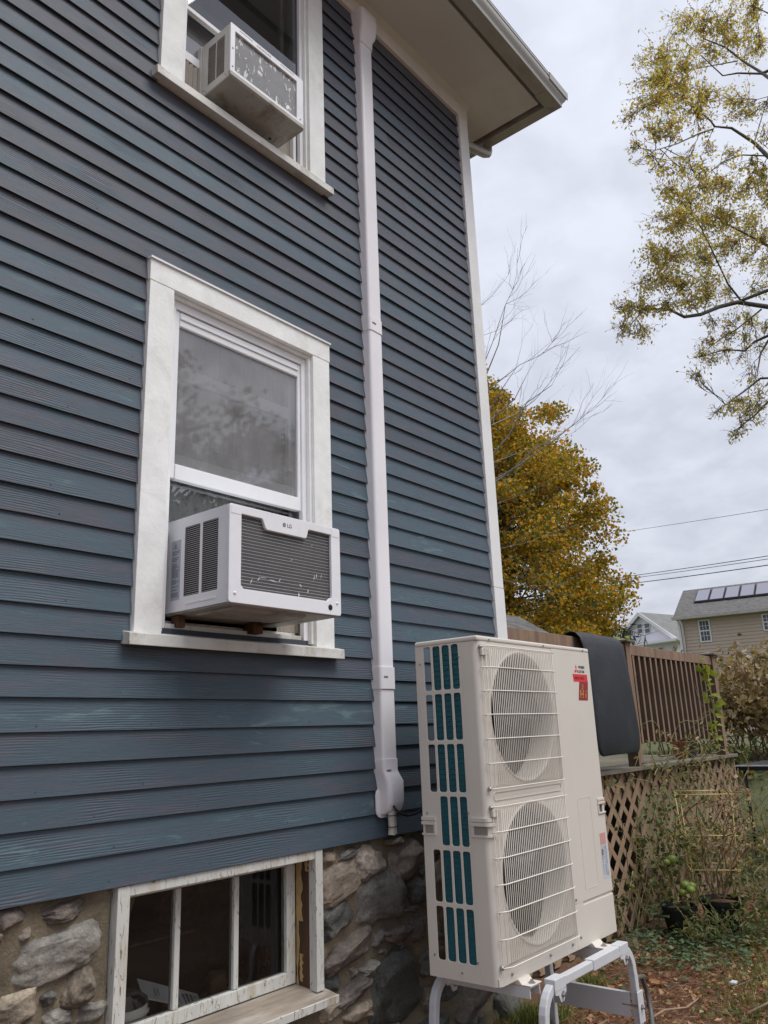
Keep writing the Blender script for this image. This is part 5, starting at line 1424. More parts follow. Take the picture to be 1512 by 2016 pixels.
for a_, b_ in zip(PX[:-1], PX[1:]):
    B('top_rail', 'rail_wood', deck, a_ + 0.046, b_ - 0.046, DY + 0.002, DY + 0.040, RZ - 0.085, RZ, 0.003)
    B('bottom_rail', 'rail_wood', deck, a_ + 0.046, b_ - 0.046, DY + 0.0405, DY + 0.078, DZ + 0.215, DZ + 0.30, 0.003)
    n_ = int((b_ - a_ - 0.16) / 0.1215)
    for i in range(n_):
        x = a_ + 0.12 + i * 0.1215
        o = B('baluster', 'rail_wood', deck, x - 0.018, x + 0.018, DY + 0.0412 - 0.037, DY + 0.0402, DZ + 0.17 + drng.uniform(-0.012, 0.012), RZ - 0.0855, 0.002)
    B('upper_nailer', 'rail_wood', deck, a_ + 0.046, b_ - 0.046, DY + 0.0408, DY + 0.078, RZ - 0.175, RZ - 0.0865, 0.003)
# far side of the railing
for yy in (1.6, 3.0):
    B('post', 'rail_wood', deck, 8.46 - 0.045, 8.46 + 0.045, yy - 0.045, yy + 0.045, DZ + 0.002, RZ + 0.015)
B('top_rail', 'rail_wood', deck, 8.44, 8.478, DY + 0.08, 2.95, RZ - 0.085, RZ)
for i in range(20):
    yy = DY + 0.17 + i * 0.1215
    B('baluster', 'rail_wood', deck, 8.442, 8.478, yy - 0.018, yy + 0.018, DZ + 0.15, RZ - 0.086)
# lattice skirt: two layers of diagonal slats, clipped to the panel
LX0, LX1, LZ0, LZ1 = 4.25, DX1 - 0.03, 0.02, DZ - 0.035
def slat(x_at0, sgn, yy):
    """slat whose centreline crosses z=LZ0 at x_at0, rising with slope sgn*1.0"""
    hw = 0.021 * math.sqrt(2)
    def clip(xo):
        za, zb = LZ0, LZ1
        xa, xb = xo, xo + sgn * (zb - za)
        pts = [(xa, za), (xb, zb)]
        out = []
        t0, t1 = 0.0, 1.0
        d = xb - xa
        for lo, hi in ((LX0, LX1),):
            ta, tb = (lo - xa) / d, (hi - xa) / d
            if ta > tb: ta, tb = tb, ta
            t0, t1 = max(t0, ta), min(t1, tb)
        if t1 - t0 < 0.03: return None
        return (xa + d * t0, za + (zb - za) * t0), (xa + d * t1, za + (zb - za) * t1)
    A_, C_ = clip(x_at0 - hw), clip(x_at0 + hw)
    if not A_ or not C_: return
    pr = [A_[0], C_[0], C_[1], A_[1]]
    dy = drng.uniform(-0.0012, 0.0012)
    MB().prism(pr, yy + dy, yy + 0.0075 + dy, 'y').build('slat', 'lattice_wood', deck)
x = LX0 - 1.1
while x < LX1 + 1.1:
    slat(x + drng.uniform(-0.006, 0.006), 1, DY + 0.016)
    slat(x + drng.uniform(-0.006, 0.006) + 0.03, -1, DY + 0.0265)
    x += 0.182
B('skirt_batten', 'lattice_wood', deck, LX1 + 0.001, LX1 + 0.028, DY + 0.010, DY + 0.05, 0.0, DZ - 0.03)
B('under_deck_panel', 'dark_room', deck, LX0, LX1 - 0.1, 1.2, 1.22, 0.0, DZ - 0.04)  # upright dark panel under the deck, well behind the lattice

# things on the deck
mb = MB(); sec = []
path = [(0.262, 1.45), (0.264, 1.75), (0.262, 2.00), (0.250, 2.062), (0.222, 2.092), (0.185, 2.100), (0.150, 2.090), (0.118, 2.055), (0.100, 2.00), (0.088, 1.90), (0.078, 1.75), (0.070, 1.60), (0.062, 1.45), (0.060, 1.36), (0.062, 1.30), (0.066, 1.262), (0.070, 1.236), (0.073, 1.222), (0.075, 1.216)]
XL, XR = 5.39, 6.12
nx_ = 14
for k_, (py_, pz_) in enumerate(path):
    inset = max(0.0, 0.10 - (pz_ - 1.216)) if k_ > 8 else 0.0
    ins = 0.0
    if k_ > 8 and pz_ < 1.30: 
        h_ = (1.30 - pz_) / 0.084; ins = 0.095 * (1 - math.sqrt(max(0, 1 - h_ * h_ * 0.995)))
    skew = 0.02 * max(0, 2.0 - pz_)
    row = []
    for j in range(nx_ + 1):
        t_ = j / nx_
        x = (XL + ins + skew) + (XR - ins * 0.55 - XL - ins + skew * 0.2) * t_
        row.append((x, py_ + 0.004 * math.sin(t_ * 5.0 + pz_ * 2), pz_ + 0.006 * math.sin(t_ * 3.1)))
    sec.append(row)
for r_ in sec: mb.v += r_
for i in range(len(sec) - 1):
    for j in range(nx_):
        a_ = i * (nx_ + 1) + j
        mb.f.append((a_, a_ + 1, a_ + nx_ + 2, a_ + nx_ + 1))
mat_o = mb.build('rubber_mat', 'rubber_mat', None, smooth=True)
sm = mat_o.modifiers.new('thickness', 'SOLIDIFY'); sm.thickness = 0.006; sm.offset = 0
tag(mat_o, 'long black rubber mat with rounded corners draped over the deck railing', 'mat')
def pot(name, x, y_, z_, r_, h_, mat, label, cat='pot', soil=True):
    t_ = thing(name, label, cat, (x, y_, z_))
    mb = MB(); mb.lathe([(0.0, 0.0), (r_ * 0.74, 0.0), (r_ * 0.95, h_ * 0.86), (r_ * 1.03, h_ * 0.86), (r_ * 1.05, h_), (r_ * 0.95, h_), (r_ * 0.90, h_ * 0.86)], (x, y_, z_), 28)
    mb.build('shell', mat, t_, smooth=True, auto=40)
    if soil:
        mb = MB(); mb.lathe([(0.0, 0.01), (r_ * 0.5, 0.012), (r_ * 0.9, 0.0)], (x, y_, z_ + h_ * 0.85), 20)
        mb.build('soil_fill', 'soil', t_, smooth=True)
    return t_
pot('planter_tub', 5.78, 0.46, DZ + 0.002, 0.20, 0.30, 'plant_pot_black', 'dark round planter tub on the deck below the hanging mat', 'planter')
pot('flower_pot', 7.72, 0.34, DZ + 0.002, 0.075, 0.15, 'terracotta', 'small terracotta pot standing on the deck behind the balusters')
pot('flower_pot', 7.98, 0.36, DZ + 0.002, 0.085, 0.16, 'fan_grey', 'grey plastic pot on the deck beside the terracotta pot')
ch = thing('deck_chair', 'dark folding chair standing on the deck behind the railing', 'chair', (7.0, 1.2, DZ))
for sx_ in (6.78, 7.22):
    mb = MB(); mb.tube([(sx_, 0.95, DZ + 0.002), (sx_, 1.38, DZ + 0.80)], 0.014, 8); mb.build('leg', 'black_plastic', ch, smooth=True)
    mb = MB(); mb.tube([(sx_, 1.42, DZ + 0.002), (sx_, 0.98, DZ + 0.45)], 0.014, 8); mb.build('leg', 'black_plastic', ch, smooth=True)
B('seat', 'rubber_mat', ch, 6.76, 7.24, 0.95, 1.28, DZ + 0.44, DZ + 0.47, 0.01)
B('backrest', 'rubber_mat', ch, 6.77, 7.23, 1.30, 1.34, DZ + 0.55, DZ + 0.80, 0.01)

# ---------------------------------------------------------------- garden by the lattice
def tubes_np(paths, r, n=4, taper=0.4):
    mb = MB()
    for p in paths:
        if len(p) < 2: continue
        m_ = len(p); mb.tube(p, [r * (1 - (1 - taper) * i / (m_ - 1)) for i in range(m_)], n, cap=False)
    return mb
prng = np.random.default_rng(21)
def wander(p0, d0, L, n, jit=0.35, grav=0.0, r=prng):
    p = np.array(p0, float); d = np.array(d0, float); d /= np.linalg.norm(d)
    out = [tuple(p)]
    for i in range(n):
        d = d + r.normal(size=3) * jit; d[2] += grav
        d /= np.linalg.norm(d)
        p = p + d * L / n
        if p[2] < 0.01: p[2] = 0.01 + abs(r.normal()) * 0.01
        out.append(tuple(p))
    return out
pot('tomato_tub', 6.23, -0.36, 0.01, 0.15, 0.21, 'plant_pot_black', 'black tub holding the withered tomato plant below the yellow cage', 'planter')
pot('tomato_tub', 5.98, -0.14, 0.01, 0.12, 0.19, 'plant_pot_black', 'black tub with green tomatoes hanging over its rim', 'planter')
# yellow wire cage
cg = thing('tomato_cage', 'square yellow wire tomato cage standing in a black tub', 'plant cage', (6.23, -0.36, 0.2))
def cage(cx, cy, z0, z1, s, rot):
    cs_, sn_ = math.cos(rot), math.sin(rot)
    def W2(a_, b__, z): return (cx + a_ * cs_ - b__ * sn_, cy + a_ * sn_ + b__ * cs_, z)
    for a_, b__ in ((-1, -1), (1, -1), (1, 1), (-1, 1)):
        MB().tube([W2(a_ * s * 0.8, b__ * s * 0.8, 0.20), W2(a_ * s, b__ * s, z1 + 0.01)], 0.0042, 6).build('upright', 'cage_wire', cg, smooth=True)
    for z in (z1, z0 + (z1 - z0) * 0.45, z0):
        for k_ in range(4):
            c4 = [(-1, -1), (1, -1), (1, 1), (-1, 1)]
            p_, q_ = c4[k_], c4[(k_ + 1) % 4]
            f_ = 0.8 + 0.2 * (z - 0.2) / (z1 - 0.2)
            ex_ = 0.12
            A_ = W2(p_[0] * s * f_ - (q_[0] - p_[0]) * s * ex_ * 0.5, p_[1] * s * f_ - (q_[1] - p_[1]) * s * ex_ * 0.5, z + 0.008 * (k_ % 2))
            C_ = W2(q_[0] * s * f_ + (q_[0] - p_[0]) * s * ex_ * 0.5, q_[1] * s * f_ + (q_[1] - p_[1]) * s * ex_ * 0.5, z + 0.008 * (k_ % 2))
            MB().tube([A_, C_], 0.0040, 6).build('ring_wire', 'cage_wire', cg, smooth=True)
cage(6.20, -0.33, 0.42, 0.92, 0.175, 0.45)
def plant(name, label, x, y_, z_, n_st, hgt, spread, leafmat, nleaf, leafL, stem='stem_olive', group=None, lean=(0, 0), fruits=(), r0=0.005, cat='plant'):
    t_ = thing(name, label, cat, (x, y_, z_), group)
    paths = []; tips = []
    for i in range(n_st):
        a_ = prng.uniform(0, 6.28)
        p = wander((x + 0.03 * math.cos(a_), y_ + 0.03 * math.sin(a_), z_), (spread * math.cos(a_) + lean[0], spread * math.sin(a_) + lean[1], 1.0), hgt * prng.uniform(0.6, 1.15), 8, 0.18, -0.03)
        paths.append(p)
        for k_ in range(3, 9):
            if prng.random() < 0.75:
                q_ = wander(p[k_], prng.normal(size=3) + np.array([0, 0, 0.2]), hgt * prng.uniform(0.12, 0.3), 4, 0.35, -0.12)
                paths.append(q_); tips += q_[1:]
        tips += p[2:]
    tubes_np(paths, r0, 5).build('stems', stem, t_)
    if nleaf:
        P_ = np.array(tips)[prng.integers(0, len(tips), nleaf)] + prng.normal(size=(nleaf, 3)) * 0.02
        P_[:, 2] = np.maximum(P_[:, 2], 0.03)
        leaves('foliage', P_, leafmat, t_, leafL, 0.55, -0.5)
    for fx, fy, fz, fr_ in fruits:
        mb = MB()
        bm = bmesh.new(); bmesh.ops.create_uvsphere(bm, u_segments=16, v_segments=10, radius=fr_)
        for v_ in bm.verts:
            q_ = math.atan2(v_.co.y, v_.co.x); v_.co.z *= 0.85; v_.co.xy *= 1 + 0.04 * math.cos(5 * q_)
        me = bpy.data.meshes.new('tomato'); bm.to_mesh(me); bm.free()
        me.transform(T(fx, fy, fz)); finish('tomato', me, 'tomato_green', t_, smooth=True)
    return t_
plant('tomato_plant', 'withered brown tomato plant tangled inside the yellow cage', 6.22, -0.35, 0.22, 11, 0.95, 0.42, 'leaf_hedge', 420, (0.025, 0.05), 'twig_brown', lean=(0, 0))
plant('tomato_plant', 'leggy tomato plant with a cluster of green tomatoes low by the lattice', 5.98, -0.14, 0.20, 6, 0.75, 0.35, 'leaf_vine', 150, (0.03, 0.06), 'stem_olive', lean=(0.1, -0.1),
      fruits=((5.90, -0.235, 0.345, 0.033), (5.945, -0.262, 0.335, 0.031), (5.88, -0.22, 0.30, 0.030), (5.86, -0.285, 0.325, 0.030), (5.84, -0.19, 0.515, 0.034), (5.80, -0.165, 0.50, 0.024)))
# climbers on the lattice, each from its own root
for i, (vx, lab, nl) in enumerate(((5.62, 'green climber on the lattice next to the heat pump', 70), (6.02, 'leafy green climber on the lattice behind the green tomatoes', 190), (6.45, 'thick green climber on the lattice behind the yellow cage', 260), (7.1, 'brown and green climber halfway along the lattice', 170), (7.8, 'sparse climber near the far end of the lattice', 110))):
    t_ = thing('climbing_vine', lab, 'vine', (vx, DY - 0.02, 0.0), 'climbers on the lattice')
    paths = []; tips = []
    for k_ in range(4 if vx < 5.8 else 6):
        p = wander((vx + prng.normal() * 0.12, DY - 0.03, 0.02), (prng.normal() * 0.35, -0.02, 1.0), prng.uniform(0.6, 1.35), 12, 0.22)
        p = [(a_, min(max(b__, DY - 0.16), DY - 0.01), c_) for a_, b__, c_ in p]
        paths.append(p); tips += p[2:]
        for m_ in range(3, 12, 2):
            q_ = wander(p[m_], (prng.normal(), -0.4, prng.normal() * 0.6), prng.uniform(0.12, 0.35), 5, 0.35, -0.05)
            q_ = [(a_, min(b__, DY - 0.01), c_) for a_, b__, c_ in q_]
            paths.append(q_); tips += q_[1:]
    tubes_np(paths, 0.004, 4).build('stems', 'stem_olive', t_)
    P_ = np.array(tips)[prng.integers(0, len(tips), nl)] + prng.normal(size=(nl, 3)) * np.array([0.03, 0.015, 0.03])
    P_[:, 1] = np.minimum(P_[:, 1], DY - 0.01); P_[:, 2] = np.maximum(P_[:, 2], 0.02)
    leaves('foliage', P_, 'leaf_vine', t_, (0.028, 0.058), 0.7, -0.4)
# dry tangle hanging over the deck edge
for i, (vx, vy, vz, lab) in enumerate(((6.75, 0.12, DZ + 0.02, 'dry tangle of stems hanging over the deck edge by the middle post'), (7.25, 0.10, DZ + 0.05, 'dry tangle of stems hanging over the deck edge below the balusters'))):
    t_ = thing('dry_vine', lab, 'vine', (vx, vy, vz), 'dry stems over the deck edge')
    paths = []; tips = []
    for k_ in range(24):
        p = wander((vx + prng.normal() * 0.30, vy - 0.02 + prng.normal() * 0.03, vz - 0.15 + prng.uniform(0, 0.3)), (prng.normal() * 0.8 - 0.2, -0.35 + prng.normal() * 0.2, prng.normal() * 0.7 + 0.25), prng.uniform(0.25, 0.75), 9, 0.25, -0.10)
        p = [(a_, min(b__, DY - 0.035), c_) for a_, b__, c_ in p]
        paths.append(p); tips += p[1:]
    tubes_np(paths, 0.0042, 4).build('stems', 'stem_olive', t_)
    P_ = np.array(tips)[prng.integers(0, len(tips), 130)] + prng.normal(size=(130, 3)) * 0.02
    P_[:, 1] = np.minimum(P_[:, 1], DY - 0.04)
    leaves('foliage', P_, 'leaf_hedge' if i else 'leaf_vine', t_, (0.03, 0.065), 0.4, -0.7)
# lime vine climbing the last balusters
t_ = thing('lime_vine', 'lime green vine twining up the balusters at the end post', 'vine', (8.1, DY - 0.04, DZ))
p = [(8.20, DY - 0.02, DZ + 0.10), (8.18, DY - 0.03, DZ + 0.30), (8.22, DY - 0.03, DZ + 0.48), (8.14, DY - 0.03, DZ + 0.62), (8.10, DY - 0.035, DZ + 0.78), (8.02, DY - 0.03, DZ + 0.88)]
MB().tube(p, 0.004, 5).build('stem', 'stem_olive', t_)
P_ = np.concatenate([np.linspace(p[i], p[i + 1], 8) for i in range(5)]) + prng.normal(size=(40, 3)) * np.array([0.05, 0.02, 0.03]); P_[:, 1] = np.minimum(P_[:, 1], DY - 0.015)
leaves('foliage', P_, 'leaf_lime', t_, (0.06, 0.11), 0.75, -0.5)
t_ = thing('lime_vine', 'lime green leaves poking over the middle post cap', 'vine', (6.40, DY + 0.05, RZ))
MB().tube([(6.39, DY + 0.085, RZ - 0.20), (6.40, DY + 0.09, RZ), (6.42, DY + 0.06, RZ + 0.04)], 0.003, 5).build('stem', 'stem_olive', t_)
leaves('foliage', np.array([(6.42, DY + 0.06, RZ + 0.04)]) + prng.normal(size=(7, 3)) * 0.018, 'leaf_lime', t_, (0.05, 0.08), 0.75, -0.2)
# weeds at the right, between the cage and the frame edge
for i, (wx, wy, h_, lab) in enumerate(((6.02, -0.50, 0.34, 'low straggling weed in front of the tomato tubs'), (5.80, -0.30, 0.30, 'small weed in front of the green tomatoes'), (6.55, -0.62, 0.80, 'tall drying weed beside the tomato cage'), (6.95, -0.70, 0.85, 'tall drying weed behind the black tubs'), (6.30, -0.86, 0.65, 'arching weed leaning over the grass'), (7.5, -0.55, 0.95, 'tall weed in front of the folding table'))):
    plant('weed', lab, wx, wy, 0.0, 11, h_, 0.45, 'leaf_vine', 230, (0.025, 0.055), 'stem_olive', 'weeds right of the tomato cage', r0=0.004)
# broad-leaved seedling by the foot of the lattice
t_ = thing('creeper_seedling', 'broad leaved creeper sprouting at the foot of the lattice', 'plant', (5.88, -0.02, 0.0))
MB().tube([(5.88, -0.02, 0.0), (5.88, -0.03, 0.12), (5.885, -0.05, 0.19)], 0.005, 6).build('stem', 'stem_olive', t_)
for k_ in range(7):
    a_ = 2 * math.pi * k_ / 7 + 0.3
    P_ = np.array([[5.885, -0.05, 0.19 - 0.012 * k_]])
    V_, F_ = kites(P_, np.array([[math.cos(a_), math.sin(a_), 0.05]]), np.array([[0, 0, 1.0]]), np.array([0.13]), np.array([0.075]), 0.12)
    npmesh('leaf', V_, F_, 'leaf_ground', t_)
# low ground cover
def scatter(n, f):
    out = []
    while len(out) < n:
        x, y_ = f()
        out.append((x, y_, gz(x, y_) + 0.004))
    return np.array(out)
gcx = scatter(1500, lambda: (prng.normal() * 0.42 + 5.75, prng.normal() * 0.22 - 0.30))
gcx[:, 2] += prng.uniform(0.01, 0.07, len(gcx))
N_ = rdir(len(gcx)) * 0.5; N_[:, 2] += 1.2
D_ = rdir(len(gcx)); D_[:, 2] *= 0.3
V_, F_ = kites(gcx, D_, N_, prng.uniform(0.025, 0.05, len(gcx)), prng.uniform(0.018, 0.035, len(gcx)), 0.1)
struct(npmesh('ground_cover', V_, F_, 'leaf_ground'), 'stuff')
# grass towards the right and beyond the deck
def grass(n, f, hmin, hmax, name='grass'):
    P_ = scatter(n, f)
    D_ = prng.normal(size=(n, 3)) * 0.45; D_[:, 2] = np.abs(D_[:, 2]) + 0.75
    V_, F_ = kites(P_, D_, rdir(n), prng.uniform(hmin, hmax, n), np.full(n, 0.006), 0.05)
    return struct(npmesh(name, V_, F_, 'grass_blade'), 'stuff')
def fg1():
    while True:
        x, y_ = prng.uniform(4.4, 7.4), prng.uniform(-1.7, -0.35)
        if (x - 4.4) * 0.22 + (-0.45 - y_) > 0.25 + 0.3 * prng.random(): return x, y_
grass(6500, fg1, 0.02, 0.065)
grass(12000, lambda: (prng.uniform(8.9, 16), prng.uniform(-2.5, 3.2)), 0.04, 0.11)
gl2 = scatter(1500, fg1); gl2[:, 2] += prng.uniform(0.005, 0.03, len(gl2))
N_ = rdir(len(gl2)) * 0.5; N_[:, 2] += 1.2; D_ = rdir(len(gl2)); D_[:, 2] *= 0.3
V_, F_ = kites(gl2, D_, N_, prng.uniform(0.02, 0.04, len(gl2)), prng.uniform(0.016, 0.03, len(gl2)), 0.1)
struct(npmesh('clover', V_, F_, 'leaf_vine'), 'stuff')
# tufts under the unit
grass(900, lambda: (prng.normal() * 0.10 + 3.95, prng.normal() * 0.07 - 0.16), 0.03, 0.10)
grass(700, lambda: (prng.normal() * 0.12 + 3.45, prng.normal() * 0.05 - 0.14), 0.03, 0.09)
grass(500, lambda: (prng.normal() * 0.10 + 4.55, prng.normal() * 0.06 - 0.10), 0.02, 0.07)
# pine needles and small litter
n = 42000
P_ = scatter(n, lambda: (prng.uniform(2.4, 7.2), -0.02 - 1.9 * prng.random() ** 1.1))
D_ = rdir(n); D_[:, 2] = np.abs(D_[:, 2]) * 0.22
N_ = rdir(n)
V_, F_ = kites(P_, D_, N_, prng.uniform(0.03, 0.11, n), prng.uniform(0.0016, 0.0034, n), 0.0)
struct(npmesh('pine_needles', V_, F_, 'needles_dry'), 'stuff')
n = 5200
P_ = scatter(n, lambda: (prng.uniform(2.4, 7.6), -0.01 - 1.9 * prng.random()))
P_[:, 2] += prng.uniform(0.002, 0.02, n)
D_ = rdir(n); D_[:, 2] *= 0.25; N_ = rdir(n) * 0.6; N_[:, 2] += 1
ln = prng.uniform(0.015, 0.05, n)
V_, F_ = kites(P_, D_, N_, ln, ln * prng.uniform(0.35, 0.8, n), 0.25)
struct(npmesh('leaf_litter', V_, F_, 'leaf_fallen'), 'stuff')
# single larger leaves and sticks one can pick out
for i, (lx, ly, sz_, rz_, col_, lab) in enumerate(((3.62, -0.20, 0.085, 0.4, 'leaf_gold', 'pale tan curled leaf lying under the heat pump'), (3.52, -0.22, 0.07, 2.2, 'leaf_fallen', 'brown leaf lying beside the pale leaf under the heat pump'),
                                          (4.78, -0.42, 0.075, 1.2, 'leaf_fallen', 'small dark red leaf on the pine needles'), (5.05, -0.95, 0.07, 0.3, 'leaf_gold', 'tan leaf lying on the clover'), (5.9, -0.62, 0.13, 2.6, 'leaf_fallen', 'large curled brown leaf in front of the black tub'))):
    mb = MB(); nn = 9
    c_, s_ = math.cos(rz_), math.sin(rz_); z0_ = gz(lx, ly) + 0.018
    rows_ = []
    for a_ in range(nn + 1):
        t2 = a_ / nn; wd = sz_ * 0.42 * math.sin(math.pi * t2 ** 0.8) * (1 + 0.25 * math.sin(t2 * 21))
        for b_ in (-1, -0.4, 0.4, 1):
            u_, v_ = (t2 - 0.5) * sz_, b_ * wd
            zz_ = z0_ + 0.25 * sz_ * (abs(b_) ** 2) * (0.5 + 0.5 * t2) + 0.1 * sz_ * t2
            mb.v.append((lx + u_ * c_ - v_ * s_, ly + u_ * s_ + v_ * c_, zz_))
    for a_ in range(nn):
        for b_ in range(3):
            k_ = a_ * 4 + b_; mb.f.append((k_, k_ + 1, k_ + 5, k_ + 4))
    tag(mb.build('fallen_leaf', col_, None, smooth=True), lab, 'leaf')
for i, (pts_, lab, r_) in enumerate((([(4.25, -0.60), (4.38, -0.63), (4.50, -0.70), (4.62, -0.72)], 'pale dry stick lying right of the stand', 0.006), ([(3.85, -0.42), (4.0, -0.46), (4.12, -0.44)], 'dark twig lying beneath the stand brace', 0.006), ([(4.9, -0.80), (5.1, -0.86), (5.35, -0.88)], 'thin brown twig at the edge of the clover', 0.004), ([(4.55, -0.98), (4.72, -1.04), (4.9, -1.03)], 'short grey stick near the grass', 0.006))):
    mb = MB(); mb.tube([(x, y_, gz(x, y_) + 0.022 + 0.01 * (k_ % 2)) for k_, (x, y_) in enumerate(pts_)], [r_, r_ * 1.1, r_ * 0.8, r_ * 0.5][:len(pts_)], 6)
    tag(mb.build('stick', 'lattice_wood' if i == 0 else 'twig_brown', None, smooth=True), lab, 'stick')
mb = MB(); mb.tube([(4.02, -0.64, 0.20), (4.10, -0.63, 0.235), (4.20, -0.61, 0.215), (4.26, -0.60, 0.14), (4.24, -0.62, 0.06), (4.15, -0.66, 0.02), (4.0, -0.72, 0.018), (3.8, -0.80, 0.018)], 0.012, 10)
tag(mb.build('drain_hose', 'grey_hose', None, smooth=True), 'grey corrugated hose looping beside the right stand leg', 'hose')
tag(B('paper_scrap', 'white_plastic', None, 4.98, 5.03, -0.80, -0.765, 0.02, 0.035, 0.004), 'small white scrap lying on the clover', 'scrap')
# folding table with odds and ends past the end of the deck
tb = thing('folding_table', 'black edged folding table beyond the end of the deck', 'table', (9.3, -0.35, 0.2))
B('table_top', 'black_plastic', tb, 8.95, 10.0, -1.4, 0.25, 0.93, 0.985, 0.006)
B('table_edge', 'aluminium_white', tb, 8.945, 8.9495, -1.4, 0.25, 0.972, 0.984)
for a_, b_ in ((9.0, 0.18), (9.0, -1.3), (9.92, 0.18), (9.92, -1.3)):
    mb = MB(); mb.tube([(a_, b_, gz(a_, b_)), (a_, b_, 0.925)], 0.016, 8); mb.build('leg', 'black_plastic', tb, smooth=True)
bb_ = thing('blue_bucket', 'bright blue plastic bucket under the folding table', 'bucket', (8.4, -0.30, 0.4))
bb_.location = (8.62, -0.36, 0.46)
mb = MB(); mb.lathe([(0.0, 0.0), (0.09, 0.0), (0.115, 0.2), (0.122, 0.2), (0.122, 0.215), (0.108, 0.215)], (8.62, -0.36, 0.60), 24); mb.build('tub', 'blue_plastic', bb_, smooth=True, auto=40)
cr_ = thing('crate', 'wooden crate standing beside the end of the deck', 'crate', (8.62, -0.36, 0.0))
B('crate_side', 'deck_floor', cr_, 8.42, 8.82, -0.56, -0.535, gz(8.6, -0.5), 0.598); B('crate_side', 'deck_floor', cr_, 8.42, 8.82, -0.185, -0.16, gz(8.6, -0.2), 0.598)
B('crate_side', 'deck_floor', cr_, 8.42, 8.445, -0.534, -0.186, 0.02, 0.598); B('crate_top', 'deck_floor', cr_, 8.42, 8.82, -0.56, -0.16, 0.5985, 0.600)
bg_ = thing('white_bag', 'crumpled white plastic sack beside the wooden crate', 'sack', (8.0, -0.42, 0.0))
bm = bmesh.new(); bmesh.ops.create_icosphere(bm, subdivisions=4, radius=1.0)
for v_ in bm.verts:
    p = v_.co.copy(); s_ = 1 + 0.25 * mnoise.noise(p * 1.7) + 0.12 * mnoise.noise(p * 5)
    v_.co = Vector((8.15 + p.x * 0.13 * s_, -0.52 + p.y * 0.13 * s_, max(0.02, 0.30 + p.z * 0.29 * s_)))
me = bpy.data.meshes.new('sack'); bm.to_mesh(me); bm.free(); finish('sack_body', me, 'white_plastic', bg_)

# ---------------------------------------------------------------- knotweed thicket beyond the table
hg = thing('thicket', 'brown autumn thicket of knotweed in front of the beige house', 'shrub', (13.0, 0.5, 0.9))
paths = []; tips = []
for i in range(150):
    bx, by = prng.uniform(12.3, 14.0), prng.uniform(-3.6, 2.6)
    p = wander((bx, by, gz(bx, by)), (prng.normal() * 0.22 - 0.1, prng.normal() * 0.22, 1), prng.uniform(1.15, 1.75), 9, 0.13, -0.02)
    paths.append(p); tips += p[4:]
    for k_ in range(4, 9):
        q_ = wander(p[k_], (prng.normal() - 0.5, prng.normal(), 0.4), prng.uniform(0.2, 0.5), 4, 0.25, -0.12)
        paths.append(q_); tips += q_[1:]
for i in range(110):   # dead canes near the foot
    bx, by = prng.uniform(12.0, 12.7), prng.uniform(-3.4, 2.2)
    paths.append(wander((bx, by, gz(bx, by)), (prng.normal() * 0.9 - 0.2, prng.normal() * 0.9, 0.9), prng.uniform(0.5, 1.1), 7, 0.22, -0.10))
tubes_np(paths, 0.011, 4).build('canes', 'twig_brown', hg)
n = 20000
P_ = np.array(tips)[prng.integers(0, len(tips), n)] + prng.normal(size=(n, 3)) * 0.09
leaves('foliage', P_, 'leaf_hedge', hg, (0.06, 0.12), 0.7, -0.6)
for (sx_, sy_, lab) in ((11.6, 1.05, 'green leafy shrub at the foot of the thicket near the deck'), (11.4, -0.2, 'low green shrub at the foot of the thicket')):
    plant('garden_shrub', lab, sx_, sy_, gz(sx_, sy_), 14, 0.55, 0.8, 'leaf_vine', 420, (0.06, 0.12), 'stem_olive', 'shrubs before the thicket', cat='shrub')

# ---------------------------------------------------------------- trees
def limb(paths, radii, p0, p1, r0, r1, n_=7, wob=0.08, r=prng):
    p0, p1 = np.array(p0, float), np.array(p1, float)
    L = np.linalg.norm(p1 - p0)
    off = np.cumsum(r.normal(size=(n_ + 1, 3)), 0); off -= np.linspace(0, 1, n_ + 1)[:, None] * off[-1]
    P = p0 + (p1 - p0) * np.linspace(0, 1, n_ + 1)[:, None] + (off - off[0] * (1 - np.linspace(0, 1, n_ + 1)[:, None])) * L * wob / 3
    paths.append([tuple(q_) for q_ in P]); radii.append([r0 + (r1 - r0) * i / n_ for i in range(n_ + 1)])
    return P
def build_limbs(paths, radii, name, mat, parent, n_=6):
    mb = MB()
    for p, r_ in zip(paths, radii): mb.tube(p, r_, n_ if max(r_) > 0.02 else 4, cap=False)
    return mb.build(name, mat, parent, smooth=True)

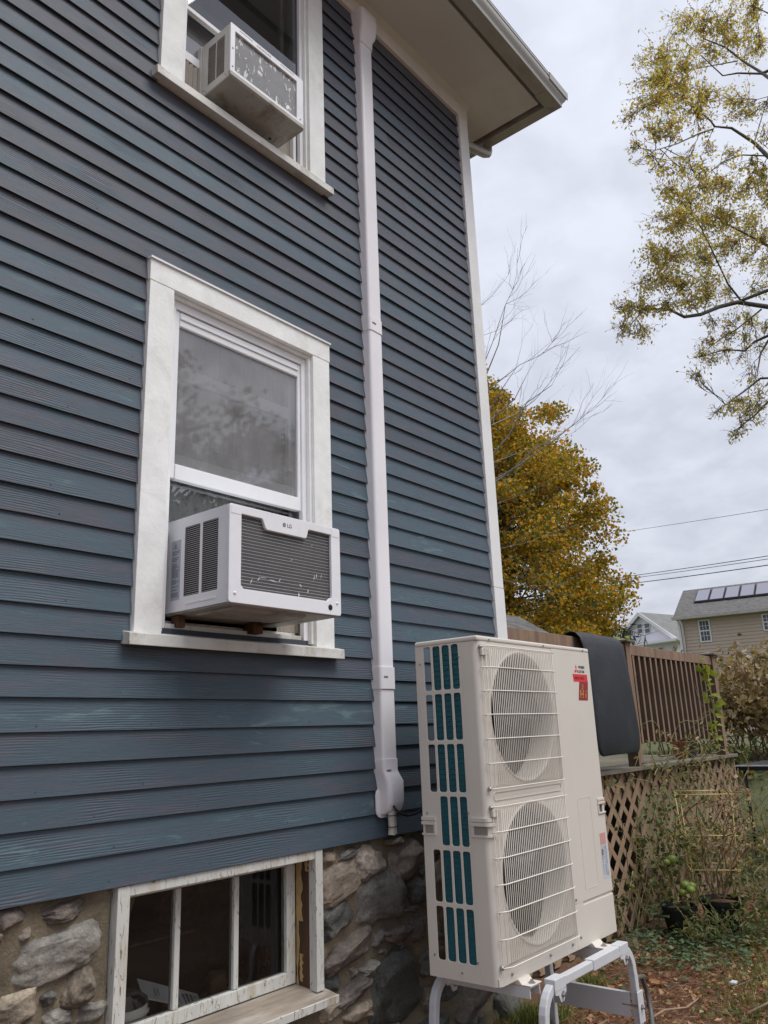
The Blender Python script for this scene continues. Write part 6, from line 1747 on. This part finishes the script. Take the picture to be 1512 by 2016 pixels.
# yellow maple behind the deck
def dense_tree(name, label, base, center, rad, leafm, nl, leafL, seed, cat='tree', trunk=0.22, bark='bark_dark', nclump=150, keep=None, shell=0.55):
    rg = np.random.default_rng(seed)
    t_ = thing(name, label, cat, base)
    paths, radii = [], []
    base = np.array(base, float); center = np.array(center, float)
    top = center + np.array([0, 0, rad[2] * 0.7])
    P = limb(paths, radii, base, top, trunk, trunk * 0.12, 12, 0.05, rg)
    cl = []
    for i in range(nclump):
        d = rg.normal(size=3); d /= np.linalg.norm(d)
        s_ = rg.uniform(shell, 1.0) ** 0.7
        c_ = center + d * np.array(rad) * s_
        cl.append(c_)
        k_ = int(np.clip((c_[2] - base[2]) / (top[2] - base[2]) * 12 - 2.5, 1, 11))
        if i % 2 == 0: limb(paths, radii, P[k_], c_, 0.05, 0.006, 6, 0.12, rg)
    build_limbs(paths, radii, 'trunk', bark, t_)
    cl = np.array(cl)
    idx = rg.integers(0, len(cl), nl)
    cs_ = rg.uniform(0.45, 0.95, len(cl))
    off = rg.normal(size=(nl, 3)); off /= np.linalg.norm(off, axis=1, keepdims=True); off *= rg.uniform(0, 1, nl)[:, None] ** 0.5
    P_ = cl[idx] + off * (cs_[idx][:, None]) * np.array([1.05, 1.05, 0.62])
    leaves('crown', P_, leafm, t_, leafL, 0.85, -0.45, 0.15)
    return t_
dense_tree('maple_tree', 'golden yellow maple tree standing behind the deck', (22.5, 12.6, 0.9), (22.5, 12.1, 6.2), (4.6, 4.9, 7.6), 'leaf_maple', 150000, (0.08, 0.145), 5, nclump=560, shell=0.62)
# dark spruces showing behind it
def spruce(x, y_, z_, h_, r_, seed, label):
    rg = np.random.default_rng(seed)
    t_ = thing('spruce_tree', label, 'tree', (x, y_, z_), 'dark spruces behind the maple')
    MB().tube([(x, y_, z_), (x, y_, z_ + h_ * 0.5), (x, y_, z_ + h_)], [0.28, 0.16, 0.02], 8).build('trunk', 'bark_dark', t_, smooth=True)
    paths, radii, pts = [], [], []
    zz_ = z_ + h_ * 0.10
    while zz_ < z_ + h_ - 0.3:
        f_ = 1 - (zz_ - z_) / h_
        nb = 7
        for k_ in range(nb):
            a_ = rg.uniform(0, 6.28); L = r_ * f_ * rg.uniform(0.75, 1.1) + 0.2
            e = np.array([x + L * math.cos(a_), y_ + L * math.sin(a_), zz_ - 0.22 * L + rg.normal() * 0.1])
            m_ = np.array([x + L * 0.5 * math.cos(a_), y_ + L * 0.5 * math.sin(a_), zz_ - 0.02 * L])
            tip = e + np.array([0.12 * L * math.cos(a_), 0.12 * L * math.sin(a_), 0.03 * L])
            paths.append([(x, y_, zz_), tuple(m_), tuple(e), tuple(tip)]); radii.append([0.035, 0.022, 0.012, 0.004])
            for s_ in np.linspace(0.25, 1.0, int(7 + 9 * f_)):
                b_ = np.array([x, y_, zz_]) * (1 - s_) + e * s_ if s_ > 0.5 else np.array([x, y_, zz_]) * (1 - 2 * s_) + m_ * 2 * s_
                pts.append((b_, a_))
        zz_ += 0.42 * (0.5 + f_ * 0.7)
    build_limbs(paths, radii, 'branches', 'bark_dark', t_, 5)
    B0 = np.array([p[0] for p in pts]); n_ = len(B0)
    rep = 9
    P_ = np.repeat(B0, rep, 0) + rg.normal(size=(n_ * rep, 3)) * 0.10
    D_ = rg.normal(size=(n_ * rep, 3)) * 0.5; D_[:, 2] -= 0.75
    ln = rg.uniform(0.22, 0.5, n_ * rep)
    V_, F_ = kites(P_, D_, rg.normal(size=(n_ * rep, 3)), ln, ln * 0.14, 0.1)
    npmesh('needles', V_, F_, 'needle_spruce', t_)
spruce(26.7, 13.2, 0.9, 14.5, 6.6, 31, 'dark spruce whose branch tips show past the right side of the maple')
spruce(31.0, 12.9, 0.9, 7.2, 4.0, 33, 'shorter dark spruce beside the white house')

# bare tree between house and maple
BARE = [([[12.539, 5.019, 8.479], [12.478, 4.763, 8.806], [12.417, 4.503, 9.213], [12.316, 4.309, 9.403], [12.231, 4.083, 9.581], [12.119, 3.905, 9.805], [11.987, 3.763, 10.249]], 0.016), ([[11.794, 4.683, 9.202], [11.92, 4.33, 9.46], [12.001, 4.039, 9.765], [12.013, 3.868, 10.001]], 0.009), ([[11.704, 3.97, 9.007], [11.825, 3.689, 9.112], [11.892, 3.5, 9.272], [11.913, 3.398, 9.364]], 0.008), ([[10.823, 3.931, 7.005], [10.968, 3.642, 7.219], [11.055, 3.444, 7.369], [11.213, 3.096, 7.492], [11.277, 2.921, 7.678], [11.293, 2.843, 7.787]], 0.014), ([[11.312, 4.239, 6.571], [11.752, 4.03, 6.83], [12.175, 3.827, 7.172], [12.55, 3.701, 7.575], [12.925, 3.559, 8.028], [13.333, 3.33, 8.522]], 0.017), ([[12.131, 3.894, 6.242], [12.332, 3.415, 6.473], [12.442, 3.095, 6.682], [12.531, 2.804, 6.891], [12.643, 2.435, 7.235]], 0.014), ([[11.518, 4.463, 6.463], [11.725, 3.938, 6.756], [11.796, 3.626, 7.031], [11.851, 3.333, 7.457]], 0.01), ([[11.205, 4.234, 5.834], [11.474, 3.662, 6.011], [11.665, 3.18, 6.114], [11.753, 2.88, 6.2]], 0.012), ([[11.841, 4.666, 8.656], [11.993, 4.35, 8.725], [12.102, 4.092, 8.883], [12.194, 3.856, 9.169]], 0.008), ([[12.361, 4.239, 8.02], [12.405, 4.088, 8.489], [12.407, 4.012, 9.062]], 0.007), ([[12.235, 3.467, 7.395], [12.56, 3.383, 7.881], [12.819, 3.437, 8.452]], 0.007), ([[11.86, 4.696, 5.306], [12.08, 4.147, 5.457], [12.243, 3.658, 5.604]], 0.008), ([[11.537, 4.527, 4.41], [11.912, 4.059, 4.528], [12.316, 3.474, 4.773]], 0.008), ([[12.459, 5.048, 4.11], [12.698, 4.571, 3.919], [12.953, 4.017, 3.905], [13.193, 3.436, 4.177]], 0.008), ([[11.932, 3.768, 7.631], [12.175, 3.661, 8.002], [12.35, 3.685, 8.741]], 0.006), ([[12.0, 2.895, 6.494], [12.019, 2.731, 6.711], [12.021, 2.603, 6.858]], 0.006)]
t_ = thing('bare_tree', 'leafless grey tree with fine upswept branches beside the house corner', 'tree', (13.2, 6.3, 0.85))
paths, radii = [], []
P = limb(paths, radii, (13.2, 6.6, 0.85), (13.1, 6.5, 6.2), 0.13, 0.06, 8, 0.03)
def twigs(path, r0, depth, rg, spread=0.5, ln=0.5, cnt=3):
    path = np.array(path)
    for i in range(1, len(path)):
        for c_ in range(cnt):
            if rg.random() < 0.65:
                d = path[i] - path[i - 1]; d /= np.linalg.norm(d) + 1e-9
                d = d + rg.normal(size=3) * spread; d[2] += 0.35; d /= np.linalg.norm(d)
                L = ln * rg.uniform(0.5, 1.2)
                t2 = rg.random()
                b_ = path[i - 1] * (1 - t2) + path[i] * t2
                q_ = limb(paths, radii, b_, b_ + d * L, r0, r0 * 0.4, 4, 0.10, rg)
                if depth: twigs(q_, r0 * 0.65, depth - 1, rg, spread, ln * 0.55, 1)
rgb = np.random.default_rng(77)
for p, r_ in BARE:
    z0_ = p[0]
    k_ = int(np.argmin([abs(q_[2] - (z0_[2] - 0.8)) for q_ in P]))
    r_ *= 0.62
    limb(paths, radii, P[k_], z0_, 0.03, r_, 5, 0.06, rgb)
    paths.append([tuple(q_) for q_ in p]); radii.append([r_ * (1 - 0.8 * i / (len(p) - 1)) for i in range(len(p))])
    twigs(p, r_ * 0.42, 1, rgb, 0.42, 0.75, 2)
build_limbs(paths, radii, 'branches', 'bark_grey', t_, 6)

# big elm reaching in from the right
ELM = [([[14.077, -1.133, 9.7], [14.322, -0.626, 10.886], [14.433, -0.279, 11.564], [14.397, -0.111, 11.933], [14.164, 0.183, 12.289], [13.76, 0.381, 12.176]], 0.075), ([[13.76, 0.381, 12.176], [13.704, 0.421, 12.29], [13.339, 0.649, 12.597], [13.086, 0.903, 12.941]], 0.028), ([[13.693, 0.4, 12.087], [13.229, 0.55, 11.773], [12.534, 0.769, 11.237], [12.036, 1.008, 10.924], [11.804, 1.334, 11.027]], 0.022), ([[13.062, -1.553, 10.556], [14.733, -0.843, 12.828], [15.418, -0.411, 13.999], [15.573, -0.259, 14.366], [15.68, 0.008, 14.873], [15.646, 0.293, 15.419], [15.196, 0.594, 15.509]], 0.06), ([[15.515, -0.294, 14.235], [15.307, 0.099, 14.356], [14.928, 0.308, 14.152], [14.775, 0.612, 14.758], [14.521, 0.865, 15.17]], 0.03), ([[15.598, 0.105, 14.89], [14.704, 0.521, 14.358], [13.564, 0.876, 13.59]], 0.022), ([[15.68, 0.008, 14.873], [16.295, -0.128, 15.948], [16.637, -0.392, 16.743]], 0.018), ([[15.646, 0.293, 15.419], [15.917, 0.34, 16.261], [15.723, 0.479, 16.772]], 0.015), ([[14.5, -1.033, 7.787], [15.775, -0.228, 8.907], [16.418, 0.549, 9.576], [16.218, 1.057, 9.801], [15.758, 1.311, 9.602], [15.126, 1.518, 9.248], [14.566, 1.682, 9.026], [14.247, 1.831, 9.106], [13.785, 2.135, 9.056], [13.708, 2.445, 9.234]], 0.08), ([[16.288, 1.0, 9.844], [16.055, 1.143, 10.194], [15.355, 1.156, 10.608], [14.342, 1.081, 10.718], [13.406, 1.058, 10.647]], 0.032), ([[16.399, 0.674, 9.56], [15.884, 1.069, 9.064], [15.242, 1.287, 8.648], [14.617, 1.396, 8.224]], 0.024), ([[14.935, -0.691, 8.092], [15.837, 0.095, 8.666], [15.984, 0.563, 8.755], [15.833, 0.796, 8.649], [15.529, 0.932, 8.385], [15.189, 1.193, 8.385], [14.317, 1.422, 7.997]], 0.05), ([[15.579, -0.21, 8.533], [15.879, 0.559, 8.602], [15.583, 0.676, 8.249], [15.114, 0.691, 7.684]], 0.045), ([[13.848, -0.506, 6.623], [14.764, 0.064, 7.285], [15.008, 0.632, 7.525], [14.591, 0.859, 7.197], [14.218, 0.997, 6.952], [13.946, 1.071, 6.774]], 0.04), ([[14.333, -0.318, 7.031], [14.537, 0.489, 6.856], [14.359, 0.673, 6.625], [14.159, 0.85, 6.435], [14.011, 0.949, 6.279]], 0.03), ([[15.24, -0.785, 9.0], [16.063, 0.277, 10.707], [15.803, 0.524, 10.929], [15.108, 0.784, 10.977], [14.49, 0.868, 10.92]], 0.05), ([[14.654, -0.996, 9.559], [14.228, -0.662, 10.972], [14.433, -0.279, 11.564], [14.282, 0.119, 11.717], [13.907, 0.409, 11.48], [13.61, 0.639, 11.148]], 0.03), ([[14.397, -0.111, 11.933], [14.629, -0.285, 12.574], [14.978, -0.404, 13.217]], 0.02), ([[14.566, 1.682, 9.026], [14.244, 1.859, 9.559], [13.889, 1.869, 9.958]], 0.014), ([[13.785, 2.135, 9.056], [13.463, 2.36, 8.668], [13.287, 2.464, 8.426]], 0.01), ([[15.361, -1.496, 14.37], [16.411, -0.756, 16.009], [16.62, -0.22, 17.001]], 0.04)]
CL = [([12.569, 1.602, 12.282], 0.172, 0.29), ([14.109, 2.763, 9.532], 0.196, 0.29), ([13.264, 1.442, 14.04], 0.18, 0.29), ([14.114, 2.737, 9.41], 0.157, 0.18), ([11.927, 0.624, 12.813], 0.338, 1.27), ([15.392, 1.042, 16.344], 0.463, 1.46), ([14.802, 0.451, 15.579], 0.443, 1.46), ([15.0, 0.047, 15.579], 0.446, 1.46), ([16.773, -0.168, 16.947], 0.552, 1.8), ([13.382, 1.377, 13.714], 0.363, 1.15), ([13.081, 0.91, 13.306], 0.441, 1.8), ([13.516, 0.584, 13.65], 0.407, 1.46), ([15.203, 0.492, 15.121], 0.404, 1.15), ([15.978, 0.113, 15.729], 0.475, 1.46), ([17.125, -0.137, 16.306], 0.507, 1.46), ([12.641, 1.433, 12.456], 0.242, 0.56), ([12.629, 1.05, 12.38], 0.428, 1.8), ([13.885, 0.962, 13.316], 0.466, 1.8), ([13.284, 0.543, 12.345], 0.4, 1.46), ([13.606, 0.303, 12.821], 0.362, 1.15), ([14.904, 0.244, 13.388], 0.444, 1.46), ([14.912, 0.064, 12.975], 0.247, 0.45), ([11.902, 0.993, 11.311], 0.283, 0.88), ([11.946, 0.671, 11.2], 0.322, 1.15), ([11.968, 1.318, 11.121], 0.18, 0.35), ([10.251, 0.646, 9.479], 0.154, 0.35), ([12.605, 1.219, 11.03], 0.12, 0.14), ([15.088, -0.241, 13.09], 0.219, 0.35), ([13.334, -0.435, 11.293], 0.22, 0.45), ([14.487, 0.01, 11.61], 0.24, 0.45), ([13.428, 0.115, 11.241], 0.223, 0.45), ([14.011, 0.618, 11.888], 0.206, 0.35), ([11.977, 0.319, 10.159], 0.241, 0.65), ([12.072, 0.753, 10.303], 0.228, 0.56), ([13.11, 1.244, 10.905], 0.311, 0.88), ([14.032, 1.202, 11.239], 0.426, 1.46), ([12.386, 0.397, 9.994], 0.373, 1.46), ([13.945, 0.393, 11.047], 0.418, 1.46), ([14.992, 0.224, 11.447], 0.447, 1.46), ([14.718, -0.032, 10.818], 0.389, 1.15), ([14.218, 1.745, 11.093], 0.387, 1.15), ([12.974, 1.04, 9.978], 0.438, 1.8), ([14.613, 1.049, 10.961], 0.49, 1.8), ([14.186, 0.536, 10.59], 0.454, 1.66), ([16.47, 0.667, 11.637], 0.492, 1.46), ([15.917, 0.291, 10.805], 0.421, 1.15), ([13.423, 1.682, 9.977], 0.367, 1.15), ([13.07, 1.234, 9.493], 0.443, 1.8), ([15.981, 1.584, 11.197], 0.538, 1.8), ([16.037, 1.149, 11.024], 0.482, 1.46), ([16.634, 0.921, 10.965], 0.332, 0.65), ([17.186, 0.722, 10.888], 0.342, 0.65), ([14.091, 2.168, 9.845], 0.29, 0.65), ([13.782, 1.683, 9.551], 0.422, 1.46), ([14.256, 1.466, 9.565], 0.434, 1.46), ([14.949, 1.218, 9.886], 0.452, 1.46), ([16.959, 1.398, 10.57], 0.284, 0.45), ([12.748, 2.054, 8.669], 0.265, 0.65), ([13.419, 2.011, 8.937], 0.369, 1.15), ([13.965, 1.815, 9.09], 0.333, 0.88), ([14.928, 1.706, 9.569], 0.303, 0.65), ([15.648, 1.61, 9.84], 0.316, 0.65), ([12.648, 2.201, 8.28], 0.22, 0.31), ([12.371, 1.792, 8.013], 0.273, 0.51), ([13.497, 2.016, 8.393], 0.167, 0.16), ([14.028, 2.697, 8.745], 0.137, 0.1), ([17.025, 0.716, 10.314], 0.339, 0.65), ([15.433, 1.44, 9.105], 0.26, 0.31), ([15.723, 1.109, 9.266], 0.263, 0.45), ([16.418, 0.892, 9.407], 0.306, 0.56), ([14.755, 1.357, 8.476], 0.249, 0.31), ([16.025, 1.34, 9.013], 0.301, 0.39), ([15.404, 0.812, 8.688], 0.257, 0.31), ([14.351, 1.473, 8.048], 0.272, 0.39), ([13.667, 1.41, 7.477], 0.204, 0.24), ([14.962, 1.418, 8.197], 0.282, 0.39), ([15.224, 1.202, 8.271], 0.255, 0.31), ([16.998, 1.349, 8.85], 0.227, 0.2), ([16.697, 0.863, 8.804], 0.244, 0.24), ([15.928, 0.987, 7.898], 0.266, 0.31), ([13.343, 0.258, 6.612], 0.249, 0.39), ([14.226, 0.753, 6.86], 0.266, 0.39), ([13.748, 0.891, 6.706], 0.203, 0.24), ([14.077, 1.21, 6.709], 0.19, 0.2), ([12.92, 0.246, 6.21], 0.224, 0.34), ([15.088, 0.952, 6.883], 0.282, 0.39), ([14.744, 1.123, 6.581], 0.237, 0.29), ([13.02, 0.795, 5.872], 0.105, 0.07), ([12.887, 1.24, 7.056], 0.105, 0.07), ([15.638, 0.524, 8.837], 0.228, 0.24), ([14.693, -0.076, 11.345], 0.291, 0.65), ([13.248, 0.846, 11.432], 0.16, 0.23)]
t_ = thing('elm_tree', 'tall elm with thin olive and rust leaves reaching over the yard', 'tree', (15.2, -3.6, 0.9))
paths, radii = [], []
rge = np.random.default_rng(15)
trunkP = limb(paths, radii, (15.2, -3.6, 0.85), (14.6, -2.9, 15.5), 0.34, 0.10, 14, 0.03, rge)
tipsE = []; allp = []
for p, r_ in ELM:
    p = np.array(p)
    if r_ > 0.028:
        k_ = int(np.argmin([abs(q_[2] - (p[0][2] - 0.7)) for q_ in trunkP]))
        limb(paths, radii, trunkP[k_], p[0], r_ * 1.5, r_, 5, 0.06, rge)
    paths.append([tuple(q_) for q_ in p]); r_ *= 0.75; radii.append([r_ * (1 - 0.72 * i / (len(p) - 1)) for i in range(len(p))])
    seg = np.concatenate([np.linspace(p[i], p[i + 1], 6)[:-1] for i in range(len(p) - 1)] + [p[-1:]])
    allp.append(seg)
allseg = np.concatenate(allp)
for c_, rad_, nl_ in CL:
    c_ = np.array(c_)
    j = int(np.argmin(np.linalg.norm(allseg - c_, axis=1) + 0.2 * rge.random(len(allseg))))
    br = limb(paths, radii, allseg[j], c_ + rge.normal(size=3) * 0.05, 0.009, 0.003, 6, 0.14, rge)
    for k_ in range(int(24 * rad_ / 0.5) + 6):
        d = rge.normal(size=3); d /= np.linalg.norm(d)
        e = c_ + d * rad_ * rge.uniform(0.35, 1.45) * np.array([1, 1, 0.95])
        b_ = br[rge.integers(2, 7)]
        q_ = limb(paths, radii, b_, e, 0.0052, 0.0018, 5, 0.16, rge)
        for m_ in range(2):
            tipsE += [(x_, nl_) for x_ in q_[1:]]
        for m_ in range(2):
            dd = rge.normal(size=3); dd[2] -= 0.2; dd /= np.linalg.norm(dd)
            s2 = limb(paths, radii, q_[rge.integers(1, 5)], q_[3] + dd * rad_ * 0.45, 0.003, 0.0015, 3, 0.15, rge)
            tipsE += [(x_, nl_) for x_ in s2[1:]]
build_limbs(paths, radii, 'branches', 'bark_dark', t_, 6)
TP = np.array([x_[0] for x_ in tipsE]); TW = np.array([x_[1] for x_ in tipsE], float)
nE = 22000
idx = rge.choice(len(TP), nE, p=TW / TW.sum())
P_ = TP[idx] + rge.normal(size=(nE, 3)) * 0.032
leaves('crown', P_, 'leaf_elm', t_, (0.048, 0.088), 0.5, -0.7, 0.15)

# golden tree behind the beige house
dense_tree('birch_tree', 'pale gold tree top showing above the solar roof', (62.0, 7.6, 1.0), (62.0, 7.4, 9.6), (2.6, 2.6, 3.2), 'leaf_gold', 2600, (0.25, 0.45), 9, nclump=40)
# trees across the yard behind the viewer, seen only as reflections in the panes
for i, (x, y_, zc_) in enumerate(((9.0, -11.5, 6.0), (16.5, -15.0, 7.0))):
    dense_tree('oak_tree', ('broad oak across the yard, reflected in the lower window', 'tall oak farther along the yard, reflected in the panes')[i], (x, y_, 0.0), (x, y_, zc_), (3.0, 3.0, 3.6), 'leaf_back', 16000, (0.10, 0.20), 41 + i, nclump=120)

# ---------------------------------------------------------------- houses and wires far off
def frame_pts(o, u, n):
    o, u, n = np.array(o, float), np.array(u, float), np.array(n, float)
    return lambda a, d, z: tuple(np.array([o[0], o[1], 0]) + np.array([u[0], u[1], 0]) * a + np.array([n[0], n[1], 0]) * d + np.array([0, 0, z]))
def fbox(mb, F_, a0_, a1_, d0, d1, z0, z1):
    c8 = [F_(a0_, d0, z0), F_(a1_, d0, z0), F_(a1_, d1, z0), F_(a0_, d1, z0), F_(a0_, d0, z1), F_(a1_, d0, z1), F_(a1_, d1, z1), F_(a0_, d1, z1)]
    mb.add(c8, [(0, 3, 2, 1), (4, 5, 6, 7), (0, 1, 5, 4), (1, 2, 6, 5), (2, 3, 7, 6), (3, 0, 4, 7)])
    return mb
KB = {'o': [49.579, 15.034], 'u': [0.139, -0.99], 'n': [0.99, 0.139], 'ze': 7.571, 'rise': 2.407, 'win': [[1.32, 1.99, 6.1, 7.45], [4.89, 5.6, 6.45, 7.45]], 'pa': 1.0, 'pd': [1.48, 3.31], 'pw': 0.89}
bh = thing('house', 'beige vinyl sided house with solar panels on a grey shingle roof', 'house', KB['o'] + [0.9])
F_ = frame_pts(KB['o'], KB['u'], KB['n'])
ZE = KB['ze']
z = 0.7
while z < ZE - 0.02:     # lapped vinyl siding, course by course on the wall in view
    mb = MB(); zt = min(z + 0.20, ZE - 0.001)
    p8 = [F_(0.22, -0.030, z), F_(14, -0.030, z), F_(14, 0.0, zt), F_(0.22, 0.0, zt), F_(0.22, 0.03, z), F_(14, 0.03, z), F_(14, 0.03, zt), F_(0.22, 0.03, zt)]
    mb.add(p8, [(0, 1, 2, 3), (5, 4, 7, 6), (0, 4, 5, 1), (2, 6, 7, 3), (1, 5, 6, 2), (0, 3, 7, 4)])
    mb.build('siding_course', 'beige_vinyl', bh); z = z + 0.20
fbox(MB(), F_, 0.25, 14, 0.035, 8.0, 0.0, ZE).build('wall', 'beige_vinyl', bh)
fbox(MB(), F_, 0.12, 0.248, -0.05, 0.15, 0.0, ZE).build('corner_post', 'far_trim', bh)
mb = MB(); P6 = [F_(-0.05, -0.55, ZE + 0.05), F_(14.5, -0.55, ZE + 0.05), F_(14.5, 4.0, ZE + KB['rise']), F_(-0.05, 4.0, ZE + KB['rise']), F_(14.5, 8.5, ZE + 0.05), F_(-0.05, 8.5, ZE + 0.05)]
mb.add(P6, [(0, 1, 2, 3), (3, 2, 4, 5), (0, 3, 5), (1, 4, 2), (0, 5, 4, 1)])
mb.build('roof', 'shingle_grey', bh)
fbox(MB(), F_, -0.08, 14.5, -0.68, -0.56, ZE - 0.04, ZE + 0.12).build('gutter', 'gutter_metal', bh)
fbox(MB(), F_, 0.0, 14.5, -0.55, -0.02, ZE + 0.0, ZE + 0.035).build('soffit', 'far_trim', bh)
mb = MB(); mb.tube([F_(0.35, -0.5, ZE - 0.02), F_(0.38, -0.12, ZE - 0.35), F_(0.38, -0.10, 0.5)], 0.06, 8); mb.build('downspout', 'far_trim', bh, smooth=True)
def far_window(parent, F_, a0_, a1_, z0, z1, nx=3, nz=4, dark='far_glass'):
    w_ = fbox(MB(), F_, a0_, a1_, -0.075, -0.035, z0, z1).build('window', 'far_trim', parent)
    b_ = 0.08
    fbox(MB(), F_, a0_ + b_, a1_ - b_, -0.085, -0.078, z0 + b_, z1 - b_).build('pane', dark, w_)
    mb = MB()
    for i in range(1, nx): 
        a_ = a0_ + b_ + (a1_ - a0_ - 2 * b_) * i / nx; fbox(mb, F_, a_ - 0.012, a_ + 0.012, -0.095, -0.088, z0 + b_, z1 - b_)
    for j in range(1, nz):
        z_ = z0 + b_ + (z1 - z0 - 2 * b_) * j / nz; t_ = 0.035 if j * 2 == nz else 0.012
        fbox(mb, F_, a0_ + b_, a1_ - b_, -0.105, -0.097, z_ - t_, z_ + t_)
    mb.build('glazing_bars', 'far_trim', w_)
for a0_, a1_, z0, z1 in KB['win']: far_window(bh, F_, a0_, a1_, z0, z1)
# solar panels lying on the slope
sl = KB['rise'] / 4.55
def roofpt(a_, d, lift): return F_(a_, d, ZE + 0.05 + (d + 0.55) * (KB['rise'] - 0.05) / 4.55 + lift)
sp_ = thing('solar_array', 'row of solar panels mounted on the beige house roof', 'solar panels', roofpt(2, 2, 0.1))
for i in range(9):
    a0_ = KB['pa'] + i * KB['pw']
    d0, d1 = KB['pd']
    sk = 0.0
    q4 = [roofpt(a0_, d0, 0.16), roofpt(a0_ + KB['pw'] - 0.05, d0, 0.16), roofpt(a0_ + KB['pw'] - 0.05, d1, 0.16), roofpt(a0_, d1, 0.16)]
    q0 = [roofpt(a0_, d0, 0.06), roofpt(a0_ + KB['pw'] - 0.05, d0, 0.06), roofpt(a0_ + KB['pw'] - 0.05, d1, 0.06), roofpt(a0_, d1, 0.06)]
    mb = MB(); mb.add(q0 + q4, [(0, 3, 2, 1), (4, 5, 6, 7), (0, 1, 5, 4), (1, 2, 6, 5), (2, 3, 7, 6), (3, 0, 4, 7)])
    pn = mb.build('panel', 'solar_frame', sp_)
    g4 = [roofpt(a0_ + 0.05, d0 + 0.05, 0.165), roofpt(a0_ + KB['pw'] - 0.10, d0 + 0.05, 0.165), roofpt(a0_ + KB['pw'] - 0.10, d1 - 0.05, 0.165), roofpt(a0_ + 0.05, d1 - 0.05, 0.165)]
    mb = MB(); mb.add(g4, [(0, 1, 2, 3)]); mb.build('cell_face', 'solar_cell', pn)
KW = {'o': [88.332, 32.464], 'u': [-0.278, -0.961], 'n': [0.961, -0.278], 'za': 13.61, 'ze': 10.59, 'hw': 4.02, 'win': [[-0.78, -0.03, 11.38, 12.54], [0.2, 1.0, 11.28, 12.46], [1.69, 2.35, 8.69, 9.62], [3.58, 4.02, 8.86, 9.56]], 'band': [-0.14, 7.42, 10.18]}
wh = thing('house', 'white gabled house with grey green roof between spruce and beige house', 'house', KW['o'] + [0.9])
G_ = frame_pts(KW['o'], KW['u'], KW['n'])
za, ze = KW['za'], KW['ze']; hw = KW['hw']
mb = MB(); mb.add([G_(-hw, 0, 0), G_(hw, 0, 0), G_(hw, 0, ze), G_(0, 0, za), G_(-hw, 0, ze), G_(-hw, 14, 0), G_(hw, 14, 0), G_(hw, 14, ze), G_(0, 14, za), G_(-hw, 14, ze)],
                  [(0, 1, 2, 3, 4), (9, 8, 7, 6, 5), (1, 6, 7, 2), (0, 4, 9, 5)])
mb.build('wall', 'house_white', wh)
slp = (za - ze) / hw
mb = MB()
for s_ in (-1, 1):
    e_ = 0.7
    q4 = [G_(0, -0.5, za + 0.15), G_(s_ * (hw + e_), -0.5, ze - e_ * slp + 0.15), G_(s_ * (hw + e_), 14.5, ze - e_ * slp + 0.15), G_(0, 14.5, za + 0.15)]
    q0 = [(a_, b_, c_ - 0.28) for a_, b_, c_ in q4]
    mb.add(q4 + q0, [(0, 1, 2, 3), (7, 6, 5, 4), (0, 4, 5, 1), (1, 5, 6, 2), (2, 6, 7, 3), (3, 7, 4, 0)])
mb.build('roof', 'shingle_green', wh)
for s_ in (-1, 1):
    mb = MB(); q4 = [G_(0, -0.62, za + 0.17), G_(s_ * (hw + 0.7), -0.62, ze - 0.7 * slp + 0.17), G_(s_ * (hw + 0.7), -0.62, ze - 0.7 * slp - 0.28), G_(0, -0.62, za - 0.28)]
    q0 = [G_(0, -0.51, za + 0.17), G_(s_ * (hw + 0.7), -0.51, ze - 0.7 * slp + 0.17), G_(s_ * (hw + 0.7), -0.51, ze - 0.7 * slp - 0.28), G_(0, -0.51, za - 0.28)]
    mb.add(q4 + q0, [(0, 1, 2, 3), (7, 6, 5, 4), (0, 4, 5, 1), (1, 5, 6, 2), (2, 6, 7, 3), (3, 7, 4, 0)])
    mb.build('rake_board', 'far_trim', wh)
for a0_, a1_, z0, z1 in KW['win']: far_window(wh, G_, a0_, a1_, z0, z1, 1, 2)
fbox(MB(), G_, KW['band'][0], KW['band'][1], -1.6, -0.01, KW['band'][2] - 0.25, KW['band'][2]).build('porch_roof', 'far_trim', wh)
# low grey roof behind the deck railing, left
sh = thing('garden_shed', 'low shed with grey shingle roof behind the deck railing', 'shed', (10.9, 3.9, 0.3))
B('wall', 'beige_vinyl', sh, 9.8, 12.0, 3.5, 5.6, 0.0, 2.40)
mb = MB(); mb.add([(9.55, 3.08, 2.42), (12.25, 3.08, 2.42), (12.25, 4.53, 3.32), (9.55, 4.53, 3.32), (12.25, 5.98, 2.42), (9.55, 5.98, 2.42)], [(0, 1, 2, 3), (3, 2, 4, 5), (0, 3, 5), (1, 4, 2), (0, 5, 4, 1)])
mb.build('roof', 'shingle_grey', sh)
for i, (p0_, p1_, r_, lab) in enumerate([([57.145, 21.552, 15.685], [45.846, 7.851, 12.51], 0.014, 'highest single thin wire crossing the sky'), ([57.053, 21.769, 12.209], [45.759, 8.229, 9.96], 0.022, 'upper wire of the close pair above the houses'), ([57.045, 21.786, 12.035], [45.753, 8.254, 9.795], 0.018, 'lower wire of the close pair above the houses'), ([57.33, 21.107, 11.676], [45.742, 8.303, 9.463], 0.028, 'thick lowest wire running over the white house')]):
    p0_, p1_ = Vector(p0_), Vector(p1_)
    d_ = p1_ - p0_
    e0, e1 = p0_ - d_ * 0.8, p1_ + d_ * 0.8
    mb = MB(); L_ = d_.length
    pts = []
    for k_ in range(17):
        t2 = k_ / 16; q_ = e0.lerp(e1, t2); tt = (t2 * 2.6 - 0.8)
        q_ = q_ + Vector((0, 0, 0.12 * (tt - 0.0) * (tt - 1.0)))
        pts.append(tuple(q_))
    mb.tube(pts, r_, 5)
    tag(mb.build('utility_wire', 'wire_black', None), lab, 'wire', 'overhead wires')
